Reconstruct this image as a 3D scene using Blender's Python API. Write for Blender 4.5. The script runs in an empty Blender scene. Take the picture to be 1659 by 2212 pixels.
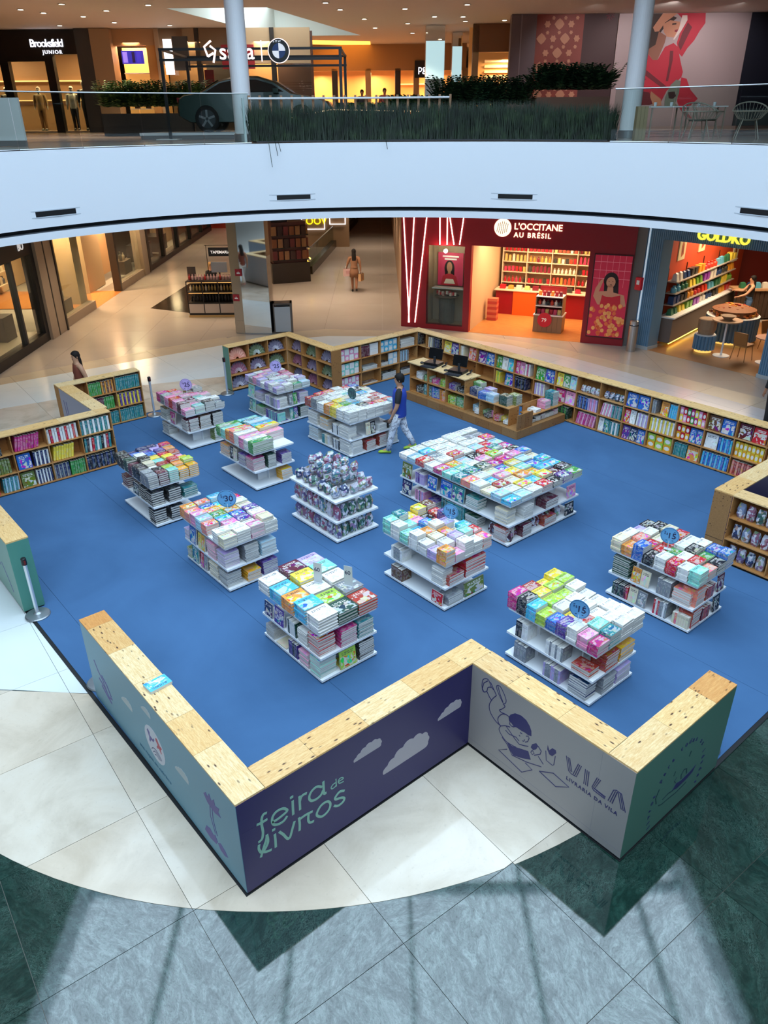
import bpy, bmesh, math, random
from mathutils import Vector, Matrix
random.seed(7)
R_ = random.Random(11)
S = bpy.context.scene
C = S.collection
PI = math.pi
rad = math.radians

# ---------------------------------------------------------------- camera
YAW, PITCH, ROLL, EYE = rad(49.906), rad(27.621), rad(-0.5), 6.51
CA, SA = math.cos(YAW), math.sin(YAW)
RZ = YAW - PI/2            # turns local x to "across the hall", local y to "down the hall"
def V(s, d, z=0.0):
    return Vector((s*SA + d*CA, -s*CA + d*SA, z))
_f = Vector((CA*math.cos(PITCH), SA*math.cos(PITCH), -math.sin(PITCH)))
_r = Vector((SA, -CA, 0)); _u = _r.cross(_f)
_r2 = _r*math.cos(ROLL) + _u*math.sin(ROLL); _u2 = -_r*math.sin(ROLL) + _u*math.cos(ROLL)
cd = bpy.data.cameras.new('camera'); cam = bpy.data.objects.new('camera', cd); C.objects.link(cam)
m = Matrix((( _r2.x,_u2.x,-_f.x,0),(_r2.y,_u2.y,-_f.y,0),(_r2.z,_u2.z,-_f.z,EYE),(0,0,0,1)))
cam.matrix_world = m
cd.sensor_fit = 'VERTICAL'; cd.sensor_height = 36; cd.sensor_width = 27
cd.lens = 1638.05/2212*36
cd.clip_end = 300
S.camera = cam

# ---------------------------------------------------------------- sky, exposure
S.view_settings.view_transform = 'Standard'; S.view_settings.look = 'None'
S.view_settings.gamma = 1; S.view_settings.use_curve_mapping = False
S.view_settings.exposure = -0.5
w = bpy.data.worlds.new('sky'); S.world = w; w.use_nodes = True
bg = w.node_tree.nodes['Background']
bg.inputs[0].default_value = (0.62, 0.81, 1.0, 1); bg.inputs[1].default_value = 6.2
S.cycles.max_bounces = 6; S.cycles.diffuse_bounces = 3; S.cycles.glossy_bounces = 3
S.cycles.transmission_bounces = 4; S.cycles.transparent_max_bounces = 10
S.cycles.caustics_reflective = False; S.cycles.caustics_refractive = False
S.cycles.sample_clamp_indirect = 4.0
# the skylight over the atrium: a light portal in its opening
RC = Vector((7.8, 9.3, 0)); RR = 9.2            # centre and radius of the round void
def lamp(name, kind, loc, energy, col, size=0.1, aim=None, spot=None, sizey=None, blend=0.6):
    l = bpy.data.lights.new(name, kind); l.energy = energy; l.color = col
    if kind == 'AREA':
        l.size = size
        if sizey: l.shape = 'RECTANGLE'; l.size_y = sizey
    else: l.shadow_soft_size = size
    if kind == 'SPOT': l.spot_size = rad(spot or 70); l.spot_blend = blend
    o = bpy.data.objects.new(name, l); C.objects.link(o); o.location = loc
    if aim is not None:
        o.rotation_euler = (Vector(aim)-Vector(loc)).to_track_quat('-Z','Y').to_euler()
    return o
pl = lamp('skylight_portal', 'AREA', V(0,4.6,11.65), 1, (1,1,1), 15.6, sizey=31)
pl.rotation_euler = (0,0,RZ)
pl.data.cycles.is_portal = True

# warm ceiling lamps of the corridors (s, d, z, watts, target spread)
WARM = (1.0, 0.79, 0.60)
SPOTS = [(-8.6,26.0,560),(-8.8,30.5,560),(-3.0,30.6,800),(-1.1,31.0,850),(-9.3,36,560),(-1.0,37,850),(-8.2,43,850),(-0.6,44,850),
         (-0.6,27.6,500),(-5.6,28.4,500),(-9.5,22.5,350),(-8,50,560)]
for i,(s,d,e) in enumerate(SPOTS):
    lamp('ceiling_spot','SPOT',V(s,d,4.1),e,WARM,0.12,aim=V(s,d,0),spot=120)

# ---------------------------------------------------------------- helpers
def lin(h):
    h = h.lstrip('#'); o = []
    for i in (0,2,4):
        c = int(h[i:i+2],16)/255
        o.append(c/12.92 if c <= .04045 else ((c+.055)/1.055)**2.4)
    return (*o,1.0)
MATS = {}
def mat(name, hexc='#888888', rough=.5, metal=0.0, spec=.5, emit=0.0, coat=0.0):
    if name in MATS: return MATS[name]
    m = bpy.data.materials.new(name); m.use_nodes = True
    b = m.node_tree.nodes['Principled BSDF']
    b.inputs['Base Color'].default_value = lin(hexc)
    b.inputs['Roughness'].default_value = rough
    b.inputs['Metallic'].default_value = metal
    b.inputs['Specular IOR Level'].default_value = spec
    b.inputs['Coat Weight'].default_value = coat
    if emit:
        b.inputs['Emission Color'].default_value = lin(hexc)
        b.inputs['Emission Strength'].default_value = emit
    MATS[name] = m
    return m
class G:
    """small node-graph writer"""
    def __init__(s, m):
        s.t = m.node_tree; s.b = s.t.nodes['Principled BSDF']
    def n(s, typ, **kw):
        x = s.t.nodes.new('ShaderNode'+typ)
        ins = kw.pop('ins', {})
        for k,v in kw.items(): setattr(x,k,v)
        for k,v in ins.items(): s.put(x.inputs[k], v)
        return x
    def put(s, sock, v):
        if hasattr(v,'is_linked') or isinstance(v, bpy.types.NodeSocket): s.t.links.new(v, sock)
        else: sock.default_value = v
    def tex(s, kind='Object'): return s.n('TexCoord').outputs[kind]
    def scale(s, vec, sc, loc=(0,0,0), rot=(0,0,0)):
        return s.n('Mapping', ins={'Vector':vec,'Scale':sc,'Location':loc,'Rotation':rot}).outputs[0]
    def noise(s, vec, scale, detail=3, rough=.5, dist=0.0):
        return s.n('TexNoise', ins={'Vector':vec,'Scale':scale,'Detail':detail,'Roughness':rough,'Distortion':dist}).outputs['Fac']
    def ramp(s, fac, stops, mode='LINEAR'):
        x = s.n('ValToRGB', ins={'Fac':fac}); r = x.color_ramp; r.interpolation = mode
        while len(r.elements) < len(stops): r.elements.new(.5)
        for e,(p,c) in zip(r.elements, stops): e.position = p; e.color = lin(c) if isinstance(c,str) else c
        return x.outputs[0]
    def mix(s, fac, a, b, mode='MIX'):
        x = s.n('Mix', data_type='RGBA', blend_type=mode)
        s.put(x.inputs[0], fac); s.put(x.inputs[6], a); s.put(x.inputs[7], b)
        return x.outputs[2]
    def math(s, op, a, b=0.0):
        x = s.n('Math', operation=op); s.put(x.inputs[0], a); s.put(x.inputs[1], b); return x.outputs[0]
    def bump(s, h, strength=.2, dist=.01):
        s.put(s.b.inputs['Normal'], s.n('Bump', ins={'Height':h,'Strength':strength,'Distance':dist}).outputs[0])
    def col(s, c): s.put(s.b.inputs['Base Color'], c)
    def rgh(s, r): s.put(s.b.inputs['Roughness'], r)
BW = [(0,'#000000'),(1,'#ffffff')]

class MB:
    """collects simple solids into ONE mesh"""
    def __init__(s): s.v=[]; s.f=[]; s.m=[]; s.cols=None
    def add(s, vs, fs, mi=0):
        b=len(s.v); s.v += [tuple(p) for p in vs]; s.f += [tuple(b+i for i in f) for f in fs]; s.m += [mi]*len(fs); return s
    def box(s, a, b, mi=0, rot=None, at=None):
        x0,y0,z0=a; x1,y1,z1=b
        p=[(x0,y0,z0),(x1,y0,z0),(x1,y1,z0),(x0,y1,z0),(x0,y0,z1),(x1,y0,z1),(x1,y1,z1),(x0,y1,z1)]
        if rot is not None: p=[tuple((rot@Vector(q))+(Vector(at) if at is not None else Vector())) for q in p]
        return s.add(p,[(3,2,1,0),(4,5,6,7),(0,1,5,4),(1,2,6,5),(2,3,7,6),(3,0,4,7)],mi)
    def cbox(s, c, d, mi=0, rz=0.0):
        h=[x/2 for x in d]
        return s.box([-q for q in h],h,mi,Matrix.Rotation(rz,3,'Z'),c)
    def prism(s, poly, a0, a1, axis='z', mi=0):
        n=len(poly)
        def P(p,a): return {'z':(p[0],p[1],a),'y':(p[0],a,p[1]),'x':(a,p[0],p[1])}[axis]
        vs=[P(p,a0) for p in poly]+[P(p,a1) for p in poly]
        ar=sum(poly[i][0]*poly[(i+1)%n][1]-poly[(i+1)%n][0]*poly[i][1] for i in range(n))
        flip=(ar<0)^(axis=='y')^(a1<a0)
        fs=[tuple(range(n-1,-1,-1)),tuple(range(n,2*n))]+[(i,(i+1)%n,(i+1)%n+n,i+n) for i in range(n)]
        if flip: fs=[tuple(reversed(f)) for f in fs]
        return s.add(vs,fs,mi)
    def tube(s, pts, r, n=8, mi=0, closed=False, cap=True):
        pts=[Vector(p) for p in pts]; k=len(pts); rs=r if isinstance(r,(list,tuple)) else [r]*k
        vs=[]; fs=[]; prev=None
        for i,p in enumerate(pts):
            if closed: t=pts[(i+1)%k]-pts[i-1]
            else: t=pts[min(i+1,k-1)]-pts[max(i-1,0)]
            t=t.normalized() if t.length>1e-9 else Vector((0,0,1))
            if prev is None:
                prev=Vector((0,0,1)).cross(t)
                if prev.length<.05: prev=Vector((1,0,0)).cross(t)
            a=(prev-t*prev.dot(t)).normalized(); b=t.cross(a); prev=a
            for j in range(n):
                an=2*PI*j/n; vs.append(p+(a*math.cos(an)+b*math.sin(an))*rs[i])
        for i in range(k if closed else k-1):
            for j in range(n):
                i2=(i+1)%k; fs.append((i*n+j,i*n+(j+1)%n,i2*n+(j+1)%n,i2*n+j))
        if cap and not closed: fs += [tuple(range(n-1,-1,-1)),tuple((k-1)*n+j for j in range(n))]
        return s.add(vs,fs,mi)
    def lathe(s, prof, n=20, at=(0,0,0), mi=0, sc=(1,1)):
        vs=[]; fs=[]; k=len(prof)
        for r,z in prof:
            for j in range(n):
                an=2*PI*j/n; vs.append((at[0]+r*math.cos(an)*sc[0],at[1]+r*math.sin(an)*sc[1],at[2]+z))
        for i in range(k-1):
            for j in range(n): fs.append((i*n+j,i*n+(j+1)%n,(i+1)*n+(j+1)%n,(i+1)*n+j))
        fs += [tuple(range(n-1,-1,-1)),tuple((k-1)*n+j for j in range(n))]
        return s.add(vs,fs,mi)
    def ball(s, c, r, n=10, k=6, mi=0, sc=(1,1,1)):
        prof=[(max(1e-4,math.sin(PI*i/k))*r,-math.cos(PI*i/k)*r*sc[2]) for i in range(k+1)]
        return s.lathe(prof,n,c,mi,sc)
    def ribbon(s, pts, wdt, place, t=.002, mi=0, closed=False):
        """flat line of width wdt in a plane; place(u,v,h) -> 3D"""
        k=len(pts); pts=[Vector((p[0],p[1])) for p in pts]; L=[];Rr=[]
        for i in range(k):
            if closed: d=pts[(i+1)%k]-pts[i-1]
            else: d=pts[min(i+1,k-1)]-pts[max(i-1,0)]
            d=d.normalized() if d.length>1e-9 else Vector((1,0)); nn=Vector((-d.y,d.x))*wdt/2
            L.append(pts[i]+nn); Rr.append(pts[i]-nn)
        vs=[place(p.x,p.y,t) for p in L]+[place(p.x,p.y,t) for p in Rr]+[place(p.x,p.y,0) for p in L]+[place(p.x,p.y,0) for p in Rr]
        fs=[]
        for i in range(k if closed else k-1):
            j=(i+1)%k
            fs += [(i,k+i,k+j,j),(i,j,2*k+j,2*k+i),(k+i,3*k+i,3*k+j,k+j)]
        if not closed: fs += [(0,2*k,3*k,k),(k-1,2*k-1,4*k-1,3*k-1)]
        return s.add(vs,fs,mi)
    def mesh(s, name, mats, smooth=False):
        me=bpy.data.meshes.new(name); me.from_pydata(s.v,[],s.f)
        for mm in (mats if isinstance(mats,(list,tuple)) else [mats]): me.materials.append(mm)
        me.polygons.foreach_set('material_index',s.m)
        if smooth: me.polygons.foreach_set('use_smooth',[True]*len(s.f))
        me.update(); return me
    def build(s, name, mats, parent=None, loc=(0,0,0), rz=0.0, smooth=False):
        return ob(name, s.mesh(name,mats,smooth), parent, loc, rz)
def ob(name, me, parent=None, loc=(0,0,0), rz=0.0):
    o=bpy.data.objects.new(name,me); C.objects.link(o); o.location=loc; o.rotation_euler=(0,0,rz)
    if parent is not None: o.parent=parent
    return o
def tag(o, label=None, cat=None, group=None, kind=None):
    if label: o['label']=label
    if cat: o['category']=cat
    if group: o['group']=group
    if kind: o['kind']=kind
    return o
def thing(name, label, cat, loc=(0,0,0), rz=0.0, group=None):
    return tag(ob(name,None,None,loc,rz),label,cat,group)
def shadeflat(o): return o
def smooth_angle(o, deg=40):
    me=o.data
    me.polygons.foreach_set('use_smooth',[True]*len(me.polygons)); me.set_sharp_from_angle(angle=rad(deg)); return o
def textmesh(s, size=1.0, ext=.004, bold=0.0, align='LEFT', shear=0.0, space=1.0):
    cu=bpy.data.curves.new('txt','FONT'); cu.body=s; cu.size=size; cu.extrude=ext; cu.offset=bold; cu.align_x=align; cu.shear=shear
    cu.space_character=space; cu.resolution_u=3
    o=bpy.data.objects.new('txt',cu); C.objects.link(o)
    dg=bpy.context.evaluated_depsgraph_get(); me=bpy.data.meshes.new_from_object(o.evaluated_get(dg))
    bpy.data.objects.remove(o); bpy.data.curves.remove(cu)
    return me
def text(name, s, parent, origin, xdir, ydir, size, m, ext=.003, **kw):
    """lettering whose baseline starts at origin, runs along xdir, with ydir up"""
    me=textmesh(s,size,ext,**kw); me.materials.clear(); me.materials.append(m)
    x=Vector(xdir).normalized(); y=Vector(ydir).normalized(); z=x.cross(y)
    o=bpy.data.objects.new(name,me); C.objects.link(o)
    if parent is not None: o.parent=parent
    M4=Matrix.Identity(4)
    for i in range(3): M4[i][0]=x[i]; M4[i][1]=y[i]; M4[i][2]=z[i]; M4[i][3]=origin[i]
    o.matrix_local=M4 if parent is not None else M4
    if parent is None: o.matrix_world=M4
    return o
ORD=['zeroth','first','second','third','fourth','fifth','sixth','seventh','eighth','ninth','tenth','eleventh','twelfth','thirteenth','fourteenth','fifteenth','sixteenth']

# ---------------------------------------------------------------- materials
WHITE=mat('white_plaster','#dfe3e8',.55)
CEIL=mat('ceiling_paint','#e6e2dc',.7)
LAC=mat('white_laminate','#e9ebec',.35)
BLACK=mat('black_paint','#101114',.4)
DARK=mat('dark_grey','#2a2c30',.5)
STEEL=mat('brushed_steel','#b9bcbf',.3,1.0)
CHROME=mat('chrome','#d8dadc',.12,1.0)
MIRROR=mat('mirror_cladding','#e4e8ea',.03,1.0)
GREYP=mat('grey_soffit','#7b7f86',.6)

def osb(name, light, mid, knot='#4a2a18'):
    m=mat(name,mid,.6); g=G(m); t=g.tex()
    oi=g.n('ObjectInfo'); sh=g.math('MULTIPLY',oi.outputs['Random'],40.0)
    off=g.n('CombineXYZ',ins={'X':sh,'Y':sh,'Z':0.0}).outputs[0]
    v=g.n('VectorMath',operation='ADD'); g.put(v.inputs[0],t); g.put(v.inputs[1],off); v=v.outputs[0]
    gr=g.noise(g.scale(v,(2.2,9,9)),7,6,.7,1.2)
    gl=g.ramp(g.noise(g.scale(v,(3.0,24,24)),3.0,5,.7,.8),[(.3,'#000000'),(.7,'#ffffff')])
    base=g.mix(gl,lin(light),lin(mid)); base=g.mix(g.math('MULTIPLY',g.ramp(gr,[(.45,'#000000'),(.75,'#ffffff')]),.45),base,lin('#b98a52'))
    vo=g.n('TexVoronoi',ins={'Vector':g.scale(v,(4,11,11),rot=(0,0,.25)),'Scale':1.9,'Randomness':1.0})
    kn=g.math('MULTIPLY',g.ramp(vo.outputs['Distance'],[(.12,'#ffffff'),(.24,'#000000')]),g.ramp(g.noise(v,3.1,2),[(.46,'#000000'),(.54,'#ffffff')]))
    base=g.mix(kn,base,lin(knot))
    tint=g.ramp(oi.outputs['Random'],[(0,'#ffffff'),(.35,'#f3e2cc'),(.7,'#fff4e0'),(1,'#ecd3b0')])
    g.col(g.mix(1.0,base,tint,'MULTIPLY')); g.bump(gr,.15,.004); return m
OSB=osb('knotty_chipboard','#f2deb0','#d2a768')
OSBO=osb('orange_chipboard','#e6b878','#cc8f4c')
PINE=osb('shelf_pine','#c99a63','#b07c46')
PINED=osb('counter_pine','#a97c4b','#8a6238')

def marble_beige():
    m=mat('beige_marble','#cfc8bd',.22); g=G(m); t=g.tex(); oi=g.n('ObjectInfo')
    off=g.n('CombineXYZ',ins={'X':g.math('MULTIPLY',oi.outputs['Random'],30.0),'Y':0.0,'Z':0.0}).outputs[0]
    a=g.n('VectorMath',operation='ADD'); g.put(a.inputs[0],t); g.put(a.inputs[1],off); v=a.outputs[0]
    n1=g.noise(v,1.1,6,.6,.8); n2=g.noise(v,5,6,.7,1.5); n3=g.noise(v,22,4,.6,.5)
    c=g.ramp(n1,[(.3,'#c2b5a4'),(.55,'#d9cdbd'),(.75,'#e0d7ca')])
    c=g.mix(g.ramp(n2,[(.5,'#000000'),(.56,'#404040'),(.6,'#000000')]),c,lin('#eae7e2'))
    c=g.mix(g.math('MULTIPLY',g.ramp(n3,[(.6,'#000000'),(.75,'#ffffff')]),.25),c,lin('#a3968a'))
    c=g.mix(1.0,c,g.ramp(oi.outputs['Random'],[(0,'#f4f2ee'),(.5,'#fffdf8'),(1,'#f6eee4')]),'MULTIPLY')
    g.col(c); g.rgh(g.ramp(n2,[(.3,'#404040'),(.7,'#585858')])); return m
BEIGE=marble_beige()
def marble_green():
    m=mat('green_marble','#1d3a34',.07,0,1.0,coat=.15); g=G(m); t=g.tex(); oi=g.n('ObjectInfo')
    off=g.n('CombineXYZ',ins={'X':g.math('MULTIPLY',oi.outputs['Random'],30.0),'Y':g.math('MULTIPLY',oi.outputs['Random'],17.0),'Z':0.0}).outputs[0]
    a=g.n('VectorMath',operation='ADD'); g.put(a.inputs[0],t); g.put(a.inputs[1],off); v=a.outputs[0]
    r=g.n('VectorRotate',ins={'Vector':v,'Axis':(0,0,1),'Angle':g.math('MULTIPLY',oi.outputs['Random'],6.0)},rotation_type='AXIS_ANGLE').outputs[0]
    s1=g.scale(r,(1.0,1.9,1))
    n1=g.noise(s1,4.5,10,.8,1.4); n2=g.noise(s1,14.0,10,.8,1.8); n3=g.noise(s1,1.0,3,.5,1.0)
    c=g.ramp(n1,[(.3,'#081814'),(.5,'#143029'),(.68,'#22443a'),(.82,'#3c5c52')])
    v1=g.ramp(g.math('ABSOLUTE',g.math('SUBTRACT',n2,.5)),[(0,'#ffffff'),(.018,'#000000')])
    c=g.mix(g.math('MULTIPLY',v1,g.math('MULTIPLY',g.ramp(n3,[(.4,'#000000'),(.65,'#ffffff')]),.5)),c,lin('#7f998d'))
    v2=g.ramp(g.math('ABSOLUTE',g.math('SUBTRACT',n1,.47)),[(0,'#ffffff'),(.012,'#000000')])
    c=g.mix(g.math('MULTIPLY',v2,.7),c,lin('#06110f'))
    g.col(c); g.rgh(g.ramp(n2,[(.3,'#1a1a1a'),(.7,'#404040')])); g.put(g.b.inputs['Specular IOR Level'],g.ramp(g.math('ADD',g.math('MULTIPLY',n1,.55),g.math('MULTIPLY',n2,.45)),[(.36,'#a0a0a0'),(.5,'#d0d0d0'),(.62,'#ffffff')])); g.bump(n2,.02,.002); g.b.inputs['IOR'].default_value=1.72; return m
GREEN=marble_green()
def soft(name, c1, c2, scale=2.0, rough=.3, spec=.5):
    m=mat(name,c1,rough,0,spec); g=G(m); n=g.noise(g.tex(),scale,5,.6,.5)
    g.col(g.mix(n,lin(c1),lin(c2))); return m
WTILE=soft('white_floor_tile','#e3e8e6','#d3dad9',.9,.18)
TTILE=soft('tan_floor_tile','#b5aa9f','#a69a8f',.5,.2)
BAND=soft('cream_floor_band','#c2b5a2','#b4a58f',1.2,.25)
GROUT=mat('grout','#a39d93',.8)
GROUTD=mat('dark_grout','#3a4a45',.8)
def carpet():
    m=mat('blue_carpet','#41658c',.9,0,.2); g=G(m); t=g.tex()
    n1=g.noise(t,.55,4,.55,.6); n2=g.noise(g.scale(t,(1,.25,1)),3,4,.6); n3=g.noise(t,260,2,.6)
    c=g.mix(g.ramp(n1,[(.3,'#000000'),(.7,'#ffffff')]),lin('#395b82'),lin('#456a94'))
    c=g.mix(g.math('MULTIPLY',n2,.25),c,lin('#527aa3'))
    g.col(c); g.bump(n3,.25,.004); return m
CARPET=carpet()
def woodfloor():
    m=mat('shop_wood_floor','#b8743c',.3); g=G(m); t=g.tex()
    n=g.noise(g.scale(t,(1.2,14,1)),3,5,.6,.8); g.col(g.ramp(n,[(.25,'#9a5c2e'),(.5,'#bb7a40'),(.8,'#d2975a')])); return m
WOODF=woodfloor()
def glass(name='clear_glass', tint='#ffffff', amt=.93):
    m=bpy.data.materials.new(name); m.use_nodes=True; t=m.node_tree; t.nodes.clear()
    o=t.nodes.new('ShaderNodeOutputMaterial'); mx=t.nodes.new('ShaderNodeMixShader'); tr=t.nodes.new('ShaderNodeBsdfTransparent'); gl=t.nodes.new('ShaderNodeBsdfGlossy')
    fr=t.nodes.new('ShaderNodeFresnel'); ge=t.nodes.new('ShaderNodeNewGeometry'); mr=t.nodes.new('ShaderNodeMapRange'); mr.inputs['To Min'].default_value=1.45; mr.inputs['To Max'].default_value=1/1.45
    t.links.new(ge.outputs['Backfacing'],mr.inputs['Value']); t.links.new(mr.outputs[0],fr.inputs[0])
    c=lin(tint); tr.inputs[0].default_value=(c[0]*amt,c[1]*amt,c[2]*amt,1); gl.inputs['Roughness'].default_value=.02
    t.links.new(fr.outputs[0],mx.inputs[0]); t.links.new(tr.outputs[0],mx.inputs[1]); t.links.new(gl.outputs[0],mx.inputs[2]); t.links.new(mx.outputs[0],o.inputs[0])
    MATS[name]=m; return m
GLASS=glass('clear_glass','#f2faf8',.9)
def cover_mat(name, attr=False):
    """printed cover: the thing's own colour plus a flat printed picture and title bars on its face"""
    m=mat(name,'#888888',.38); g=G(m); oi=g.n('ObjectInfo')
    if attr:
        a=g.n('Attribute',attribute_name='col'); base=a.outputs['Color']; amt=a.outputs['Alpha']
        geo=g.n('NewGeometry'); rnd=geo.outputs['Random Per Island']
    else: base=oi.outputs['Color']; amt=oi.outputs['Alpha']; rnd=oi.outputs['Random']
    uv=g.n('UVMap').outputs[0]; sp=g.n('SeparateXYZ',ins={0:uv}); u,v=sp.outputs[0],sp.outputs[1]
    on=g.math('GREATER_THAN',u,.04)
    on=g.math('MULTIPLY',on,g.math('LESS_THAN',u,.96)); on=g.math('MULTIPLY',on,g.math('GREATER_THAN',v,.03)); on=g.math('MULTIPLY',on,g.math('LESS_THAN',v,.97))
    k=g.math('MULTIPLY',rnd,91.0); off=g.n('CombineXYZ',ins={'X':k,'Y':g.math('MULTIPLY',rnd,37.0),'Z':0.0}).outputs[0]
    a=g.n('VectorMath',operation='ADD'); g.put(a.inputs[0],uv); g.put(a.inputs[1],off); w_=a.outputs[0]
    vo=g.n('TexVoronoi',ins={'Vector':w_,'Scale':4.5,'Randomness':1.0})
    hs=g.n('HueSaturation',ins={'Hue':g.math('ADD',.25,g.math('MULTIPLY',g.n('SeparateColor',ins={0:vo.outputs['Color']}).outputs[0],.5)),'Saturation':1.25,'Value':1.15,'Fac':1.0,'Color':base}).outputs[0]
    pic=g.mix(g.ramp(g.n('SeparateColor',ins={0:vo.outputs['Color']}).outputs[1],[(.3,'#000000'),(.32,'#ffffff')],'CONSTANT'),hs,g.mix(.75,vo.outputs['Color'],lin('#d8d0c8')))
    no=g.noise(w_,3.0,2,.5,1.0)
    blob=g.math('MULTIPLY',g.math('GREATER_THAN',no,.47),g.math('LESS_THAN',v,.68))
    c=g.mix(g.math('MULTIPLY',g.math('MULTIPLY',blob,amt),on),base,pic)
    # title bars
    br=g.n('TexNoise',ins={'Vector':g.scale(w_,(26,4,1)),'Scale':1.0,'Detail':1.0}).outputs['Fac']
    bar=g.math('MULTIPLY',g.math('GREATER_THAN',v,.70),g.math('LESS_THAN',v,.88))
    bar=g.math('MULTIPLY',bar,g.math('LESS_THAN',g.math('FRACT',g.math('MULTIPLY',v,11.0)),.6))
    bar=g.math('MULTIPLY',bar,g.math('GREATER_THAN',br,.48)); bar=g.math('MULTIPLY',g.math('MULTIPLY',bar,on),g.math('MULTIPLY',g.math('LESS_THAN',u,.85),g.math('GREATER_THAN',u,.15)))
    lum=g.n('RGBToBW',ins={0:base}).outputs[0]
    ink=g.mix(g.math('GREATER_THAN',lum,.35),lin('#f4f0e6'),lin('#2a2840'))
    c=g.mix(g.math('MULTIPLY',bar,g.math('MINIMUM',1.0,g.math('MULTIPLY',amt,1.6))),c,ink)
    g.col(c); return m
COVER=cover_mat('book_cover'); COVERA=cover_mat('book_cover_filling',True)
def pages():
    m=mat('book_pages','#dedad0',.8); g=G(m); n=g.noise(g.scale(g.tex('Generated'),(1,1,60)),3,2,.5)
    g.col(g.ramp(n,[(.35,'#b9b4aa'),(.6,'#e6e3da')])); return m
PAGES=pages()
# ---------------------------------------------------------------- floor and its tiles
def clip(subj, win):
    """Sutherland-Hodgman: subject polygon by a convex counter-clockwise window"""
    out=subj
    for i in range(len(win)):
        a=win[i]; b=win[(i+1)%len(win)]; inp=out; out=[]
        if not inp: break
        side=lambda p:(b[0]-a[0])*(p[1]-a[1])-(b[1]-a[1])*(p[0]-a[0])
        for j in range(len(inp)):
            p=inp[j]; q=inp[(j+1)%len(inp)]; sp,sq=side(p),side(q)
            if sp>=0: out.append(p)
            if (sp>=0)!=(sq>=0):
                t=sp/(sp-sq); out.append((p[0]+(q[0]-p[0])*t,p[1]+(q[1]-p[1])*t))
    return out
def area(p): return abs(sum(p[i][0]*p[(i+1)%len(p)][1]-p[(i+1)%len(p)][0]*p[i][1] for i in range(len(p))))/2
floor=MB().box((-70,-40,-.3),(90,90,-.02)).build('floor',GROUT); tag(floor,kind='structure')
GA=rad(-3.5); ga=Vector((math.cos(GA),math.sin(GA))); gb=Vector((-math.sin(GA),math.cos(GA))); GO=Vector((1.62,6.03))
def tiles(name, zone, m, ztop, i0,i1,j0,j1, ta=1.36, tb=1.42, gap=.0025, a=None, b=None, o=None):
    a=a or ga; b=b or gb; o=o or GO
    for i in range(i0,i1):
        for j in range(j0,j1):
            q=[o+a*(ta*(i+x))+b*(tb*(j+y)) for x,y in ((0,0),(1,0),(1,1),(0,1))]
            c=(q[0]+q[2])/2
            win=[tuple(c+(p-c)*(1-2*gap/ta)) for p in q]
            pc=clip(zone,win)
            if len(pc)<3 or area(pc)<.01: continue
            cx=sum(p[0] for p in pc)/len(pc); cy=sum(p[1] for p in pc)/len(pc)
            MB().prism([(p[0]-cx,p[1]-cy) for p in pc],-.02,ztop).build(name,m,floor,(cx,cy,0))
DC=Vector((6.0,8.87)); DR=6.15
disc=[(DC.x+DR*math.cos(t*PI/72),DC.y+DR*math.sin(t*PI/72)) for t in range(64,132)]+[(9.0,4.6),(5.2,4.6),(2.4,4.6),(2.2,7.95),(.2,9.85)]
tiles('green_marble_slab',[(-4,-2),(11,-2),(14.5,1),(14.5,4.7),(2,4.7),(2,9),(-4,9)],GREEN,-.004,-4,10,-6,2)
tiles('beige_marble_slab',disc,BEIGE,0,-3,8,-4,4)
white_left=[(2.2,7.92),(2.2,15),(5.0,15.2),(4.9,17.6),(4.0,18.2),(-6,18.2),(-6,16.2)]
tiles('white_floor_tile',white_left,WTILE,0,-7,4,0,10)
beige_back=[(4.9,17.4),(11.7,17.4),(11.7,15.6),(14.5,15.6),(16.2,16.3),(14,17.7),(9.96,18.8),(7.85,19.6),(6.5,19.85),(4.4,20.2),(-5,20.4),(-6,18.2),(4.0,18.2)]
tiles('beige_marble_slab',beige_back,BEIGE,0,-6,12,7,11)
white_back=[(-5,20.4),(4.4,20.2),(6.5,19.85),(7.85,19.6),(9.96,18.8),(14,17.7),(16.2,16.3),(17.8,17.5),(14.8,20.4),(11.7,21.75),(9.0,21.95),(6.4,22.15),(4.9,22.25),(-5,22.3)]
tiles('white_floor_tile',white_back,WTILE,0,-6,13,6,12)
white_right=[(14.5,4.0),(14.5,15.6),(16.2,16.3),(17.8,17.5),(18.45,15.6),(18.75,13.4),(18.6,7.3),(18.4,3.0),(14.5,3.0)]
tiles('pale_floor_tile',white_right,soft('pale_floor','#cfc9c8','#c2bcbb',.7,.2),0,8,13,-3,9)
cream=[(-5,22.3),(4.9,22.25),(6.4,22.15),(9.0,21.95),(11.7,21.75),(14.8,20.4),(17.8,17.5),(18.45,15.6),(18.75,13.4),(18.6,7.3),(18.4,3),(19.2,3),(19.4,7.6),(19.4,11.1),(19.3,14.4),(18.6,17.6),(15.3,21.2),(12,22.6),(9.4,22.8),(7.2,22.85),(-5,23.1)]
tiles('cream_floor_band',cream,BAND,0,-5,14,-3,13)
sx=Vector((SA,-CA)); sd=Vector((CA,SA))
def P2(s,d): v=V(s,d); return (v.x,v.y)
tan_=[P2(-12,20),(-5,23.1),(7.2,22.85),(9.4,22.8),(12,22.6),(15.3,21.2),(18.6,17.6),(19.3,14.4),(19.4,11.1),(19.4,7.6),(21.5,7),(22,13)]+[P2(8,24),P2(2.5,26.2),P2(1.2,40),P2(1.2,60),P2(-12,60)]
tiles('tan_floor_tile',tan_,TTILE,0,-7,8,9,31,2.0,2.0,.003,sx,sd,Vector((0,0)))

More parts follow.
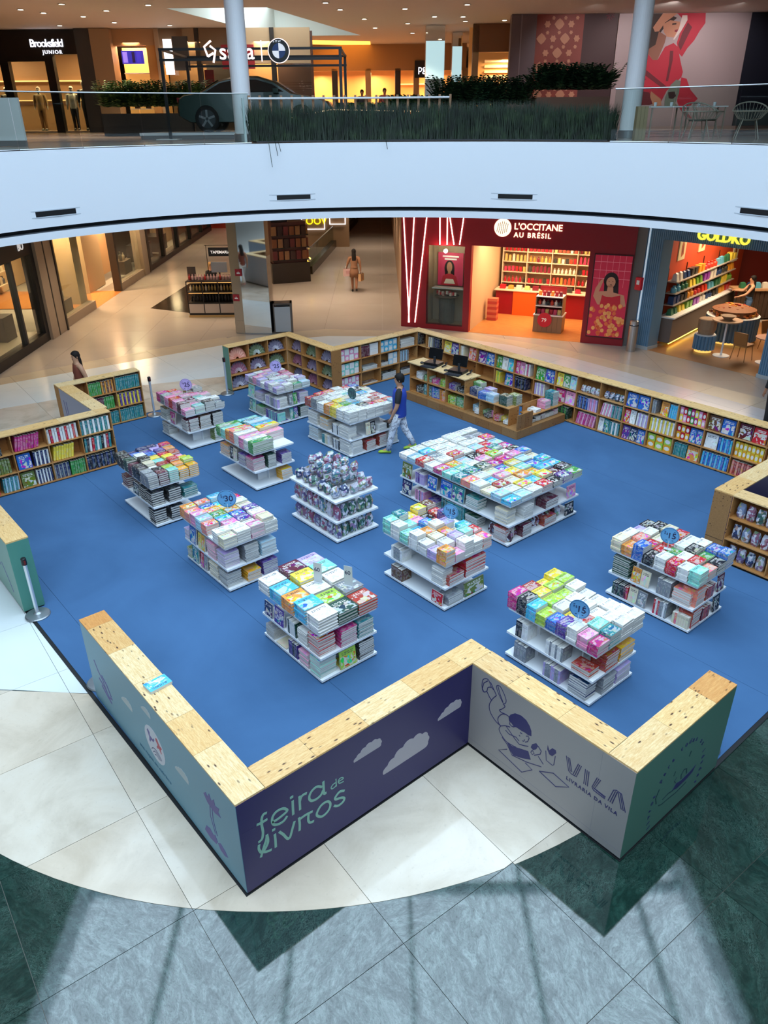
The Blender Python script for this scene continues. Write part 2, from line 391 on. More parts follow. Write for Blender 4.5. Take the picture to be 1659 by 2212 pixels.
# carpet with its black edging, laid in strips
oc=[(2.03,4.46),(5.01,4.46),(5.01,2.40),(11.0,2.40),(11.0,4.63),(14.5,4.63),(14.5,15.65),(11.5,15.65),(11.5,17.42),(4.99,17.38),(4.99,15.08),(1.96,15.08),(1.96,10.4)]
def grow(poly,e):
    o=[];n=len(poly)
    for i in range(n):
        a=Vector(poly[i-1]);b=Vector(poly[i]);c=Vector(poly[(i+1)%n])
        d1=(b-a).normalized();d2=(c-b).normalized();n1=Vector((d1.y,-d1.x));n2=Vector((d2.y,-d2.x))
        k=(n1+n2)/(1+n1.dot(n2)); o.append(tuple(b+k*e))
    return o
car=thing('fair_carpet','blue carpet with black edging under the whole book fair','carpet')
MB().prism(grow(oc,.05),.0005,.007).build('edging',mat('black_edging','#0d0f13',.6),car)
for k in range(8):
    x0=.4+k*2.0
    pc=clip(oc,[(x0,0),(x0+1.996,0),(x0+1.996,20),(x0,20)])
    if len(pc)>2: MB().prism(pc,.007,.014).build('carpet_strip',CARPET,car)
CZ=.014

# ---------------------------------------------------------------- round balcony, slab, ceilings
UZ=5.93; FB=4.38; LC=4.12; UC=9.85
def upts(r, back=14.0, n=60):
    """the void's outline: an arc facing the camera with straight sides running back past it"""
    o=[]; d=Vector((CA,SA,0)); a0=math.degrees(YAW)-90
    e=RC+Vector((math.cos(rad(a0)),math.sin(rad(a0)),0))*r
    o.append(e-d*back)
    for i in range(n+1):
        a=rad(a0+180*i/n); o.append(RC+Vector((math.cos(a),math.sin(a),0))*r)
    o.append(o[-1]-d*back)
    return o
def band(name, r0,z0,r1,z1,m,parent=None, back=14.0, smooth=True):
    A=upts(r0,back);B=upts(r1,back);k=len(A)
    vs=[(p.x,p.y,z0) for p in A]+[(p.x,p.y,z1) for p in B]
    o=MB().add(vs,[(i,k+i,k+i+1,i+1) for i in range(k-1)]).build(name,m,parent,smooth=smooth); return o
fas=band('balcony_fascia',RR,FB,RR,UZ-.02,WHITE); tag(fas,kind='structure'); fas.name='trim_1'
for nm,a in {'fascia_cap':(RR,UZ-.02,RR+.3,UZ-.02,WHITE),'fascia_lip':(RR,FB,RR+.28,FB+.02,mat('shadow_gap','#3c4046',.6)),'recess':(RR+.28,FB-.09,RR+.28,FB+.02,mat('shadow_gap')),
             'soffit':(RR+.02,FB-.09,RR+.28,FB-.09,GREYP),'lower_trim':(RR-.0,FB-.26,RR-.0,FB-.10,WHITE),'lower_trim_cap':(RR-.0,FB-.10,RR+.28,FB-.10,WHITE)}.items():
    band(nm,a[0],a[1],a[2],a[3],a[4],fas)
lcz=band('ceiling_lower',RR,LC,RR+42,LC,mat('lower_ceiling','#d8cdbd',.8)); lcz.name='ceiling'; tag(lcz,kind='structure')
UFL=soft('upper_floor_stone','#c9ae9b','#b89c88',.5,.18)
ufl=band('floor_upper',RR+.0,UZ-.005,RR+42,UZ-.005,UFL); ufl.name='floor'; tag(ufl,kind='structure')
# pale stone bands laid in the upper floor
for d0,d1,m in ((23.2,23.7,'#8a6a5a'),(26.5,28.5,'#d0b8a6'),(31,31.4,'#8a6a5a')):
    MB().prism([P2(-40,d0),P2(30,d0),P2(30,d1),P2(-40,d1)],UZ-.004,UZ+.004).build('stone_band',soft('band'+m,m,m,.5,.2),ufl)
# upper ceiling around the roof light, with a rectangular light well in it
WELL=[(-7.4,31.4),(-3.9,31.4),(-0.9,42.0),(-4.9,42.0)]
a0=math.degrees(YAW)-90
def ring_ceiling():
    mb=MB(); A=upts(RR+.5); B=upts(RR+19.5); k=len(A)
    # flat plates left and right of the well, in (s,d) strips
    def quad(pts): mb.add([tuple(V(s,d,UC)) for s,d in pts],[tuple(range(len(pts)))])
    n=len(A); inner=[]
    for p in A: inner.append((p.x*SA-p.y*CA, p.x*CA+p.y*SA))
    dmax=max(q[1] for q in inner)+.05
    L=[q for q in inner if q[0]<=inner[n//2][0]]; Rr=[q for q in inner if q[0]>=inner[n//2][0]]
    for i in range(n-1):
        p,q=inner[i],inner[i+1]
        if p[0]>=inner[n//2][0]-1e-6 and q[0]>=inner[n//2][0]-1e-6: quad([p,(45,p[1]),(45,q[1]),q])
        else: quad([p,(-45,p[1]),(-45,q[1]),q])
    quad([(-45,dmax-.05),(45,dmax-.05),(45,31.4),(-45,31.4)])
    quad([(-45,31.4),(-7.4,31.4),(-4.9,42),(-45,42)]); quad([(-3.9,31.4),(45,31.4),(45,42),(-0.9,42)])
    quad([(-45,42),(45,42),(45,75),(-45,75)])
    return mb
uce=ring_ceiling().build('ceiling',CEIL); tag(uce,kind='structure')
mb=MB()
for i in range(4):
    p,q=WELL[i],WELL[(i+1)%4]
    a,b=V(*p,UC),V(*q,UC); mb.add([a,b,(b.x,b.y,11.2),(a.x,a.y,11.2)],[(0,1,2,3)])
mb.build('light_well',mat('well_paint','#dfeae6',.6),uce)
lamp('light_well_sky','AREA',V(-4.3,36.7,11.15),900,(.86,.96,1.0),5,aim=V(-4.3,36.7,0),sizey=9)
# cove strip beside the well
MB().prism([P2(-3.7,44.2),P2(-.5,45.4),P2(-.5,47.5),P2(-3.9,46.4)],UC-.03,UC-.005).build('cove_light',mat('cove_glow','#ffb24a',.5,emit=4.0),uce)
# roof light: upstand, beams; unseen near half lengthened for light on the printed panels
KR=7.7
def stadium(r,back=15.0,n=48):
    """outline of the roof light: a round end over the fair, its unseen near part added to light the wall fronts"""
    o=[]; d=Vector((CA,SA,0))
    for i in range(n+1): o.append(RC+Vector((math.cos(YAW-PI/2+PI*i/n),math.sin(YAW-PI/2+PI*i/n),0))*r)
    e=RC-d*back
    for i in range(n+1): o.append(e+Vector((math.cos(YAW+PI/2+PI*i/n),math.sin(YAW+PI/2+PI*i/n),0))*r*(1 if r<20 else 1))
    return o
A=stadium(KR); na=len(A)
mb=MB(); mb.add([(p.x,p.y,z) for z in (10.6,11.6) for p in A],[(i,(i+1)%na,na+(i+1)%na,na+i) for i in range(na)]); mb.build('roof_upstand',WHITE,uce)
sk=MB()
for k in range(-2,3):
    s=RC.x*SA-RC.y*CA+.6+k*2.9
    a,b=V(s,-9,11.15),V(s,22.5,11.15); sk=MB()
    d=(b-a); n=Vector((SA,-CA,0))*.035
    sk.add([a-n,a+n,b+n,b-n,a-n+Vector((0,0,.3)),a+n+Vector((0,0,.3)),b+n+Vector((0,0,.3)),b-n+Vector((0,0,.3))],[(3,2,1,0),(4,5,6,7),(0,1,5,4),(1,2,6,5),(2,3,7,6),(3,0,4,7)])
    sk.build('roof_beam',mat('roof_beam','#c3ccd3',.6),uce)
for k in range(5):
    d0=-5+k*6.0; a,b=V(-11.5,d0,11.25),V(9.5,d0,11.25); n=Vector((CA,SA,0))*.07
    MB().add([a-n,a+n,b+n,b-n,a-n+Vector((0,0,.35)),a+n+Vector((0,0,.35)),b+n+Vector((0,0,.35)),b-n+Vector((0,0,.35))],[(3,2,1,0),(4,5,6,7),(0,1,5,4),(1,2,6,5),(2,3,7,6),(3,0,4,7)]).build('roof_beam',mat('roof_beam'),uce)
# outer walls of the hall
def wall(name,p,q,z0,z1,m):
    a,b=V(*p),V(*q); o=MB().add([(a.x,a.y,z0),(b.x,b.y,z0),(b.x,b.y,z1),(a.x,a.y,z1)],[(0,1,2,3)]).build(name,m); return tag(o,kind='structure')
WL=mat('hall_wall','#cfc4b6',.7)
wall('wall_left',(-45,-14),(-45,75),0,11.3,WL); wall('wall_right',(45,75),(45,-14),0,11.3,WL); wall('wall_far',(-45,75),(45,75),0,11.3,WL); wall('wall_back',(45,-14),(-45,-14),0,11.3,WL)
rf=MB(); B=stadium(70)
rf.add([(p.x,p.y,11.21) for q_ in (A,B) for p in q_],[(i,(i+1)%na,na+(i+1)%na,na+i) for i in range(na)])
tag(rf.build('roof',CEIL),kind='structure')

# linear air slots in the fascia: (angle, half width)
for a,nm in ((101.0,''),(64.0,''),(28.2,''),(-9.2,'')):
    t=thing('air_slot',{101.0:'dark linear air slot in the white fascia, farthest left',64.0:'dark air slot in the white fascia above the mirrored column',28.2:'dark air slot in the white fascia above the red shop sign',-9.2:'dark air slot in the white fascia, farthest right'}[a],'air vent',
        (RC.x+(RR-.001)*math.cos(rad(a)),RC.y+(RR-.001)*math.sin(rad(a)),4.66),rad(a)+PI/2,'air slots in the balcony fascia')
    MB().box((-.68,-.004,-.055),(.68,.012,.055)).build('opening',BLACK,t)
    MB().box((-.72,-.0,-.075),(.72,.02,-.055)).box((-.72,0,.055),(.72,.02,.075)).box((-.72,0,-.055),(-.68,.02,.055)).box((.68,0,-.055),(.72,.02,.055)).build('rim',mat('slot_rim','#b9c0c8',.5),t)
# ---------------------------------------------------------------- books
PAL={'w':('white','#e9e7e2'),'c':('cream','#e3d5b4'),'s':('sky-blue','#4fb6da'),'o':('orange','#e39440'),'G':('dark-green','#1d4638'),'R':('brick-red','#a6382c'),
'r':('red','#c4242c'),'m':('magenta','#bf2d78'),'p':('pink','#e593b6'),'l':('lilac','#b9a4d6'),'u':('purple','#56388e'),'n':('navy','#1c2858'),'b':('blue','#2a62b4'),
't':('teal','#2b8488'),'i':('mint','#8bd4c4'),'g':('green','#459646'),'L':('lime','#a9cb49'),'y':('yellow','#ecd044'),'d':('golden','#e4a422'),'B':('brown','#6b4832'),
'k':('black','#1c1c22'),'e':('grey','#85878c'),'a':('salmon','#e47f6c'),'M':('maroon','#5f1e34'),'v':('olive-green','#6f7d36'),'h':('light-blue','#a9cfe2')}
def unit_book(name, ct, ins):
    r=[]
    def ring(z,i): return [(-.5,-.5+i,z),(.5-i,-.5+i,z),(.5-i,.5-i,z),(-.5,.5-i,z)]
    lv=[ring(0,0),ring(ct,0),ring(ct,ins),ring(1-ct,ins),ring(1-ct,0),ring(1,0)]
    vs=[p for q in lv for p in q]; fs=[(3,2,1,0),(20,21,22,23)]; mi=[0,0]; uv=[[(-1,-1)]*4,[(0,0),(1,0),(1,1),(0,1)]]
    for k in range(5):
        for j in range(4):
            a=k*4+j;b=k*4+(j+1)%4; fs.append((a,b,b+4,a+4))
            mi.append(1 if (k==2 and j!=3) else 0)
            if j==3: uv.append([(.35,1),(.35,0),(.65,0),(.65,1)])
            else: uv.append([(-1,-1)]*4)
    return vs,fs,mi,uv
def book_mesh(name, ct, ins, mats):
    vs,fs,mi,uv=unit_book(name,ct,ins)
    me=bpy.data.meshes.new(name); me.from_pydata(vs,[],fs)
    for m_ in mats: me.materials.append(m_)
    me.polygons.foreach_set('material_index',mi)
    l=me.uv_layers.new(name='UVMap'); l.data.foreach_set('uv',[c for q in uv for p in q for c in p]); me.update(); return me
HARD=book_mesh('hardback',.09,.035,[COVER,PAGES]); SOFT=book_mesh('paperback',.03,.004,[COVER,PAGES])
UH=unit_book('h',.09,.035); US=unit_book('s',.03,.004)
COUNT={}
LIMIT={'paperback_book':300,'hardback_book':300,'shelf_book':300,'picture_book':290}
FV=[];FF=[];FM=[];FC=[];FUV=[]
def jit(c,k=.06):
    f=1+R_.uniform(-k,k); return tuple(min(1,max(0,x*f)) for x in c[:3])
def fill_book(M4,dim,code,amt=0.0,hard=False):
    vs,fs,mi,uv=UH if hard else US; b=len(FV); c=jit(lin(PAL[code][1]))
    for v in vs: q=M4@Vector((v[0]*dim[0],v[1]*dim[1],v[2]*dim[2])); FV.append((q.x,q.y,q.z))
    for f,m_,u_ in zip(fs,mi,uv):
        FF.append(tuple(b+i for i in f)); FM.append(m_)
        for p in u_: FUV.extend(p); FC.extend((*c,amt))
def put_book(kind,M4,dim,code,amt,label,group,hard=False):
    if COUNT.get(kind,0)>=LIMIT.get(kind,300): return fill_book(M4,dim,code,amt,hard)
    COUNT[kind]=COUNT.get(kind,0)+1
    o=bpy.data.objects.new(kind,HARD if hard else SOFT); C.objects.link(o)
    o.matrix_world=M4@Matrix.Diagonal((*dim,1)); c=jit(lin(PAL[code][1]),.12); o.color=(*c,amt)
    return tag(o,label,'book',group)
def T4(x,y,z,rz=0.0): return Matrix.Translation((x,y,z))@Matrix.Rotation(rz,4,'Z')
STAND=Matrix(((0,0,1,0),(1,0,0,0),(0,1,0,0),(0,0,0,1)))      # spine to the front, height up, thickness along x
FACE=Matrix(((1,0,0,0),(0,0,-1,0),(0,1,0,0),(0,0,0,1)))       # cover to the front

# ---------------------------------------------------------------- the fair's low walls and bookcases
WH=1.2; WT=.3
PANELS={}
def pan(hexc): return mat('printed_panel_'+hexc,hexc,.42)
def fair_wall(label, loc, rz, L, bays, joints, panel=None, px=None, end0=None, end1=None, cat='bookcase', capm=None, name='low_bookcase', rows=3, back=True, group=None):
    t=thing(name,label,cat,(loc[0],loc[1],CZ),rz,group)
    h=WH-CZ
    MB().box((0,WT-.02,.02),(L,WT,h-.02)).build('back_panel',PINE,t)
    MB().box((.0,.015,0),(L,WT-.01,.02)).build('plinth',BLACK,t)
    bw=L/bays; zs=[.02+(h-.04)*k/rows for k in range(rows+1)]
    for k in range(rows):
        MB().box((0.018,0,zs[k]),(L-.018,WT-.02,zs[k]+.018)).build('shelf',PINE,t)
    for i in range(bays+1):
        x=min(max(i*bw-.009,0),L-.018); MB().box((x,0.002,.02),(x+.018,WT-.02,h-.02)).build('divider' if 0<i<bays else 'end_panel',PINE,t)
    js=sorted(joints); 
    for i in range(len(js)-1):
        mm=(capm or {}).get(i,OSB)
        MB().box((js[i]+.0015,-.006,h-.02),(js[i+1]-.0015,WT+.004,h)).build('top_panel',mm,t)
    if panel:
        a,b=px or (0,L); MB().box((a,WT,.02),(b,WT+.004,h-.02)).build('printed_panel',pan(panel),t)
    if end0: MB().box((-.004,0,.02),(0,WT,h-.02)).build('printed_end',pan(end0),t)
    if end1: MB().box((L,0,.02),(L+.004,WT,h-.02)).build('printed_end',pan(end1),t)
    t['bw']=bw; return t
NAVY='#241f55'; TEALB='#5f91a5'; GREYPN='#918d8c'; GRN='#4c7668'
ea=fair_wall('light-blue printed low wall with knotty chipboard top, ending at a stanchion',(2.3,4.42),PI/2,3.63,5,[0,.76,1.33,2.08,2.75,3.36,3.63],TEALB,cat='low wall',capm={5:OSBO},name='printed_bookcase',group='printed low walls of the fair')
abw=fair_wall('navy printed low wall with book fair lettering and clouds',(5.27,4.72),PI,2.97,4,[0,.45,1.09,1.77,2.4,2.97],NAVY,(.3,3.27),cat='low wall',name='printed_bookcase',group='printed low walls of the fair')
bc=fair_wall('grey printed low wall with drawing of a boy lying down reading',(5.27,2.36),PI/2,2.06,3,[.3,.9,1.56,2.06],GREYPN,(0,2.06),cat='low wall',name='printed_bookcase',group='printed low walls of the fair')
cdw=fair_wall('dark green printed low wall with arched lettering, beside the green marble',(6.80,2.66),PI,1.53,2,[0,.43,1.1,1.83],GRN,(0,1.83),cat='low wall',capm={0:OSBO},name='printed_bookcase',group='printed low walls of the fair')
fw=fair_wall('green printed low wall running off the picture beside the white floor',(2.2,10.55),PI/2,4.28,6,[0,.6,1.25,1.9,2.6,3.4,4.28],'#7fa596',end0='#4f8a7c',cat='low wall',name='printed_bookcase',group='printed low walls of the fair')
Lb=fair_wall('low bookcase of bright book rows at the left edge, facing the carpet',(1.9,14.83),0,3.3,5,[0,.7,1.5,2.3,3.05,3.3],'#8b98a8')
lw=fair_wall('short grey printed wall joining two bookcases by the walking woman',(5.25,15.13),PI/2,1.97,3,[0,.7,1.35,1.97],'#a2a2b4',cat='low wall',name='printed_bookcase',group='printed low walls of the fair')
Fb=fair_wall('small bookcase of green and blue rows near the walking woman',(4.95,17.1),0,1.91,3,[0,.6,1.3,1.91],'#9aa0ae')
Gb=fair_wall('back bookcase showing striped fan books, with green end panel',(9.45,17.45),0,1.8,3,[0,.5,1.1,1.8],'#9aa0ae',end0='#4f8a7c')
Hb=fair_wall('bookcase of fan books at right angles to the green-ended bookcase',(11.25,17.45),-PI/2,2.05,3,[-.3,.4,1.2,2.05],'#9aa0ae',end1=None)
Ib=fair_wall('back bookcase of boxed sets and black packs behind the man',(11.55,15.4),0,2.7,4,[0,.6,1.3,2.0,2.7],'#9aa0ae')
Rb=fair_wall('long bookcase running along the fair in front of the red shop',(14.25,15.7),-PI/2,10.8,17,[0,1.3,2.5,3.6,4.75,5.9,7.2,7.75,8.45,9.05,9.6,10.2,10.8],'#9aa0ae')
Sb=fair_wall('bookcase of clear toy packs beside the purple panel, at the right edge',(11.02,4.6),-PI/2,2.24,3,[0,.8,1.6,2.24],'#9aa0ae')
pw=fair_wall('purple panelled low wall with chipboard top at the right edge',(14.25,4.9),PI,3.23,5,[0,.7,1.3,1.9,2.5,3.23],'#3c3260',cat='low wall',name='printed_bookcase',group='printed low walls of the fair')
MB().box((-.004+3.23,0,.02),(3.236,.3,WH-CZ-.02)).build('end_panel',PINED,pw); MB().box((3.236,0,.36),(3.239,.3,.364)).build('seam',BLACK,pw)
# end boards standing against the carpet side of the corner posts
MB().box((2.05,-.002,.02),(2.058,.3,WH-CZ-.02)).build('end_board',PINED,Hb)

# printed pictures and lettering on the panels ------------------------------------------------
INK=mat('navy_ink','#25245c',.5); MINT=mat('mint_ink','#7faf9e',.5); CLOUD=mat('cloud_ink','#a39ea6',.5); PURP=mat('purple_ink','#5a4f8e',.5); PALE=mat('pale_cloud_ink','#a9b5b8',.5); REDI=mat('red_ink','#b33a4c',.5); DKG=mat('dark_teal_ink','#173640',.5); TXT=mat('teal_text_ink','#3f6f86',.5)
def P_bc(u,v,h=0): return (4.966-h,4.72-u,v)        # grey wall, u from the inner corner
def P_ab(u,v,h=0): return (u,4.416-h,v)
def P_ea(u,v,h=0): return (1.996-h,u,v)
def P_cd(u,v,h=0): return (u,2.356-h,v)
def flat(name, polys, m, place, par, t=.002):
    mb=MB(); inv=par.matrix_world.inverted() if False else None
    for p in polys:
        n=len(p); vs=[place(a,b,t) for a,b in p]+[place(a,b,0) for a,b in p]
        mb.add(vs,[tuple(range(n)),tuple(range(2*n-1,n-1,-1))]+[(i,n+i,n+(i+1)%n,(i+1)%n) for i in range(n)])
    return fix(mb,name,m,par)
def fix(mb,name,m,par):
    M=par_inv(par); mb.v=[tuple(M@Vector(v)) for v in mb.v]; o=mb.build(name,m,par); o['kind']='stuff'; return o
def par_inv(p): return (Matrix.Translation(p.location)@Matrix.Rotation(p.rotation_euler.z,4,'Z')).inverted()
def lines(name, L, wd, m, place, par, t=.002):
    mb=MB()
    for i,p in enumerate(L): mb.ribbon(p,wd,place,t+.0004*(i%5))
    return fix(mb,name,m,par)
def wtext(name,s,par,o,xd,yd,size,m,**kw):
    M=par_inv(par); R3=M.to_3x3(); return text(name,s,par,M@Vector(o),R3@Vector(xd),R3@Vector(yd),size,m,ext=.0012,**kw)
def curve(p,k=5):
    """smooth a stroke through its points"""
    o=[]; n=len(p); cl=p[0]==p[-1]
    for i in range(n-1):
        p0=p[i-1] if i>0 else (p[-2] if cl else p[0]); p1=p[i]; p2=p[i+1]; p3=p[i+2] if i+2<n else (p[1] if cl else p[-1])
        for j in range(k):
            t=j/k; o.append(tuple(.5*((2*p1[q])+(-p0[q]+p2[q])*t+(2*p0[q]-5*p1[q]+4*p2[q]-p3[q])*t*t+(-p0[q]+3*p1[q]-3*p2[q]+p3[q])*t**3) for q in (0,1)))
    o.append(tuple(p[-1])); return o
BOY=[[[.458,.989],[.467,1.065],[.508,1.108],[.544,1.114],[.569,1.081],[.594,1.042]],[[.493,.913],[.468,.946],[.484,1.034],[.538,1.097]],[[.458,.989],[.469,.933],[.493,.913],[.534,.954],[.545,1.01],[.594,1.042],[.624,1.027]],[[.574,1.106],[.647,1.014],[.671,.981]],[[.535,.948],[.576,.897],[.607,.875]],[[.662,1.093],[.674,1.121],[.716,1.128],[.771,1.068],[.804,1.008],[.801,.964],[.775,.939],[.728,.985],[.68,1.05],[.662,1.093]],[[.682,1.113],[.717,1.033],[.766,.954]],[[.671,.981],[.62,.898],[.583,.796],[.597,.712],[.654,.65],[.715,.621],[.767,.614]],[[.769,.928],[.798,.913],[.761,.853],[.728,.816],[.751,.803],[.821,.817],[.871,.816]],[[.821,.817],[.767,.786],[.722,.712],[.72,.653],[.759,.616],[.821,.66],[.889,.688]],[[.76,.609],[.743,.553],[.776,.504],[.853,.458],[.939,.464],[.994,.476]],[[.835,.663],[.888,.629],[.971,.575],[1.029,.546]],[[.833,.604],[.885,.584],[.981,.611],[1.026,.586]],[[.883,.754],[.879,.723],[.908,.715],[.942,.726]],[[1.027,.709],[1.054,.715]],[[1.015,.665],[1.032,.66]],[[1.064,.622],[1.084,.627],[1.094,.659]],[[1.109,.719],[1.134,.738],[1.149,.721],[1.135,.661],[1.104,.631]],[[1.029,.546],[1.096,.575],[1.148,.606]],[[1.272,.7],[1.316,.663],[1.308,.614],[1.236,.544]],[[1.204,.591],[1.188,.551],[1.21,.532],[1.233,.571],[1.204,.591]],[[1.287,.569],[1.36,.512]],[[.793,.473],[.87,.427],[.951,.326],[1.157,.382],[1.339,.46]],[[.876,.358],[.76,.262],[1.1,.192],[1.231,.331],[1.132,.356]],[[1.321,.383],[1.493,.492],[1.695,.459],[1.544,.34],[1.321,.383]],[[1.37,.71],[1.39,.592],[1.469,.584],[1.486,.604],[1.49,.726]]]
BOYF=[[[.857,.807],[.881,.858],[.938,.916],[1.018,.94],[1.088,.927],[1.139,.881],[1.167,.832],[1.174,.767],[1.133,.751],[1.091,.756],[1.051,.747],[1.01,.746],[.968,.744],[.942,.726],[.912,.747],[.89,.759],[.869,.758]],[[1.195,.67],[1.243,.72],[1.272,.7],[1.252,.642],[1.216,.601],[1.181,.617]],[[.868,.455],[.94,.45],[1.035,.492],[1.155,.54],[1.198,.451],[1.087,.387],[.965,.336],[.91,.383]],[[1.385,.799],[1.411,.748],[1.443,.801],[1.487,.806],[1.497,.773],[1.455,.699],[1.417,.697],[1.385,.743]]]
VILA=[[[1.616,.829],[1.665,.662],[1.7,.648]],[[1.636,.829],[1.685,.67]],[[1.656,.829],[1.703,.676]],[[1.762,.832],[1.72,.66]],[[1.78,.832],[1.74,.653]],[[1.799,.832],[1.76,.655],[1.7,.648]],[[1.847,.829],[1.853,.638]],[[1.868,.829],[1.874,.638]],[[1.889,.829],[1.896,.638]],[[1.985,.826],[1.946,.67],[1.967,.644],[2.1,.638]],[[2.005,.826],[1.96,.67],[2.1,.652]],[[2.025,.826],[1.976,.675],[2.104,.666]],[[2.135,.644],[2.172,.815],[2.2,.836],[2.256,.836],[2.328,.648]],[[2.158,.644],[2.192,.815]],[[2.181,.644],[2.212,.822]],[[2.22,.824],[2.282,.65]],[[2.241,.832],[2.305,.65]]]
lines('boy_drawing',[curve(p) if len(p)>5 else p for p in BOY],.0085,INK,P_bc,bc); flat('boy_drawing_fill',BOYF,INK,P_bc,bc,.0016); lines('store_lettering',VILA,.0085,INK,P_bc,bc)
wtext('store_lettering','LIVRARIA DA VILA',bc,P_bc(1.648,.538,0.002),(0,-1,0),(0,0,1),.062,INK,bold=.0012,space=1.22)
lines('panel_seam',[[(2.0,.02),(2.0,1.17)],[(0,.12),(2.36,.12)]],.0025,mat('seam_line','#7e7c86',.5),P_bc,bc,.0006)
# navy wall
FEIRA=[[[2.291,0.889],[2.258,0.896],[2.235,0.864],[2.226,0.788],[2.23,0.686],[2.215,0.611],[2.188,0.593],[2.171,0.59]],[[2.176,0.819],[2.226,0.808],[2.29,0.809]],[[2.335,0.732],[2.399,0.728],[2.496,0.751],[2.493,0.784],[2.454,0.822],[2.39,0.83],[2.344,0.795],[2.335,0.732],[2.354,0.685],[2.405,0.656],[2.458,0.658],[2.497,0.693]],[[2.569,0.841],[2.565,0.748],[2.563,0.657]],[[2.543,0.892],[2.579,0.89]],[[2.646,0.845],[2.644,0.754],[2.642,0.662]],[[2.645,0.768],[2.664,0.817],[2.696,0.83],[2.73,0.822]],[[2.908,0.777],[2.845,0.825],[2.781,0.804],[2.752,0.746],[2.773,0.69],[2.829,0.668],[2.887,0.684],[2.915,0.729]],[[2.924,0.84],[2.923,0.767],[2.925,0.678],[2.953,0.67]],[[2.266,0.621],[2.269,0.525],[2.233,0.459],[2.191,0.442],[2.168,0.505],[2.176,0.557]],[[2.266,0.621],[2.255,0.565],[2.226,0.502],[2.199,0.436],[2.179,0.381]],[[2.192,0.449],[2.24,0.409],[2.298,0.391]],[[2.347,0.564],[2.347,0.476],[2.343,0.384]],[[2.323,0.629],[2.358,0.625]],[[2.396,0.557],[2.438,0.485],[2.474,0.404],[2.504,0.395],[2.535,0.474],[2.57,0.565]],[[2.622,0.575],[2.624,0.478],[2.616,0.396]],[[2.633,0.546],[2.702,0.552],[2.78,0.539]],[[2.732,0.543],[2.723,0.461],[2.743,0.413],[2.787,0.4]],[[2.824,0.474],[2.879,0.543],[2.957,0.545],[2.991,0.483],[2.963,0.413],[2.896,0.388],[2.846,0.419],[2.824,0.474]],[[3.169,0.539],[3.11,0.567],[3.055,0.532],[3.06,0.499],[3.126,0.473],[3.162,0.439],[3.143,0.4],[3.082,0.392],[3.033,0.429]]]
DEW=[[[3.073,0.769],[3.075,0.666]],[[3.07,0.72],[3.038,0.721],[3.011,0.697],[3.022,0.67],[3.062,0.675],[3.074,0.703]],[[3.103,0.712],[3.16,0.712],[3.15,0.734],[3.118,0.742],[3.099,0.714],[3.115,0.681],[3.164,0.672]]]
lines('book_fair_lettering',[curve(p) for p in FEIRA],.027,MINT,P_ab,abw); lines('book_fair_lettering',[curve(p) for p in DEW],.011,MINT,P_ab,abw)
def circ(c,r,n=24,a0=0,a1=2*PI,ry=None): return [(c[0]+r*math.cos(a0+(a1-a0)*i/n),c[1]+(ry or r)*math.sin(a0+(a1-a0)*i/n)) for i in range(n+(0 if a1-a0>6.2 else 1))]
def cloud(x,y,wd,h):
    """one closed scalloped outline, flat below and rising to the right"""
    cs=[(.10,.12,.085),(.22,.30,.11),(.38,.52,.13),(.56,.66,.145),(.74,.76,.11),(.88,.66,.09),(.93,.44,.075),(.5,.25,.2),(.75,.35,.2),(.3,.15,.13),(.9,.2,.08)]
    cs=[(x+a*wd,y+b*h*.86,r*wd) for a,b,r in cs]; c=(x+wd*.55,y+h*.22); o=[]
    for k in range(110):
        an=2*PI*k/110; dx,dy=math.cos(an),math.sin(an); best=0
        for cx,cy,r in cs:
            ox,oy=cx-c[0],cy-c[1]; bq=ox*dx+oy*dy; disc_=r*r-(ox*ox+oy*oy-bq*bq)
            if disc_>0: best=max(best,bq+math.sqrt(disc_))
        px,py=c[0]+dx*best,c[1]+dy*best
        if py<y: tt=(y-c[1])/dy; px,py=c[0]+dx*tt,y
        o.append((px,py))
    return o
for q in ((3.29,.83,.37,.15),(3.66,.40,.67,.30),(4.45,.668,.37,.155)): flat('cloud_print',[cloud(*q)],CLOUD,P_ab,abw)
lines('panel_seam',[[(2.02,.82),(2.31,.80)]],.002,mat('navy_seam','#1a1748',.5),P_ab,abw,.0006)
# blue wall
for a,b in (((7.03,.75),(6.72,.66)),((6.41,1.04),(6.17,.95)),((5.72,.74),(5.41,.62))):
    wd=a[0]-b[0]; flat('cloud_print',[[(a[0]-(p[0]),p[1]) for p in cloud(0,b[1],wd,wd*.42)]],PALE,P_ea,ea)
flat('round_emblem',[circ((6.205,.57),.235,32)],mat('emblem_white','#c3c6d0',.5),P_ea,ea,.001)
flat('emblem_figure',[[(6.36,.68),(6.33,.72),(6.29,.69),(6.30,.64),(6.23,.63),(6.20,.67),(6.185,.65),(6.23,.59),(6.29,.585),(6.32,.53),(6.345,.54),(6.325,.60),(6.34,.64)]],PURP,P_ea,ea)
flat('emblem_figure',[[(6.14,.72),(6.10,.735),(6.08,.69),(6.05,.66),(6.02,.67),(6.01,.65),(6.05,.61),(6.04,.56),(6.06,.55),(6.09,.60),(6.14,.57),(6.15,.59),(6.11,.64),(6.15,.68)]],REDI,P_ea,ea)
lines('emblem_arc',[circ((6.2,.36),r,10,rad(30),rad(150)) for r in (.06,.1,.14)],.01,INK,P_ea,ea)
lines('flower_drawing',[[(4.97,.74),(5.0,.56),(4.95,.36)],[(4.93,.74),(4.95,.55),(4.91,.36)]],.012,PURP,P_ea,ea)
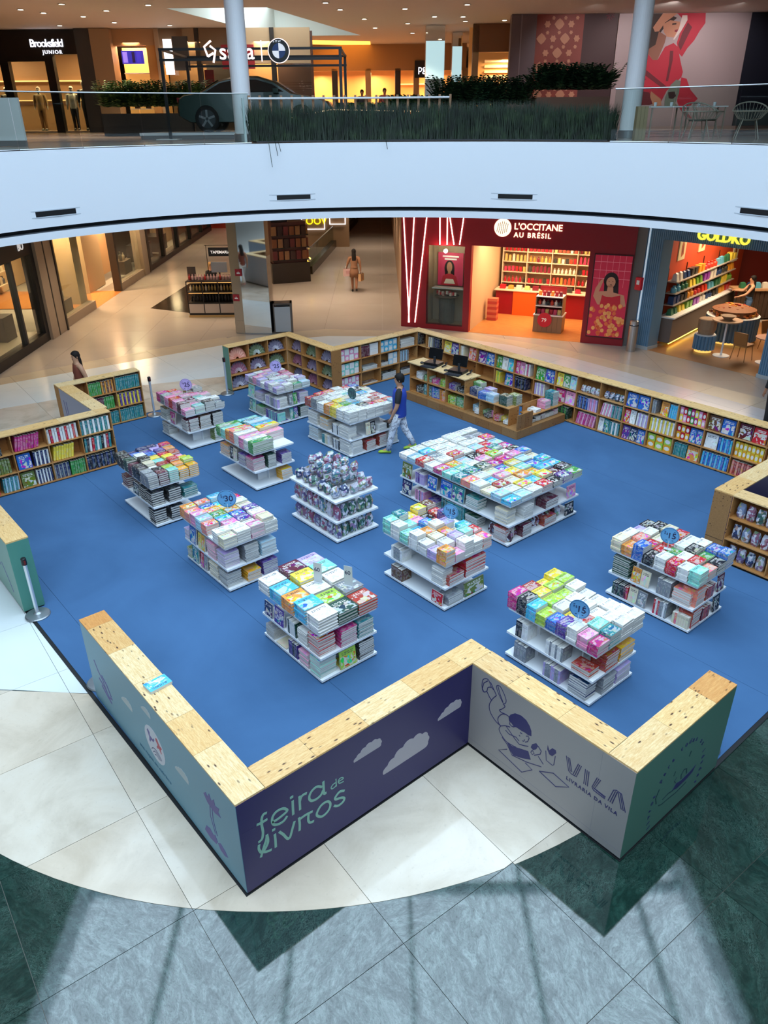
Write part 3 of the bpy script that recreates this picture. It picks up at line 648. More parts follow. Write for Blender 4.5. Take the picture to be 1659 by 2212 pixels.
flat('flower_drawing',[[(5.08,.80),(5.02,.86),(5.0,.82),(4.95,.90),(4.92,.83),(4.86,.90),(4.85,.82),(4.77,.85),(4.80,.78),(4.76,.74),(4.83,.72),(4.88,.70),(4.95,.71),(5.02,.73)],[(5.19,.20),(5.14,.30),(5.06,.33),(5.0,.29),(4.96,.33),(4.92,.26),(4.96,.2),(5.08,.17)],[(4.92,.25),(4.86,.30),(4.78,.27),(4.73,.22),(4.80,.18),(4.88,.19)]],PURP,P_ea,ea)
lines('flower_drawing',[[(7.8,.75),(7.72,.62),(7.62,.55),(7.55,.42)],[(7.75,.5),(7.6,.45),(7.5,.36),(7.4,.4)],[(7.7,.42),(7.55,.34),(7.45,.3)],[(7.62,.62),(7.5,.55),(7.42,.42)]],.03,PURP,P_ea,ea)
wtext('small_lettering','uma viagem em cada livro',ea,P_ea(6.7,.21,.002),(0,-1,0),(0,0,1),.075,TXT)
# green wall: lettering set along an arch over a boat drawing
arc='livros para todas as idades'; cx,cz,ra,rb=5.885,.36,.47,.56
for i,ch in enumerate(arc):
    if ch==' ': continue
    an=PI*1.16-(PI*1.32)*(i+.5)/len(arc); o=(cx+ra*math.cos(an),cz+rb*math.sin(an))
    ta=an-PI/2; xd=(math.cos(ta),0,math.sin(ta)); yd=(-math.sin(ta),0,math.cos(ta))
    p=Vector(P_cd(o[0],o[1],.002)); p=p-Vector(xd)*.02
    wtext('arched_lettering',ch,cdw,p,xd,yd,.09,INK,bold=.001)
flat('boat_drawing',[[(5.80,.37),(5.9,.33),(6.1,.335),(6.2,.36),(6.24,.44),(6.14,.41),(5.96,.40),(5.86,.43)]],INK,P_cd,cdw)
lines('boat_drawing',[[(5.56,.33),(5.62,.30),(5.75,.29),(5.9,.27),(6.1,.28)],[(5.62,.37),(5.72,.385),(5.82,.36)],[(5.50,.40),(5.46,.50),(5.5,.6)],[(5.95,.43),(5.93,.50),(5.97,.55),(6.03,.52),(6.05,.44)],[(6.02,.70),(6.04,.76)],[(5.76,.6),(5.78,.65)],[(5.84,.45),(5.80,.5),(5.84,.53)]],.014,DKG,P_cd,cdw)
# prints on the far grey wall and the green end wall
lines('wall_drawing',[[(16.9,.95),(16.85,.6),(16.8,.3)],[(16.75,.95),(16.72,.55)],[(16.4,.5),(16.3,.35),(16.2,.25)]],.03,PURP,lambda u,v,h=0:(4.946-h,u,v),lw)
flat('wall_drawing',[[(16.5,.15),(16.3,.45),(16.1,.4),(16.05,.2),(16.2,.1)]],PURP,lambda u,v,h=0:(4.946-h,u,v),lw)
lines('wall_drawing',[[(11.2,.6),(11.0,.35),(10.9,.2)],[(11.5,.8),(11.3,.5)]],.03,PURP,lambda u,v,h=0:(1.896-h,u,v),fw)
# ---------------------------------------------------------------- display tables
TB,TM,TT=.06,.41,.79       # upper faces of the three boards (above the carpet)
TABLE0=None
def table_parts(t, lx, ly):
    MB().box((.02,.02,0),(lx-.02,ly-.02,.022)).build('plinth',BLACK,t)
    for z,nm in ((TB,'base_board'),(TM,'middle_shelf'),(TT,'top_board')):
        MB().box((0,0,z-.032),(lx,ly,z)).build(nm,LAC,t)
    ys=(ly*.33,ly*.67); n=max(1,round(ly/1.37))
    ys=[ly*(k+.5)/(2*n)+0 for k in range(2*n)]
    for z0,z1 in ((TB,TM-.032),(TM,TT-.032)):
        for y in ys: MB().box((.25,y-.009,z0),(lx-.25,y+.009,z1)).build('divider',LAC,t)
        MB().box((lx/2-.009,ys[0]+.009,z0),(lx/2+.009,ys[-1]-.009,z1)).build('spine_panel',LAC,t)
        for y0,y1 in ((.25,ys[0]-.009),(ys[-1]+.009,ly-.25)): MB().box((lx/2-.009,y0,z0),(lx/2+.009,y1,z1)).build('end_divider',LAC,t)
SINGULAR={'paperback_book':'paperback','hardback_book':'hardback','picture_book':'picture book'}
TOPS=[]
def top_at(x,y):
    z=CZ+TT
    for a,b,w_,h_,t in TOPS:
        if abs(x-a)<w_/2+.06 and abs(y-b)<h_/2+.06: z=max(z,t)
    return z+.001
def pile(tk,x,y,z,w,h,n,t,code,amt,kind,hard,toplab,lowlab,grp,low=False,jx=.006,jr=.03,rz0=0.0):
    zz=z+.0005; M_=None
    for k in range(n):
        M_=T4(x+R_.uniform(-jx,jx),y+R_.uniform(-jx,jx),zz,rz0+R_.uniform(-jr,jr))
        tt=t*R_.uniform(.95,1.0)
        if k==n-1: put_book(kind,M_,(w,h,tt),code,amt,toplab,grp,hard)
        elif low: put_book(kind,M_,(w,h,tt),code,amt*.5,lowlab,grp+', lower copies',hard)
        else: fill_book(M_,(w,h,tt),code,amt*.4,hard)
        zz+=t+.0004
    TOPS.append((x,y,w,h,zz)); return zz
SIDES=[]
def top_books(key, x0,y0,lx,ly, cols, kind, tphrase, nrange, trange, amt=.8, hard=False, low=(), bw=None, bh=None, m=-.022, rzs=0.0, spread=1.0):
    nx=len(cols); 
    for ix,col in enumerate(cols):
        ny=len(col)
        for iy,cd_ in enumerate(col):
            if cd_=='.': continue
            cw=(lx-2*m)/nx; ch=(ly-2*m)/ny
            x=x0+m+cw*(ix+.5); y=y0+m+ch*(iy+.5)
            w_=(bw or cw*.96)*R_.uniform(.95,1.0); h_=(bh or ch*.95)*R_.uniform(.94,1.0)
            n=R_.randint(*nrange); t=R_.uniform(*trange)
            nm=PAL[cd_][0]; sg=SINGULAR[kind]
            a='%s %s topping pile %s of row %s, %s'%(nm,sg,ORD2[iy+1],ORD2[ix+1],tphrase)
            b='%s %s lying under the top of pile %s, row %s, %s'%(nm,sg,ORD2[iy+1],ORD2[ix+1],tphrase)
            edge=(ix==0 or iy==0)
            pile(key,x,y,CZ+TT,w_,h_,n,t,cd_,amt,kind,hard,a,b,'books on the '+tphrase,low=(edge and key in low) )
ORD2=['zero','one','two','three','four','five','six','seven','eight','nine','ten','eleven','twelve','thirteen','fourteen','fifteen','sixteen','seventeen','eighteen']
def shelf_fill(x0,y0,lx,ly,z,side,a0,a1,kind,code,n,t=.02,h=.22,depth=.2,hard=False,amt=.3,inset=.006):
    """books between the boards: lying piles, standing rows or faced-out covers on a side of the table"""
    top={TB:TM,TM:TT}[z]-.045; room=top-z
    if side=='x':     # the face towards -x
        def M_(a,d,zz,rz=0): return Matrix.Translation((x0+d,y0+a,CZ+zz))@Matrix.Rotation(-PI/2+rz,4,'Z')
    else:
        def M_(a,d,zz,rz=0): return Matrix.Translation((x0+a,y0+d,CZ+zz))@Matrix.Rotation(rz,4,'Z')
    if kind=='lie':
        wd=a1-a0; zz=z+.001; k=0
        while k<n and zz+t<z+room:
            fill_book(M_((a0+a1)/2+R_.uniform(-.008,.008),inset+h/2+R_.uniform(-.006,.006),zz,R_.uniform(-.03,.03)+PI/2*0),(wd*.95,h,t*.97),code,amt if k==n-1 else .15,hard); zz+=t+.0006; k+=1
    elif kind=='row':
        a=a0
        while a+t<a1:
            hh=min(h,room)*R_.uniform(.93,1.0)
            fill_book(M_(a,inset+.001,z+.001)@Matrix.Translation((0,depth/2,hh/2))@STAND,(depth,hh,t*.96),code if len(code)==1 else R_.choice(code),amt,hard); a+=t
    elif kind=='face':
        wd=(a1-a0)/n
        for k in range(n):
            hh=min(h,room)
            fill_book(M_(a0+wd*(k+.5),inset+.03,z+.001)@Matrix.Translation((0,0,hh/2))@Matrix.Rotation(rad(-6),4,'X')@FACE,(wd*.94,hh*.97,.02),code if len(code)==1 else code[k%len(code)],.9,hard)
DT={}
def table(key,x0,y0,label,lx=.92,ly=1.37):
    t=thing('display_table',label,'display table',(x0,y0,CZ),0,'white tiered display tables'); table_parts(t,lx,ly); DT[key]=(x0,y0,lx,ly); return t
table('T1',4.29,6.36,'white tiered table of hardbacks nearest the navy wall')
table('T2',6.52,3.86,'white tiered table with blank white books, behind the grey wall')
table('T3',8.80,3.86,'white tiered table with red and blue books, nearest the entrance post')
table('T4',6.60,6.48,'white tiered table of thick paperbacks in the middle of the carpet')
table('T5',8.71,7.12,'large double table covered in bright picture books',1.88,2.74)
table('T6',6.62,9.11,'white tiered table heaped with clear bags of small toys')
table('T7',4.47,9.00,'white tiered table of comics under the blue sign reading 30')
table('T8',4.54,11.67,'white tiered table of dark hardbacks and small bright books at far left')
table('T9',6.68,11.78,'half empty white tiered table with a bare corner, mid carpet')
table('T10',6.69,14.52,'white tiered table of pink books under the left lilac sign')
table('T11',8.99,14.50,'white tiered table of colouring books in front of the fan bookcases')
table('T12',9.05,11.83,'white tiered table of white books beside the man',1.37,1.58)

def D(k): return DT[k]
top_books('T1',*D('T1'),["wsosw","GLwyM","Rewil"],'hardback_book','table nearest navy wall',(4,5),(.040,.048),.75,True,low=('T1',))
top_books('T2',*D('T2'),["mpwubLskm","tirywLyR","wwwwwLLy","wwwwwwLy"],'paperback_book','table behind grey wall',(5,7),(.028,.034),.55,low=('T2',))
top_books('T3',*D('T3'),["iwrwkboc","arwgrraw","kgkwrcwl","bbwwrckk"],'paperback_book','table nearest entrance post',(5,7),(.028,.034),.6,low=('T3',))
top_books('T4',*D('T4'),["olwwiwi","pwcosit","wlowbpy","wiclrky","arswurB"],'paperback_book','central paperback table',(4,8),(.030,.036),.7,low=('T4',))
top_books('T5',*D('T5'),["shcwatimwrhw","hwRswtiowesw","wycpcGwhrwww","rsoybmpkwwww","kydiymLrhwww","uMsbhpwtrwew","gksscbkmhrew"],'picture_book','large double table',(4,6),(.018,.024),1.0)
top_books('T7',*D('T7'),["cw.ahpao","wwpsgoba","pwubdyss","wpwucwra"],'picture_book','table of comics',(9,11),(.016,.019),1.0)
top_books('T8',*D('T8'),["eekkMGkk","Mkwckwbn","iLRiybun","doryruln","dLypRorl"],'hardback_book','table of dark hardbacks',(5,7),(.034,.038),.35,True,low=('T8',))
top_books('T9',*D('T9'),["gwpwaoig","..pyshti"],'picture_book','half empty table',(11,14),(.016,.018),.9)
top_books('T10',*D('T10'),["pMprpem","ipMprpr","kwiprBe","nwepMep"],'paperback_book','table under left lilac sign',(5,9),(.022,.026),.7)
top_books('T11',*D('T11'),["lwlwlpel","wlhwelpw","gwlwpwlp","hlwmpmwl"],'picture_book','table before fan bookcases',(8,12),(.012,.016),.9)
top_books('T12',*D('T12'),["wwyoweR","wwgywwr","wkshcwwa","wrwwwiww","waRwskwr","hrwrwckb"],'paperback_book','table beside the man',(7,8),(.026,.03),.8)
# T1: white pile at the near corner of the half empty tables, extra piles
pile('T9',6.68+.66,11.78+.62,CZ+TT,.24,.20,6,.03,'p',.6,'picture_book',False,'pink and golden picture book on the short pile by the bare corner','','books on the half empty table')
pile('T7',4.47+.78,9.0+.10,CZ+TT,.20,.2,13,.02,'c',.4,'picture_book',False,'cream comic topping the tall leaning pile at the end corner of the comics table','','books on the table of comics')

# the middle and base shelves (seen from two sides of each table)
def S_(k,*a,**kw): x0,y0,lx,ly=D(k); shelf_fill(x0,y0,lx,ly,*a,**kw)
for z in (TB,TM):
    up=z==TM
    # T1
    S_('T1',z,'x',.04,.27,'lie','r' if up else 'i',9,t=.03,h=.26,amt=.9); S_('T1',z,'x',.30,.52,'lie','w' if up else 'p',8,t=.026); S_('T1',z,'x',.58,.80,'row' if up else 'row','kGw' if up else 'unk',8,h=.24)
    S_('T1',z,'x',.84,1.08,'face' if up else 'lie','ugt' if up else 'c',1,h=.27); S_('T1',z,'x',1.12,1.33,'face' if up else 'lie','n' if up else 'e',1 if up else 9)
    S_('T1',z,'y',.33,.60,'lie','m' if up else 'y',8 if up else 1,t=.03); S_('T1',z,'y',.30,.58,'face','L',1,h=.28) if not up else None; S_('T1',z,'y',.62,.88,'lie','t' if up else 'k',9 if up else 10,t=.027)
    # T2
    S_('T2',z,'x',.06,.34,'lie','R' if up else 'n',8 if not up else 3,t=.032,h=.2); S_('T2',z,'x',.50,.80,'row','we' if up else 'el',10 if up else 12,t=.03) ; S_('T2',z,'x',1.08,1.33,'row','kwL' if up else 'e',6,t=.05,h=.26)
    S_('T2',z,'y',.25,.52,'lie','R' if up else 'e',9,t=.026); S_('T2',z,'y',.55,.86,'lie','d' if up else 'l',7,t=.03)
    # T3
    S_('T3',z,'x',.06,.34,'lie' if up else 'row','a' if up else 'ac',6,t=.036,h=.2); S_('T3',z,'x',.40,.62,'row','eee' if up else 'rew',9,t=.03,h=.26); S_('T3',z,'x',.70,1.0,'face','co' if up else 'ec',2,h=.25); S_('T3',z,'x',1.04,1.33,'lie' if up else 'row','G' if up else 'kGrM',9,t=.033,hard=True)
    S_('T3',z,'y',.06,.3,'lie','R' if not up else 'a',7,t=.04); S_('T3',z,'y',.34,.56,'row','RMr',8,t=.035); S_('T3',z,'y',.66,.84,'face','M' if up else 'k',1,h=.27)
    # T4
    S_('T4',z,'x',.06,.30,'lie' if up else 'face','w' if up else 'r',8 if up else 1,t=.032,h=.2); S_('T4',z,'x',1.0,1.3,'row','kew' if up else 'B',5,t=.05)
    S_('T4',z,'y',.08,.40,'lie','R' if up else 'e',5,t=.03); S_('T4',z,'y',.42,.86,'lie' if up else 'face','r' if up else 'v',10 if up else 1,t=.028,h=.24)
    # T5
    S_('T5',z,'x',.06,.34,'lie','c' if up else 'R',10,t=.024); S_('T5',z,'x',.72,1.02,'lie','t' if up else 'G',7,t=.03); S_('T5',z,'x',1.06,1.66,'face' if up else 'row','tb' if up else 'tGt',2,h=.3); S_('T5',z,'x',1.75,2.0,'face' if up else 'lie','b' if up else 'u',1 if up else 6,h=.26); S_('T5',z,'x',2.10,2.36,'row','ul' if up else 'lpk',6); S_('T5',z,'x',2.42,2.70,'face','v' if up else 'n',1,h=.3)
    S_('T5',z,'y',.38,.62,'lie','w' if up else 'M',9,t=.025); S_('T5',z,'y',.95,1.3,'lie','M' if up else 'R',5,t=.03,h=.22); S_('T5',z,'y',1.55,1.8,'face','p' if up else 'k',1,h=.24)
    # T7
    S_('T7',z,'x',.05,.30,'lie','l' if up else 'e',16,t=.015,h=.25); S_('T7',z,'x',.34,.62,'lie','p' if up else 'c',17,t=.015); S_('T7',z,'x',.70,.92,'face','dy' if up else 'er',2,h=.28); S_('T7',z,'x',.98,1.2,'face','b' if up else 't',1,h=.3); S_('T7',z,'x',1.22,1.36,'lie','l' if up else 'v',9,t=.02)
    S_('T7',z,'y',.33,.58,'lie','e' if up else 'd',18 if up else 10,t=.016); S_('T7',z,'y',.62,.90,'lie','h' if up else 'u',14,t=.016)
    # T8
    S_('T8',z,'x',.04,.28,'lie','k',6,t=.042,h=.24,hard=True); S_('T8',z,'x',.31,.56,'lie','k',6 if up else 0,t=.042,h=.24,hard=True); S_('T8',z,'x',.60,.86,'face' if up else 'lie','k',1 if up else 0); S_('T8',z,'x',1.06,1.33,'lie','M' if up else 'k',5 if up else 0,t=.042,hard=True)
    S_('T8',z,'y',.31,.56,'lie','k',6,t=.042,hard=True); S_('T8',z,'y',.60,.88,'lie','t' if up else 'w',5 if up else 0,t=.036,h=.24,hard=True)
    # T9
    if up:
        S_('T9',z,'x',.05,.32,'lie','m',12,t=.02,h=.26); S_('T9',z,'x',.36,.62,'lie','u',11,t=.02); S_('T9',z,'x',.70,.95,'face','ck',2,h=.26); S_('T9',z,'x',1.0,1.33,'lie','ocw'[0],10,t=.022)
        S_('T9',z,'y',.31,.5,'lie','G',14,t=.018); S_('T9',z,'y',.62,.86,'lie','u',9,t=.022)
    else: S_('T9',z,'y',.60,.86,'lie','d',7,t=.03)
    # T10
    S_('T10',z,'x',.05,.30,'lie','M' if up else 'w',9 if up else 0,t=.028); S_('T10',z,'x',.62,.86,'face','m' if up else 'a',1,h=.27) if up else None; S_('T10',z,'x',1.02,1.33,'lie','G' if up else 'e',10,t=.025)
    S_('T10',z,'y',.05,.28,'lie','M' if up else 'c',10 if up else 0,t=.028); S_('T10',z,'y',.31,.58,'lie','B' if up else 'w',11 if up else 0,t=.026); S_('T10',z,'y',.62,.88,'lie','k' if up else 'v',11,t=.026)
    # T11
    S_('T11',z,'x',.05,.60,'row','lwe' if up else 'ui',16,t=.02); S_('T11',z,'x',.70,1.0,'lie','l' if up else 'g',12,t=.016); S_('T11',z,'x',1.05,1.33,'face','it',1 if up else 2,h=.3)
    S_('T11',z,'y',.06,.28,'lie','w' if up else 'u',14 if up else 1,t=.016); S_('T11',z,'y',.33,.56,'face','eg' if up else 'tu',2,h=.28); S_('T11',z,'y',.62,.88,'lie','l' if up else 'G',15,t=.016)
    # T12
    S_('T12',z,'x',.06,.40,'lie','w',9 if up else 11,t=.028); S_('T12',z,'x',.44,.72,'row','wwk' if up else 'ewwk',8,t=.035); S_('T12',z,'x',.80,1.1,'lie' if up else 'row','d' if up else 'tcw',7,t=.035); S_('T12',z,'x',1.18,1.54,'lie','w' if up else 'h',9,t=.03)
    S_('T12',z,'y',.06,.34,'lie','e' if up else 'w',1 if up else 7,t=.04); S_('T12',z,'y',.44,.70,'face' if up else 'lie','ck' if up else 'R',2 if up else 7,h=.28,t=.03); S_('T12',z,'y',.80,1.02,'lie','w' if up else 'R',4 if up else 7,t=.036); S_('T12',z,'y',1.08,1.33,'lie','k' if up else 'w',3 if up else 8,t=.036)

# ---------------------------------------------------------------- what stands in the bookcases
def bay_books(wallobj, bay, row, spec, phrase, rows=3):
    """spec pieces: 'r:code*n' standing row, 'f:code*n' faced covers, 'p:code*n' lying, 'b:code*n' two layers of boxes; joined by '|'"""
    bw=wallobj['bw']; h=WH-CZ; z0=.02+(h-.04)*(rows-1-row)/rows+.018; room=(h-.04)/rows-.03
    M0=Matrix.Translation(wallobj.location)@Matrix.Rotation(wallobj.rotation_euler.z,4,'Z')
    x=bay*bw+.02; xe=(bay+1)*bw-.02; parts=spec.split('|'); wsum=0
    rown=('top','middle','bottom')[row]
    ws=[]
    for p in parts:
        ty,rest=p.split(':'); code,n=rest.split('*'); n=int(n); ws.append((ty,code,n))
    seg=(xe-x)/len(ws)
    for ty,code,n in ws:
        grp='%s books, %s shelf, bay %s, %s'%(PAL[code[0]][0],rown,ORD2[bay+1],phrase)
        if ty in 'rl':
            t=min(.05,seg*.96/n); tilt=rad(-11) if ty=='l' else rad(R_.choice((-2,0,0,-4)))
            a=x+.004+(abs(math.sin(tilt))*.1)
            for k in range(n):
                c=code[k%len(code)]; hh=room*R_.uniform(.80,.86); 
                M_=M0@Matrix.Translation((a+t*k,.03+R_.uniform(0,.022),z0+.001+abs(math.sin(tilt))*t*1.05))@Matrix.Rotation(-tilt,4,'Y')@Matrix.Translation((0,.1,hh/2))@STAND
                put_book('shelf_book',M_,(.2,hh,t*.84),c,.25,'%s book standing on the %s shelf, bay %s of the %s'%(PAL[c][0],rown,ORD2[bay+1],phrase),'%s books, %s shelf, bay %s, %s'%(PAL[c][0],rown,ORD2[bay+1],phrase),False)
        elif ty=='f':
            wd=seg*.96/n
            for k in range(n):
                c=code[k%len(code)]; hh=room*.86; 
                M_=M0@Matrix.Translation((x+wd*(k+.5),.07,z0+.001))@Matrix.Rotation(rad(-7),4,'X')@Matrix.Translation((0,0,hh/2))@FACE
                put_book('shelf_book',M_,(min(wd*.92,.26),hh,.03),c,.9,'%s book shown cover out, place %s, %s shelf, bay %s of %s'%(PAL[c][0],ORD2[k+1],rown,ORD2[bay+1],phrase),grp)
        elif ty=='p':
            t=min(.035,room*.8/n)
            for k in range(n): fill_book(M0@T4(x+seg/2,.15,z0+.001+k*t,R_.uniform(-.04,.04)),(seg*.8,.2,t*.95),code[k%len(code)],.4)
        elif ty=='b':
            wd=seg*.97/n
            for lay in range(2):
                for k in range(n):
                    c=code[(k+lay)%len(code)]; hh=room*.43
                    M_=M0@Matrix.Translation((x+wd*(k+.5),.06,z0+.001+lay*(hh+.004)+hh/2))@FACE
                    boxset(M_,(wd*.9,hh,.05),c,'small %s boxed set, %s layer, %s shelf, bay %s of %s'%(PAL[c][0],('lower','upper')[lay],rown,ORD2[bay+1],phrase),'boxed sets, %s shelf, bay %s, %s'%(rown,ORD2[bay+1],phrase))
        x+=seg
BOXME=None
def boxset(M_,dim,c,label,grp):
    """a small carton with a round window on its face"""
    global BOXME
    if BOXME is None:
        mb=MB().box((-.5,-.5,-1),(.5,.5,0)); cc=circ((0,-.05),.36,14,ry=.3)
        b=len(mb.v); mb.v += [(p[0],p[1],.0) for p in cc]+[(p[0]*.92,p[1]*.92,.02) for p in cc]
        n=14; mb.f += [(b+i,b+(i+1)%n,b+n+(i+1)%n,b+n+i) for i in range(n)]+[tuple(b+n+i for i in range(n))]; mb.m += [1]*(n+1)
        BOXME=mb.mesh('carton',[COVER,mat('carton_window','#e7e3dc',.4)])
        BOXME.uv_layers.new(name='UVMap')
        for l in BOXME.uv_layers[0].data: l.uv=(-1,-1)
    if COUNT.get('boxed_set',0)>=200: return
    COUNT['boxed_set']=COUNT.get('boxed_set',0)+1
    o=bpy.data.objects.new('boxed_set',BOXME); C.objects.link(o); o.matrix_world=M_@Matrix.Diagonal((*dim,1)); o.color=(*jit(lin(PAL[c][1])),0); tag(o,label,'boxed set',grp)
LROW=[["r:kn*9","r:v*11","r:ry*5|r:th*8"],["l:m*9","f:b*1|r:nw*8","f:v*1|r:wn*10"],["r:wrw*12","l:y*8","r:en*8|r:g*7"],["r:tw*12","r:tkwrtw*11","r:nk*12"],]
for b,rows_ in enumerate(LROW):
    for r,sp in enumerate(rows_): bay_books(Lb,b+1,r,sp,'left bookcase')
for b,rows_ in enumerate([["r:nk*6","r:M*6","r:n*6"],["r:g*7|r:oB*7","r:M*6|r:g*5","r:g*6|r:t*6"],["r:t*12","r:yu*12","r:t*12"]]):
    for r,sp in enumerate(rows_): bay_books(Fb,b,r,sp,'bookcase by the walking woman')
# long bookcase: bay 0 at the far corner, 16 at the near end
RROW={0:"r:ek*6",1:"r:ce*4|r:nk*4",2:"f:yu*2",3:"r:cw*3|f:ar*2",4:"f:ub*2",5:"f:gws*3",6:"f:mp*2|r:wm*3",7:"f:gb*2",8:"f:yghb*3",11:"f:bb*2",12:"r:e*2|f:o*1|r:s*4",13:"b:yprgm*7",14:"f:Bb*2",15:"f:Mr*2",16:"f:rk*2"}
RMID={5:"r:yL*3|f:b*1",6:"r:nk*7",7:"r:lw*6",8:"f:mp*2",9:"r:nb*6|r:lp*5",10:"l:pw*7|r:te*5",11:"f:rw*2|r:wl*6",12:"r:ywyw*12",13:"b:dr*3|f:bb*2",14:"f:ws*1|r:bs*6",15:"b:dy*7",16:"f:oa*2"}
RBOT={8:"r:gG*8",9:"l:mp*10",10:"f:wt*2|r:tw*5",11:"f:unb*3",12:"b:dL*3",13:"r:t*9|f:o*1",14:"r:sb*12",15:"r:aR*8",16:"r:ra*8"}
for b in range(8,17):
    if b in RBOT: bay_books(Rb,b,2,RBOT[b],'long bookcase')
    if b in RMID: bay_books(Rb,b,1,RMID[b],'long bookcase')
    if b in RROW: bay_books(Rb,b,0,RROW[b],'long bookcase')
for b in range(0,8):
    if b in RROW: bay_books(Rb,b,0,RROW[b],'long bookcase')
    if b in RMID: bay_books(Rb,b,1,RMID[b],'long bookcase')
for b,rows_ in enumerate([["b:wp*4","b:iw*4","b:wp*5"],["r:M*6|b:w*1","p:ev*3","p:B*1"],["b:hs*4","p:k*3|b:hw*2","p:k*5"],["p:kw*6","r:eh*7","p:k*4"]]):
    for r,sp in enumerate(rows_): bay_books(Ib,b,r,sp,'back bookcase behind the man')

# fan-shaped books ---------------------------------------------------------------------------
def fan_mesh(name,ca,cb,cc_):
    mb=MB(); n=18; A=[]
    for i in range(n+1):
        an=PI*i/n; dz=.012 if i%2 else 0
        A.append([(r*math.cos(an),-dz-.004,r*math.sin(an)) for r in (.03,.085,.16,.185)])
    for i in range(n):
        for k in range(3):
            p=[A[i][k],A[i][k+1],A[i+1][k+1],A[i+1][k]]; mb.add(p,[(0,1,2,3)],(0 if i%2 else 1) if k==2 else (0 if k==1 and i%4==0 else 2 if k==1 else 1))
        mb.add([A[i][0],A[i][3],A[i+1][3],A[i+1][0]],[(3,2,1,0)],2)
    return mb.mesh(name,[mat('fan_'+ca,ca,.5),mat('fan_'+cb,cb,.5),mat('fan_'+cc_,cc_,.5)])
FANS=[('salmon',fan_mesh('f1','#c4705c','#dd8a72','#e6a088')),('black and white',fan_mesh('f2','#17181e','#e2e0e6','#84748c')),('green-centred striped',fan_mesh('f3','#1f2a30','#cfd6d6','#6b7a58')),('lilac',fan_mesh('f4','#33334a','#cdcad6','#7f7a90')),('grey and pink',fan_mesh('f5','#5c5a66','#c9b9bc','#9a5c70'))]
def fans(wallobj,bays,phrase):
    M0=Matrix.Translation(wallobj.location)@Matrix.Rotation(wallobj.rotation_euler.z,4,'Z'); h=WH-CZ; bw=wallobj['bw']
    for b in range(bays):
        for r in range(3):
            i=(b*3+r); nm,me=FANS[0 if (b==0 and r==0 and wallobj is Gb) else 1+(i*7)%4]
            z0=.02+(h-.04)*(2-r)/3+.02
            o=ob('fan_book',me); o.matrix_world=M0@Matrix.Translation((b*bw+bw*.5,.11,z0+.004))@Matrix.Rotation(rad(-10),4,'X')@Matrix.Diagonal((1.42,1,1.62,1))
            tag(o,'%s fan-shaped book, %s shelf, bay %s of %s'%(nm,('top','middle','bottom')[r],ORD2[b+1],phrase),'fan book','fan-shaped books in the back bookcases')
fans(Gb,3,'green-ended bookcase'); fans(Hb,3,'bookcase beside the pillar board')
# ---------------------------------------------------------------- price signs
def sign_disc(txt,x,y,z,rz,tz,colr,inkm,label,r=.125):
    tz=top_at(x,y); t=thing('price_sign',label,'price sign',(x,y,tz),rz)
    a=z-tz
    MB().tube([(0,0,0),(0,0,a-r*.6)],.006,8).build('rod',mat('clear_rod','#c9d3da',.1),t)
    MB().box((-.05,-.03,0),(.05,.03,.006)).build('foot',mat('clear_rod'),t)
    p=circ((0,a),r,32)
    MB().prism(p,-.003,.003,'y').build('disc',mat('sign_'+colr,colr,.3),t)
    mb=MB(); mb.ribbon(circ((0,a),r*.93,32),.004,lambda u,v,h:(u,-.0032-h,v),.001,closed=True); mb.build('ring',inkm,t)
    text('sign_lettering','R$',t,(-r*.62,-.0035,a+.01),(1,0,0),(0,0,1),r*.36,inkm,ext=.0008)
    text('sign_lettering',txt,t,(-r*.28,-.0035,a-r*.3),(1,0,0),(0,0,1),r*.95,inkm,ext=.0008,bold=.002)
    for u,v in ((-.6,.5),(.5,.55),(-.3,-.65),(.4,-.6),(.65,-.1)): MB().box((u*r*.9-.012,-.005,a+v*r*.9-.004),(u*r*.9+.012,-.0035,a+v*r*.9+.004)).build('sign_mark',inkm,t)
SINK=mat('sign_navy','#1b2350',.4); tz=CZ+TT
DZ=1.18
sign_disc('30',4.99,9.77,1.18,rad(-38),tz,'#5f9fd0',SINK,'round blue price sign reading 30 on the comics table',.15)
sign_disc('15',7.33,7.14,1.18,rad(-70),tz,'#5f9fd0',SINK,'round blue price sign reading 15 on the central paperback table')
sign_disc('15',6.70,4.29,1.18,rad(-75),tz,'#5f9fd0',SINK,'round blue price sign reading 15 among the blank white books',.13)
sign_disc('15',9.15,4.56,1.18,rad(-68),tz,'#5f9fd0',SINK,'round blue price sign reading 15 over the red and blue books',.13)
sign_disc('25',7.20,15.43,1.18,rad(-42),tz,'#b9abe0',SINK,'lilac round price sign reading 25 over the pink books',.14)
sign_disc('25',9.49,15.28,1.18,rad(-40),tz,'#b5a6dc',SINK,'lilac round price sign reading 25 before the fan bookcases',.14)
sign_disc('15',9.62,12.47,1.18,rad(-85),tz,'#2c5c64',SINK,'dark teal round price sign on the table beside the man',.13)
for x,y,l in ((4.82,7.1,'clear upright price card reading 60 nearest the pink book'),(5.06,6.75,'clear upright price card reading 60 beside the brick-red hardbacks')):
    t=thing('price_card',l,'price card',(x,y,top_at(x,y)),rad(-62))
    MB().box((-.06,-.002,.0),(.06,.002,.30)).build('card',mat('acrylic_card','#c4c8ca',.15),t); MB().box((-.06,-.03,0),(.06,.03,.004)).build('foot',mat('acrylic_card'),t)
    text('card_lettering','60',t,(-.05,-.0025,.17),(1,0,0),(0,0,1),.085,SINK,ext=.0006,bold=.001)

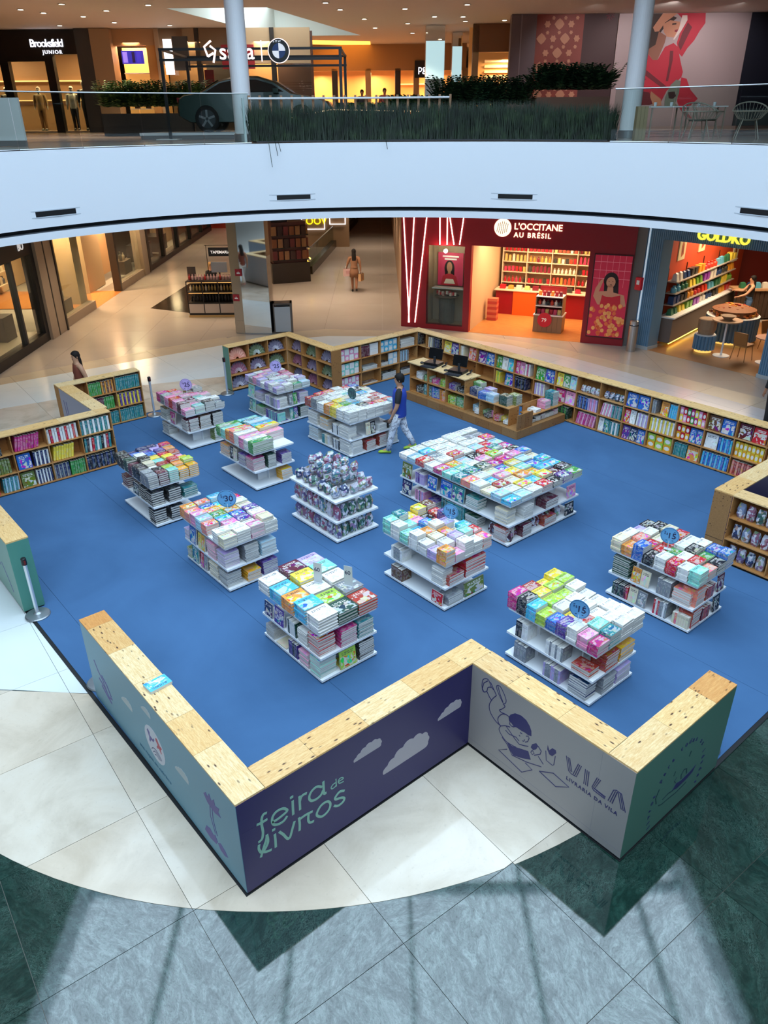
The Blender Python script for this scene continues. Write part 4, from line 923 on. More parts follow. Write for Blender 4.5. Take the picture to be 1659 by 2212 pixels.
# ---------------------------------------------------------------- clear bags of small toys
def bag_mat():
    m=mat('toy_bag_print','#888888',.22,coat=.1); g=G(m); oi=g.n('ObjectInfo'); t=g.tex()
    k=g.math('MULTIPLY',oi.outputs['Random'],50.0); off=g.n('CombineXYZ',ins={'X':k,'Y':k,'Z':k}).outputs[0]
    a=g.n('VectorMath',operation='ADD'); g.put(a.inputs[0],t); g.put(a.inputs[1],off)
    v=g.n('TexVoronoi',ins={'Vector':g.scale(a.outputs[0],(1,1,1)),'Scale':3.6,'Randomness':1.0})
    sp=g.n('SeparateColor',ins={0:v.outputs['Color']})
    hs=g.n('HueSaturation',ins={'Hue':sp.outputs[0],'Saturation':.5,'Value':.85,'Fac':1.0,'Color':lin('#b0405a')}).outputs[0]
    c=g.mix(g.math('GREATER_THAN',sp.outputs[1],.62),oi.outputs['Color'],hs); c=g.mix(g.math('GREATER_THAN',sp.outputs[2],.66),c,lin('#c9cad6')); g.col(c)
    g.bump(g.noise(t,9,3,.6),.35,.05); return m
BAGM=bag_mat()
def bag_mesh(name,seed):
    rr=random.Random(seed); mb=MB(); n=10;k=7;vs=[];fs=[]
    for i in range(k+1):
        f=i/k; z=f; pr=math.sin(PI*min(1,f*.86+.1))**.6
        wx=.5*(.82+.18*math.sin(PI*f))*(1 if i<k else .95); wy=.5*pr*(1-.86*max(0,f-.72)/.28)
        for j in range(n):
            an=2*PI*j/n; c_,s_=math.cos(an),math.sin(an); e=.6
            vs.append((wx*math.copysign(abs(c_)**e,c_)*(1+rr.uniform(-.1,.1)),wy*math.copysign(abs(s_)**e,s_)*(1+rr.uniform(-.2,.2)),z+rr.uniform(-.03,.03)*(0<i<k)))
    for i in range(k):
        for j in range(n): fs.append((i*n+j,i*n+(j+1)%n,(i+1)*n+(j+1)%n,(i+1)*n+j))
    fs+=[tuple(range(n-1,-1,-1)),tuple(k*n+j for j in range(n))]
    mb.add(vs,fs); return mb.mesh(name,BAGM)
BAGS=[bag_mesh('toy_bag',s) for s in range(5)]
BCOL=['#6d5f8c','#4f7a8c','#8c5a72','#3a5f5a','#7c8aa8','#93506a','#c9c3d0','#2f3f66']
def bag(M_,dim,label,group,col=None):
    o=bpy.data.objects.new('toy_bag',R_.choice(BAGS)); C.objects.link(o); o.matrix_world=M_@Matrix.Diagonal((*dim,1)); c=lin(col or R_.choice(BCOL)); o.color=c
    return tag(o,label,'toy bag',group)
x0,y0,lx,ly=D('T6')
for i in range(5):
    for j in range(6):
        x=x0+.11+(lx-.24)*i/4+R_.uniform(-.02,.02); y=y0+.12+(ly-.28)*j/5+R_.uniform(-.02,.02)
        hgt=.10 if (i in(0,4) or j in(0,5)) else .2
        hz=CZ+TT+.028+(0 if (i in(0,4) or j in(0,5)) else .115)
        bag(Matrix.Translation((x,y,hz))@Matrix.Rotation(R_.uniform(-.4,.4),4,'Z')@Matrix.Rotation(R_.uniform(-.3,.3),4,'X'),(.165,.13,.18),'printed toy bag %s along and %s deep in the heap of toys'%(ORD2[j+1],ORD2[i+1]),'toy bags heaped on the top board')
        if hgt>.15: fill_book(T4(x,y,CZ+TT+.001),(.15,.15,.1),'e')  # hidden filler block added to prop up the inner bags
for i in range(3):
    for j in range(4): bag(Matrix.Translation((x0+.25+i*.2+R_.uniform(-.02,.02),y0+.32+j*.23+R_.uniform(-.03,.03),CZ+TT+.29+R_.uniform(-.02,.03)))@Matrix.Rotation(R_.uniform(-.5,.5),4,'Z')@Matrix.Rotation(R_.uniform(-.3,.3),4,'Y'),(.16,.13,.16),'printed toy bag on the crest of the heap, place %s of line %s'%(ORD2[j+1],ORD2[i+1]),'toy bags heaped on the top board')
for z,nm in ((TM,'middle'),(TB,'base')):
    for j in range(7): bag(Matrix.Translation((x0+.09,y0+.1+j*.19,CZ+z+.01))@Matrix.Rotation(PI/2+R_.uniform(-.15,.15),4,'Z'),(.165,.11,.26 if z==TM else .24),'purple printed toy bag standing %s from the end, %s board, long side'%(ORD[j+1],nm),'toy bags on the %s board'%nm)
    for j in range(4): bag(Matrix.Translation((x0+.23+j*.18,y0+.09,CZ+z+.01))@Matrix.Rotation(R_.uniform(-.15,.15),4,'Z'),(.155,.11,.25),'green printed toy bag standing %s from the corner, %s board, short side'%(ORD[j+1],nm),'toy bags on the %s board'%nm,'#2f5f50')
# bags in the bookcases
def bay_bags(wallobj,bay,row,n,phrase,dim=(.135,.12,.25),col=None):
    bw=wallobj['bw']; h=WH-CZ; z0=.02+(h-.04)*(2-row)/3+.02
    M0=Matrix.Translation(wallobj.location)@Matrix.Rotation(wallobj.rotation_euler.z,4,'Z')
    for k in range(n):
        bag(M0@Matrix.Translation((bay*bw+.06+(bw-.12)*(k+.5)/n,.12,z0))@Matrix.Rotation(R_.uniform(-.25,.25),4,'Z'),dim,'toy bag place %s, %s shelf, bay %s of %s'%(ORD2[k+1],('top','middle','bottom')[row],ORD2[bay+1],phrase),'toy bags in the '+phrase,col)
for b in range(3):
    for r in range(3): bay_bags(Sb,b,r,4,'bookcase beside the purple panel')
bay_bags(Rb,9,0,4,'long bookcase',(.115,.13,.16),'#c2c6d0'); bay_bags(Rb,10,0,4,'long bookcase',(.115,.13,.17),'#3f5f78')
x0,y0,lx,ly=D('T5')
for j in range(3): bag(Matrix.Translation((x0+.12,y0+.1+j*.17,CZ+TB+.002))@Matrix.Rotation(PI/2,4,'Z'),(.15,.15,.2),'maroon round toy pack %s from the corner under the large double table'%ORD[j+1],'round toy packs under the double table','#4a2230')
for j in range(5): bag(Matrix.Translation((x0+.25+j*.3,y0+.16,CZ+TB+.002)),(.2,.15,.2),'maroon round toy pack %s along the short side of the large double table'%ORD[j+1],'round toy packs under the double table','#5a2a30')

# ---------------------------------------------------------------- sales counter
t=thing('sales_counter','L-shaped pine sales counter with tills and book displays','counter',(12.5,10.2,CZ))
q=MB()
MB().prism([(0,0),(1.72,0),(1.72,.62),(.62,.62),(.62,3.75),(0,3.75)],0,.2).build('base',PINED,t)
for k in range(9): MB().box((-.006,.02+k*.415,.01),(0,.43+k*.415,.195)).build('base_board',PINED,t)
for k in range(4): MB().box((.02+k*.425,-.006,.01),(.44+k*.425,0,.195)).build('base_board',PINED,t)
# tall half with cubbies
MB().box((.42,1.75,.2),(.44,3.7,.95)).build('back_panel',PINE,t)
for k in range(4): MB().box((.10,1.75+k*.643,.2),(.42,1.77+k*.643,.95)).build('divider',PINE,t)
for z in (.2,.56): MB().box((.10,1.77,z),(.42,3.68,z+.018)).build('shelf',PINE,t)
MB().box((.06,1.72,.95),(.60,3.74,.975)).build('worktop',OSB,t)
# low half
MB().box((.42,.35,.2),(.44,1.75,.62)).build('back_panel',PINE,t); MB().box((.08,.35,.60),(.60,1.74,.62)).build('shelf',PINE,t)
for y in (.35,.8,1.25): MB().box((.10,y,.2),(.42,y+.018,.6)).build('divider',PINE,t)
for k in range(4): MB().box((.02+k*.13,.02,.2),(.145+k*.13,.05,.56)).build('corner_board',PINED,t)
MB().box((.62,.40,.2),(1.7,.42,.60)).build('back_panel',PINE,t); MB().box((.55,.08,.40),(1.7,.42,.42)).build('shelf',PINE,t)
def cpile(x,y,z,n,tt,code,w_=.2,h_=.24,a=.7,lab=None,rz=0.0):
    pile('till',12.5+x,10.2+y,CZ+z,w_,h_,n,tt,code,a,'picture_book',False,lab,lab,'books on the sales counter',rz0=rz)
for x,y,z,n,tt,cd_,nm in ((.25,.60,.62,16,.014,'G','dark-green picture book topping the tall pile at the counter corner'),(.45,.5,.62,14,.016,'v','olive-green picture book topping the pile behind the counter corner'),(.2,.95,.62,9,.02,'h','light-blue book on the counter display'),(.2,1.2,.62,9,.018,'b','blue book on the counter display'),(.25,1.52,.62,9,.02,'n','navy book pile beside the tills'),(.45,1.25,.62,10,.018,'l','lilac book on the counter display'),(.45,1.6,.62,14,.018,'g','green book topping the pile against the tills'),
  (1.2,.25,.42,10,.018,'p','pink book topping the pile on the counter arm'),(1.5,.27,.42,16,.02,'t','teal book topping the tall pile on the counter arm'),(.85,.25,.42,3,.02,'w','white book lying on the counter arm')):
    cpile(x,y,z,n,tt,cd_,lab=nm,rz=R_.uniform(-.1,.1))
def fb(x,y,z,dim,cd_,n=1,a=.7):
    for k in range(n): fill_book(T4(12.5+x,10.2+y,CZ+z+.001+k*(dim[2]+.001),R_.uniform(-.15,.15)),dim,cd_,a)
for k,(cd_,n) in enumerate((('g',7),('L',6),('o',8),('b',8),('t',8),('k',5))): fb(.26,1.95+k*.29,.22,(.2,.24,.032),cd_,n)
for k,cd_ in enumerate('kuLmgw'): fb(.26,1.95+k*.29,.58,(.2,.22,.028),cd_,4+k%3)
for k,cd_ in enumerate('wyrpkgwh'): fb(.22+.1*(k%2),.45+k*.15,.22,(.2,.16,.025),cd_,3+k%4)
for k,cd_ in enumerate('kwMwep'): fb(.72+k*.16,.22,.21,(.15,.2,.025),cd_,3+k%3)
def till(x,y,lab):
    t=thing('till',lab,'cash till',(x,y,CZ+.976),rad(-75))
    MB().box((-.2,-.14,0),(.2,.16,.07)).build('base',BLACK,t)
    MB().box((-.03,.04,.07),(.03,.07,.2)).build('stand',DARK,t)
    MB().box((-.19,.02,.14),(.19,.05,.40),0,Matrix.Rotation(rad(-12),3,'X'),(0,.02,.0)).build('screen',mat('till_black','#0c0d10',.25),t)
    MB().box((-.2,-.32,0),(.2,-.17,.02)).build('keyboard',DARK,t)
    mb=MB()
    for i in range(8):
        for j in range(3): mb.box((-.185+i*.047,-.31+j*.045,.02),(-.147+i*.047,-.275+j*.045,.027))
    o=mb.build('keys',mat('keys','#33363b',.5),t); o['kind']='stuff'
    MB().tube([(.3,-.1,.02),(.36,-.02,.05),(.33,.1,.08),(.27,.12,.04)],.02,8).build('scanner',BLACK,t)
    MB().lathe([(.05,0),(.055,.02),(.03,.04)],12,(-.3,-.05,0)).build('cable_coil',BLACK,t)
till(12.85,13.3,'black till with screen at the far end of the pine counter'); till(12.85,12.45,'black till with screen next to the piled books on the pine counter')

# ---------------------------------------------------------------- barrier posts
def stanchion(x,y,label,h=.98,z=CZ):
    t=thing('barrier_post',label,'barrier post',(x,y,z))
    MB().lathe([(.175,0),(.178,.012),(.165,.026),(.06,.04),(.032,.06)],32).build('base',mat('post_base','#9da3a8',.35,.8),t,smooth=False)
    MB().lathe([(.027,.05),(.027,h-.11)],20).build('pole',mat('post_pole','#dcdfe1',.25,.6),t,smooth=False)
    MB().lathe([(.036,h-.11),(.038,h-.1),(.038,h-.01),(.03,h)],16).build('head',BLACK,t)
    MB().box((-.012,-.046,h-.09),(.012,-.034,h-.03)).build('belt_clip',mat('clip_red','#6a1c1c',.5),t)
stanchion(2.03,10.36,'silver barrier post against the green end wall at the left'); stanchion(2.14,8.27,'silver barrier post half hidden behind the light-blue wall')
stanchion(7.07,17.12,'grey barrier post beside the small bookcase by the walking woman'); stanchion(9.24,17.36,'grey barrier post at the green end of the back bookcase'); stanchion(6.99,2.6,'barrier post hidden behind the green wall, base showing')
# the book left on the wall
M_=T4(2.19,6.33,WH+.001,rad(4))
o=put_book('picture_book',M_@Matrix.Rotation(PI,4,'Z'),(.25,.17,.03),'s',1.0,'colourful picture book lying on top of the light-blue wall','book left on the wall')

# ---------------------------------------------------------------- people
def skin(name,V_,E_,root,m,parent=None,sub=1):
    me=bpy.data.meshes.new(name); ks=list(V_); me.from_pydata([V_[k][0] for k in ks],[(ks.index(a),ks.index(b)) for a,b in E_],[])
    o=bpy.data.objects.new(name,me); C.objects.link(o)
    md=o.modifiers.new('s','SKIN'); md.use_smooth_shade=True; md.branch_smoothing=.6
    sv=me.skin_vertices[0].data
    for i,k in enumerate(ks):
        r=V_[k][1]; sv[i].radius=(r,r) if not isinstance(r,tuple) else r; sv[i].use_root=(k==root)
    o.modifiers.new('u','SUBSURF').levels=sub; o.modifiers['u'].render_levels=sub
    dg=bpy.context.evaluated_depsgraph_get(); nm=bpy.data.meshes.new_from_object(o.evaluated_get(dg)); nm.materials.clear(); nm.materials.append(m)
    bpy.data.objects.remove(o); bpy.data.meshes.remove(me)
    nm.polygons.foreach_set('use_smooth',[True]*len(nm.polygons)); nm.name=name
    return ob(name,nm,parent)
SKINM=mat('skin_tone','#b98a6c',.55); SKIND=mat('skin_tanned','#96664a',.55)
def person(label,loc,face,height=1.7,female=True,skinm=SKINM,hair='#1c1512',hairlong=.35,top='#6a3426',sleeve=None,bottom='#e6e6e6',skirt=None,shoes='#222222',stride=.0,arms=((.0,-.05),(.0,.05)),vest=None,armpose=None,name='person',cat='person',detail=True,headdown=0.0,bottompat=False):
    """a standing or walking figure facing its local -y"""
    t=thing(name,label,cat,loc,math.atan2(face[0],-face[1])); f=height/1.7
    hw=.085 if female else .082; sw=.17 if female else .205
    J={}
    def put(k,p,r): J[k]=((p[0]*f,p[1]*f,p[2]*f),(r*f if not isinstance(r,tuple) else tuple(x*f for x in r)))
    put('pel',(0,0,.95),(.16,.12)); put('waist',(0,.0,1.08),(.13,.10) if female else (.155,.115)); put('chest',(0,.0,1.25),(.155,.12) if female else (.18,.13)); put('clav',(0,.01,1.39),(.11,.085)); put('neck',(0,.005,1.45),.060); put('jaw',(0,-.018,1.535),(.076,.086)); put('skull',(0,.005,1.62),(.095,.108)); put('crown',(0,.01,1.685),(.06,.066))
    put('nose',(0,-.105,1.57),.012)
    E_=[('pel','waist'),('waist','chest'),('chest','clav'),('clav','neck'),('neck','jaw'),('jaw','skull'),('skull','crown')]
    J.pop('nose')
    for s,k in ((-1,'l'),(1,'r')):
        st=stride*s
        put('hip'+k,(s*hw,0,.88),.10); put('kn'+k,(s*hw*.95,-st*.55-.01,.49+abs(st)*.02),.066)
        lift=.10 if st<0 else 0.0
        put('an'+k,(s*hw*.9,-st*1.0+(.08 if st<0 else 0.0),.09+lift),.044); put('toe'+k,(s*hw,-st*1.0-.13+(.08 if st<0 else 0),.04+lift*.4),.036)
        E_ += [('pel','hip'+k),('hip'+k,'kn'+k),('kn'+k,'an'+k),('an'+k,'toe'+k)]
        ap=(armpose or {}).get(k)
        sh=(s*sw,.01,1.375); el=ap[0] if ap else (s*(sw+.055),.03+st*.3,1.10); wr=ap[1] if ap else (s*(sw+.06),-.04+st*.55,.87)
        put('sh'+k,sh,.066); put('el'+k,el,.048); put('wr'+k,wr,.034)
        E_ += [('clav','sh'+k),('sh'+k,'el'+k),('el'+k,'wr'+k)]
        d=(Vector(wr)-Vector(el)).normalized(); pm=Vector(wr)+d*.055; put('pa'+k,tuple(pm),(.036,.02)); E_.append(('wr'+k,'pa'+k))
        if detail:
            side=d.cross(Vector((1,0,0))); side=side.normalized() if side.length>.1 else Vector((0,1,0))
            for i,(o_,ln) in enumerate(((-.027,.06),(-.009,.072),(.009,.068),(.027,.052))):
                b=pm+d*.03+side*o_; put('f%d%s'%(i,k),tuple(b+d*ln*.5+Vector((-s*.006,0,0))),.009); put('g%d%s'%(i,k),tuple(b+d*ln+Vector((-s*.02,0,0))),.007)
                E_ += [('pa'+k,'f%d%s'%(i,k)),('f%d%s'%(i,k),'g%d%s'%(i,k))]
            put('th'+k,tuple(Vector(wr)+d*.055-side*.045+Vector((-s*.012,0,0))),.010); E_.append(('wr'+k,'th'+k))
    body=skin('body',J,E_,'pel',skinm,t,1)
    # face
    if detail:
        z=1.60*f
        for s in (-1,1):
            MB().ball((s*.03*f,-.082*f,z),.009*f,8,5,0,(1.3,.6,.8)).build('eye',mat('eye_dark','#20150f',.3),t)
            MB().ball((s*.078*f,.01*f,1.59*f),.022*f,8,5,0,(.4,.8,1.3)).build('ear',skinm,t)
        MB().add([(0,-.113*f,1.575*f),(-.014*f,-.08*f,1.568*f),(.014*f,-.08*f,1.568*f),(0,-.085*f,1.62*f),(0,-.082*f,1.562*f)],[(0,3,1),(0,2,3),(0,1,4),(0,4,2)]).build('nose',skinm,t)
        MB().ball((0,-.085*f,1.535*f),.018*f,8,5,0,(1.3,.4,.45)).build('mouth',mat('lips','#8a3f3a',.45),t)
    # hair
    HM=mat('hair_'+hair,hair,.7,0,.25); n=14; mb=MB(); vs=[];fs=[]
    prof=[(1.728,.01),(1.712,.058),(1.675,.089),(1.615,.098),(1.55,.088)]
    for zz,r in prof:
        for j in range(n):
            an=2*PI*j/n; x=r*math.sin(an)*.94; y=-r*math.cos(an)*1.08+.008
            fr=max(0,math.cos(an)); z2=zz+(fr**1.5)*max(0,1.655-zz)*1.0
            jj=1+R_.uniform(-.05,.05); vs.append((x*f*jj,y*f*jj,(z2+R_.uniform(-.004,.004))*f))
    k=len(prof)
    for i in range(k-1):
        for j in range(n): fs.append((i*n+j,(i+1)*n+j,(i+1)*n+(j+1)%n,i*n+(j+1)%n))
    fs.append(tuple(range(n))); mb.add(vs,fs); mb.build('hair',HM,t,smooth=True)
    if hairlong:
        L_=hairlong; HV={'a':((0,.045*f,1.63*f),(.085*f,.055*f)),'b':((0,.075*f,1.50*f),(.098*f,.05*f)),'c':((0,.085*f,(1.5-L_*.5)*f),(.10*f,.042*f)),'d':((0,.085*f,(1.5-L_)*f),(.05*f,.025*f))}
        skin('long_hair',HV,[('a','b'),('b','c'),('c','d')],'a',HM,t,2)
    # clothes: a fitted trunk with sleeves, trousers or a skirt
    TM_=mat('cloth_'+top,top,.8)
    def trunk(nm,m_,z0,gx,zt,arm=None,armr=.0):
        q=MB(); k=18
        if female: rings=[(z0,.150,.125),(.95,.152,.122),(1.08,.122,.102),(1.22,.146,.118),(1.33,.150,.10),(zt,.115,.08),(zt+.015,.07,.06)]
        else: rings=[(z0,.160,.128),(.95,.160,.126),(1.08,.156,.120),(1.25,.180,.132),(1.35,.185,.115),(zt,.14,.085),(zt+.015,.08,.065)]
        rings=[r for r in rings if r[0]>=z0]
        vs=[((rx+gx)*f*math.cos(2*PI*j/k),((ry+gx)*math.sin(2*PI*j/k)+.005)*f,zz*f) for zz,rx,ry in rings for j in range(k)]
        fs=[(i*k+j,i*k+(j+1)%k,(i+1)*k+(j+1)%k,(i+1)*k+j) for i in range(len(rings)-1) for j in range(k)]
        q.add(vs,fs)
        if arm:
            for s_ in 'lr':
                a_=Vector(J['sh'+s_][0]); e_=Vector(J['el'+s_][0]); w__=Vector(J['wr'+s_][0]); fr=min(1,arm); pts=[Vector((a_.x*.55,a_.y,a_.z+.01*f)),a_,a_+(e_-a_)*fr]; rs=[.06*f,.070*f,.060*f]
                if arm>1: pts.append(e_+(w__-e_)*(arm-1)); rs.append(.046*f)
                q.tube(pts,[r+armr for r in rs],12,cap=False)
        return q.build(nm,m_,t,smooth=True)
    trunk('top',TM_,.99 if skirt else .86,.006,1.40,sleeve)
    if vest: trunk('vest',mat('cloth_'+vest,vest,.75),.83,.018,1.40)
    BM=mat('cloth_'+bottom,bottom,.8)
    if skirt:
        z0=1.02; z1=skirt; MB().lathe([(.135*f,z0*f),(.168*f,(z0-.12)*f),(.185*f,(z0+z1)/2*f),(.19*f,z1*f),(.18*f,z1*f)],24,(0,0,0),0,(1,.78)).build('skirt',BM,t,smooth=True)
    else:
        if bottompat and 'pat' not in BM:
            g=G(BM); n_=g.noise(g.tex(),16,3,.6,.8); g.col(g.ramp(n_,[(.44,'#9a9aa2'),(.5,bottom)])); BM['pat']=1
        q=MB(); k=18
        rg_=[(1.02,.142,.118),(.95,.160,.125),(.86,.168,.128),(.80,.165,.12)]
        q.add([(rx*f*math.cos(2*PI*j/k),(ry*math.sin(2*PI*j/k)+.004)*f,zz*f) for zz,rx,ry in rg_ for j in range(k)],[(i*k+j,(i+1)*k+j,(i+1)*k+(j+1)%k,i*k+(j+1)%k) for i in range(3) for j in range(k)])
        for s_ in 'lr':
            h_=Vector(J['hip'+s_][0]); k_n=Vector(J['kn'+s_][0]); a_=Vector(J['an'+s_][0]); q.tube([h_+Vector((0,0,.02*f)),h_+(k_n-h_)*.5,k_n,k_n+(a_-k_n)*.5,a_+Vector((0,0,-.02*f))],[.098*f,.088*f,.072*f,.064*f,.060*f],14)
        q.build('trousers',BM,t,smooth=True)
    SM=mat('shoe_'+shoes,shoes,.5)
    for k in 'lr':
        a=J['an'+k][0]; b=J['toe'+k][0]
        c_=Vector(((a[0]+b[0])/2,(a[1]+b[1])/2+.005*f,b[2])); tl=math.atan2(a[2]-.09*f-(b[2]-.04*f),.25*f)*.6
        q=MB(); n=14; vs=[]; prof=[(-.155,.020,.028),(-.14,.040,.045),(-.09,.050,.058),(-.02,.047,.075),(.06,.044,.10),(.105,.040,.105),(.118,.024,.085)]
        for y,wx,hz in prof:
            for j in range(n):
                an=2*PI*j/n; vs.append((c_.x+wx*f*math.cos(an),c_.y+y*f,c_.z-.038*f+max(0.0,hz*f*(.5+.5*math.sin(an)))+ (y+.155)*f*math.sin(tl)))
        fs=[(i*n+j,i*n+(j+1)%n,(i+1)*n+(j+1)%n,(i+1)*n+j) for i in range(len(prof)-1) for j in range(n)]+[tuple(range(n-1,-1,-1)),tuple((len(prof)-1)*n+j for j in range(n))]
        q.add(vs,fs).build('shoe',SM,t,smooth=True)
    return t
def dirv(a,b): v=sx*a+sd*b; return (v.x,v.y)
man=person('man in royal blue vest, black T-shirt and white patterned trousers beside the white book table',(10.06,11.42,CZ+.006),dirv(-1,.12),1.74,False,SKINM,'#15110f',0,'#15161a',.75,'#dcdfe6',None,'#a8c83a',.22,vest='#1f3f9e',bottompat=True,armpose={'r':((.25,-.02,1.10),(.235,-.13,.87))})
MB().box((.155,-.06,1.3),(.165,-.02,1.34)).build('badge',mat('badge_white','#e8e8f0',.5),man)
wl=thing
person('woman with long dark hair, brown sleeveless top and white trousers walking behind the left bookcase',(5.72,17.95,0),dirv(-.75,-.7),1.68,True,SKINM,'#1a1310',.45,'#7a3d2c',None,'#e4e4e2',None,'#ccaaaa',.16,armpose={'l':((-.25,.03,1.12),(-.24,-.06,.90))})
wb=person('woman in short beige dress carrying two paper bags, walking away down the corridor',V(-1.14,32.2,0),dirv(-.05,1),1.70,True,SKIND,'#120e0c',.42,'#8a6246',.9,'#8a6246',.62,'#1c1614',.12,armpose={'r':((.27,-.02,1.13),(.30,-.12,.98)),'l':((-.25,.03,1.12),(-.27,.02,.86))})
def paper_bag(loc,rz,col,label,sc=1.0,dash=None):
    t=thing('paper_bag',label,'shopping bag',loc,rz)
    w_,d_,h_=.34*sc,.12*sc,.30*sc
    MB().add([(-w_/2,-d_/2,-h_),(w_/2,-d_/2,-h_),(w_/2,d_/2,-h_),(-w_/2,d_/2,-h_),(-w_/2,-d_/2,0),(w_/2,-d_/2,0),(w_/2,d_/2,0),(-w_/2,d_/2,0)],[(3,2,1,0),(0,1,5,4),(1,2,6,5),(2,3,7,6),(3,0,4,7)]).build('bag',mat('paper_'+col,col,.6),t)
    for y in (-d_/2,d_/2): MB().tube([(-w_*.25,y,0),(-w_*.2,y*.5,.10),(w_*.2,y*.5,.10),(w_*.25,y,0)],.005,6).build('handle',mat('bag_handle','#d8c8b8',.6),t)
    for k in range(3): MB().box((-w_*.25,-d_/2-.002,-h_*.35-k*.05),(w_*.25,-d_/2,-h_*.35-k*.05+.02)).build('print',mat('bag_print','#b06a6a',.6),t)
p=V(-1.42,32.3,.93); paper_bag((p.x,p.y,p.z),RZ+.3,'#d8b4ae','pink paper bag in the hand of the woman walking away',1.0)
p=V(-.86,32.22,.74); paper_bag((p.x,p.y,p.z),RZ+1.2,'#c9a070','tan paper bag hanging beside the legs of the woman walking away',.95)
person('blonde woman in black standing behind the dark cosmetics kiosk',V(-6.45,29.6,0),dirv(.6,-.6),1.66,True,SKINM,'#b98f58',.42,'#101014',.9,'#15151a',None,'#111111',0)
person('woman in black tank top and jeans reaching to the shelves of the blue fluted shop',V(12.4,26.0,.006),dirv(-1,.1),1.66,True,SKINM,'#100c0b',.35,'#121214',None,'#3e5f86',None,'#333333',.05,armpose={'l':((-.22,-.18,1.15),(-.2,-.42,1.18)),'r':((.22,-.2,1.12),(.2,-.42,1.05))})
person('person in black at the very right edge behind the long bookcase',V(8.98,16.6,0),dirv(-.3,1),1.7,False,SKIND,'#111111',0,'#0d0d10',1.6,'#101012',None,'#111111',0)
# ---------------------------------------------------------------- ground-floor shops
def frame_rz(a,b): v=(V(*b)-V(*a)); return math.atan2(v.y,v.x)
def poster(par,name,x,y,z,w_,h_,bgm,layers,frame=None,t=.02):
    """a flat print: a board with thin cut layers; coordinates 0..1 over the board, front towards -y"""
    MB().box((x,y-t,z),(x+w_,y,z+h_)).build(name,bgm,par)
    if frame:
        f=.03; mb=MB().box((x-f,y-t-.01,z-f),(x+w_+f,y,z)).box((x-f,y-t-.01,z+h_),(x+w_+f,y,z+h_+f)).box((x-f,y-t-.01,z),(x,y,z+h_)).box((x+w_,y-t-.01,z),(x+w_+f,y,z+h_)); mb.build('poster_frame',frame,par)
    k=0
    for nm,polys,m in layers:
        mb=MB(); k+=1; off=y-t-.001*k
        for p in polys:
            q=[(x+u*w_,z+v*h_) for u,v in p]; mb.prism(q,off,off+.0015,'y')
        mb.build(nm,m,par)
def ell(cx,cy,rx,ry,n=18): return [(cx+rx*math.cos(2*PI*i/n),cy+ry*math.sin(2*PI*i/n)) for i in range(n)]
RED=mat('shop_red','#8e0d1c',.4); REDL=mat('lit_red','#c4102a',.5,emit=.12)
NEON=mat('neon_white','#ffe3d6',.5,emit=5.0); SIGN=mat('sign_glow','#ffe9c4',.5,emit=2.2); SKINP=mat('print_skin','#c98a6c',.6,emit=.12); HAIRP=mat('print_hair','#241412',.6); PEACH=mat('print_peach','#e0683c',.6,emit=.12); PEACHY=mat('print_peach_light','#eda35c',.6,emit=.12); PINKP=mat('print_pink','#d2375f',.6,emit=.15); REDP=mat('print_red','#c01f2e',.6,emit=.12)
A_,B_=(0.65,26.4),(7.55,23.55); rr=frame_rz(A_,B_); FL=7.46
shop=thing('shopfront','red shopfront with white neon lines, lit sign and posters','shopfront',V(*A_,0),rr)
TOP=LC-.005
q=MB()
for a,b,z0,z1 in ((0,.9,0,TOP),(.9,2.2,2.74,TOP),(.9,2.2,0,.16),(2.2,2.42,0,TOP),(2.42,6.15,2.79,TOP),(6.15,FL,0,TOP)): q.box((a,0,z0),(b,.22,z1))
q.build('facade',RED,shop)
for (a,z0),(b,z1) in (((.09,3.53),(.31,.16)),((.45,3.54),(.28,.16)),((.88,3.55),(.52,.18)),((1.33,3.57),(1.35,2.77)),((1.58,3.58),(1.6,2.78)),((1.67,3.58),(1.83,2.79)),((2.12,3.6),(2.02,2.8))):
    k=(TOP-.02-z1)/(z0-z1); c=b+(a-b)*k
    MB().tube([(c,-.02,TOP-.02),(b,-.02,z1)],.018,6).build('neon_line',NEON,shop)
MB().lathe([(.27,0),(.27,.03)],32).build('sign_disc',SIGN,shop,(3.4,0,3.37)).rotation_euler=(PI/2,0,0)
for k in range(6):
    x=3.4-.16+k*.06; MB().box((x-.008,-.036,3.37-.2+abs(k-2.5)*.03),(x+.008,-.03,3.37+.2-abs(k-2.5)*.02),0,Matrix.Rotation(rad(-14+k*7),3,'Y'),(0,0,0)) if 0 else MB().tube([(x-.02,-.033,3.37-.2+abs(k-2.5)*.03),(x+.03,-.033,3.37+.2-abs(k-2.5)*.03)],.009,5).build('sign_stroke',RED,shop)
text('sign_lettering',"L'OCCITANE",shop,(3.76,-.03,3.34),(1,0,0),(0,0,1),.262,SIGN,ext=.012,bold=.004,space=1.0)
text('sign_lettering','AU BRÉSIL',shop,(3.77,-.03,3.11),(1,0,0),(0,0,1),.205,SIGN,ext=.012,bold=.004,space=1.28)
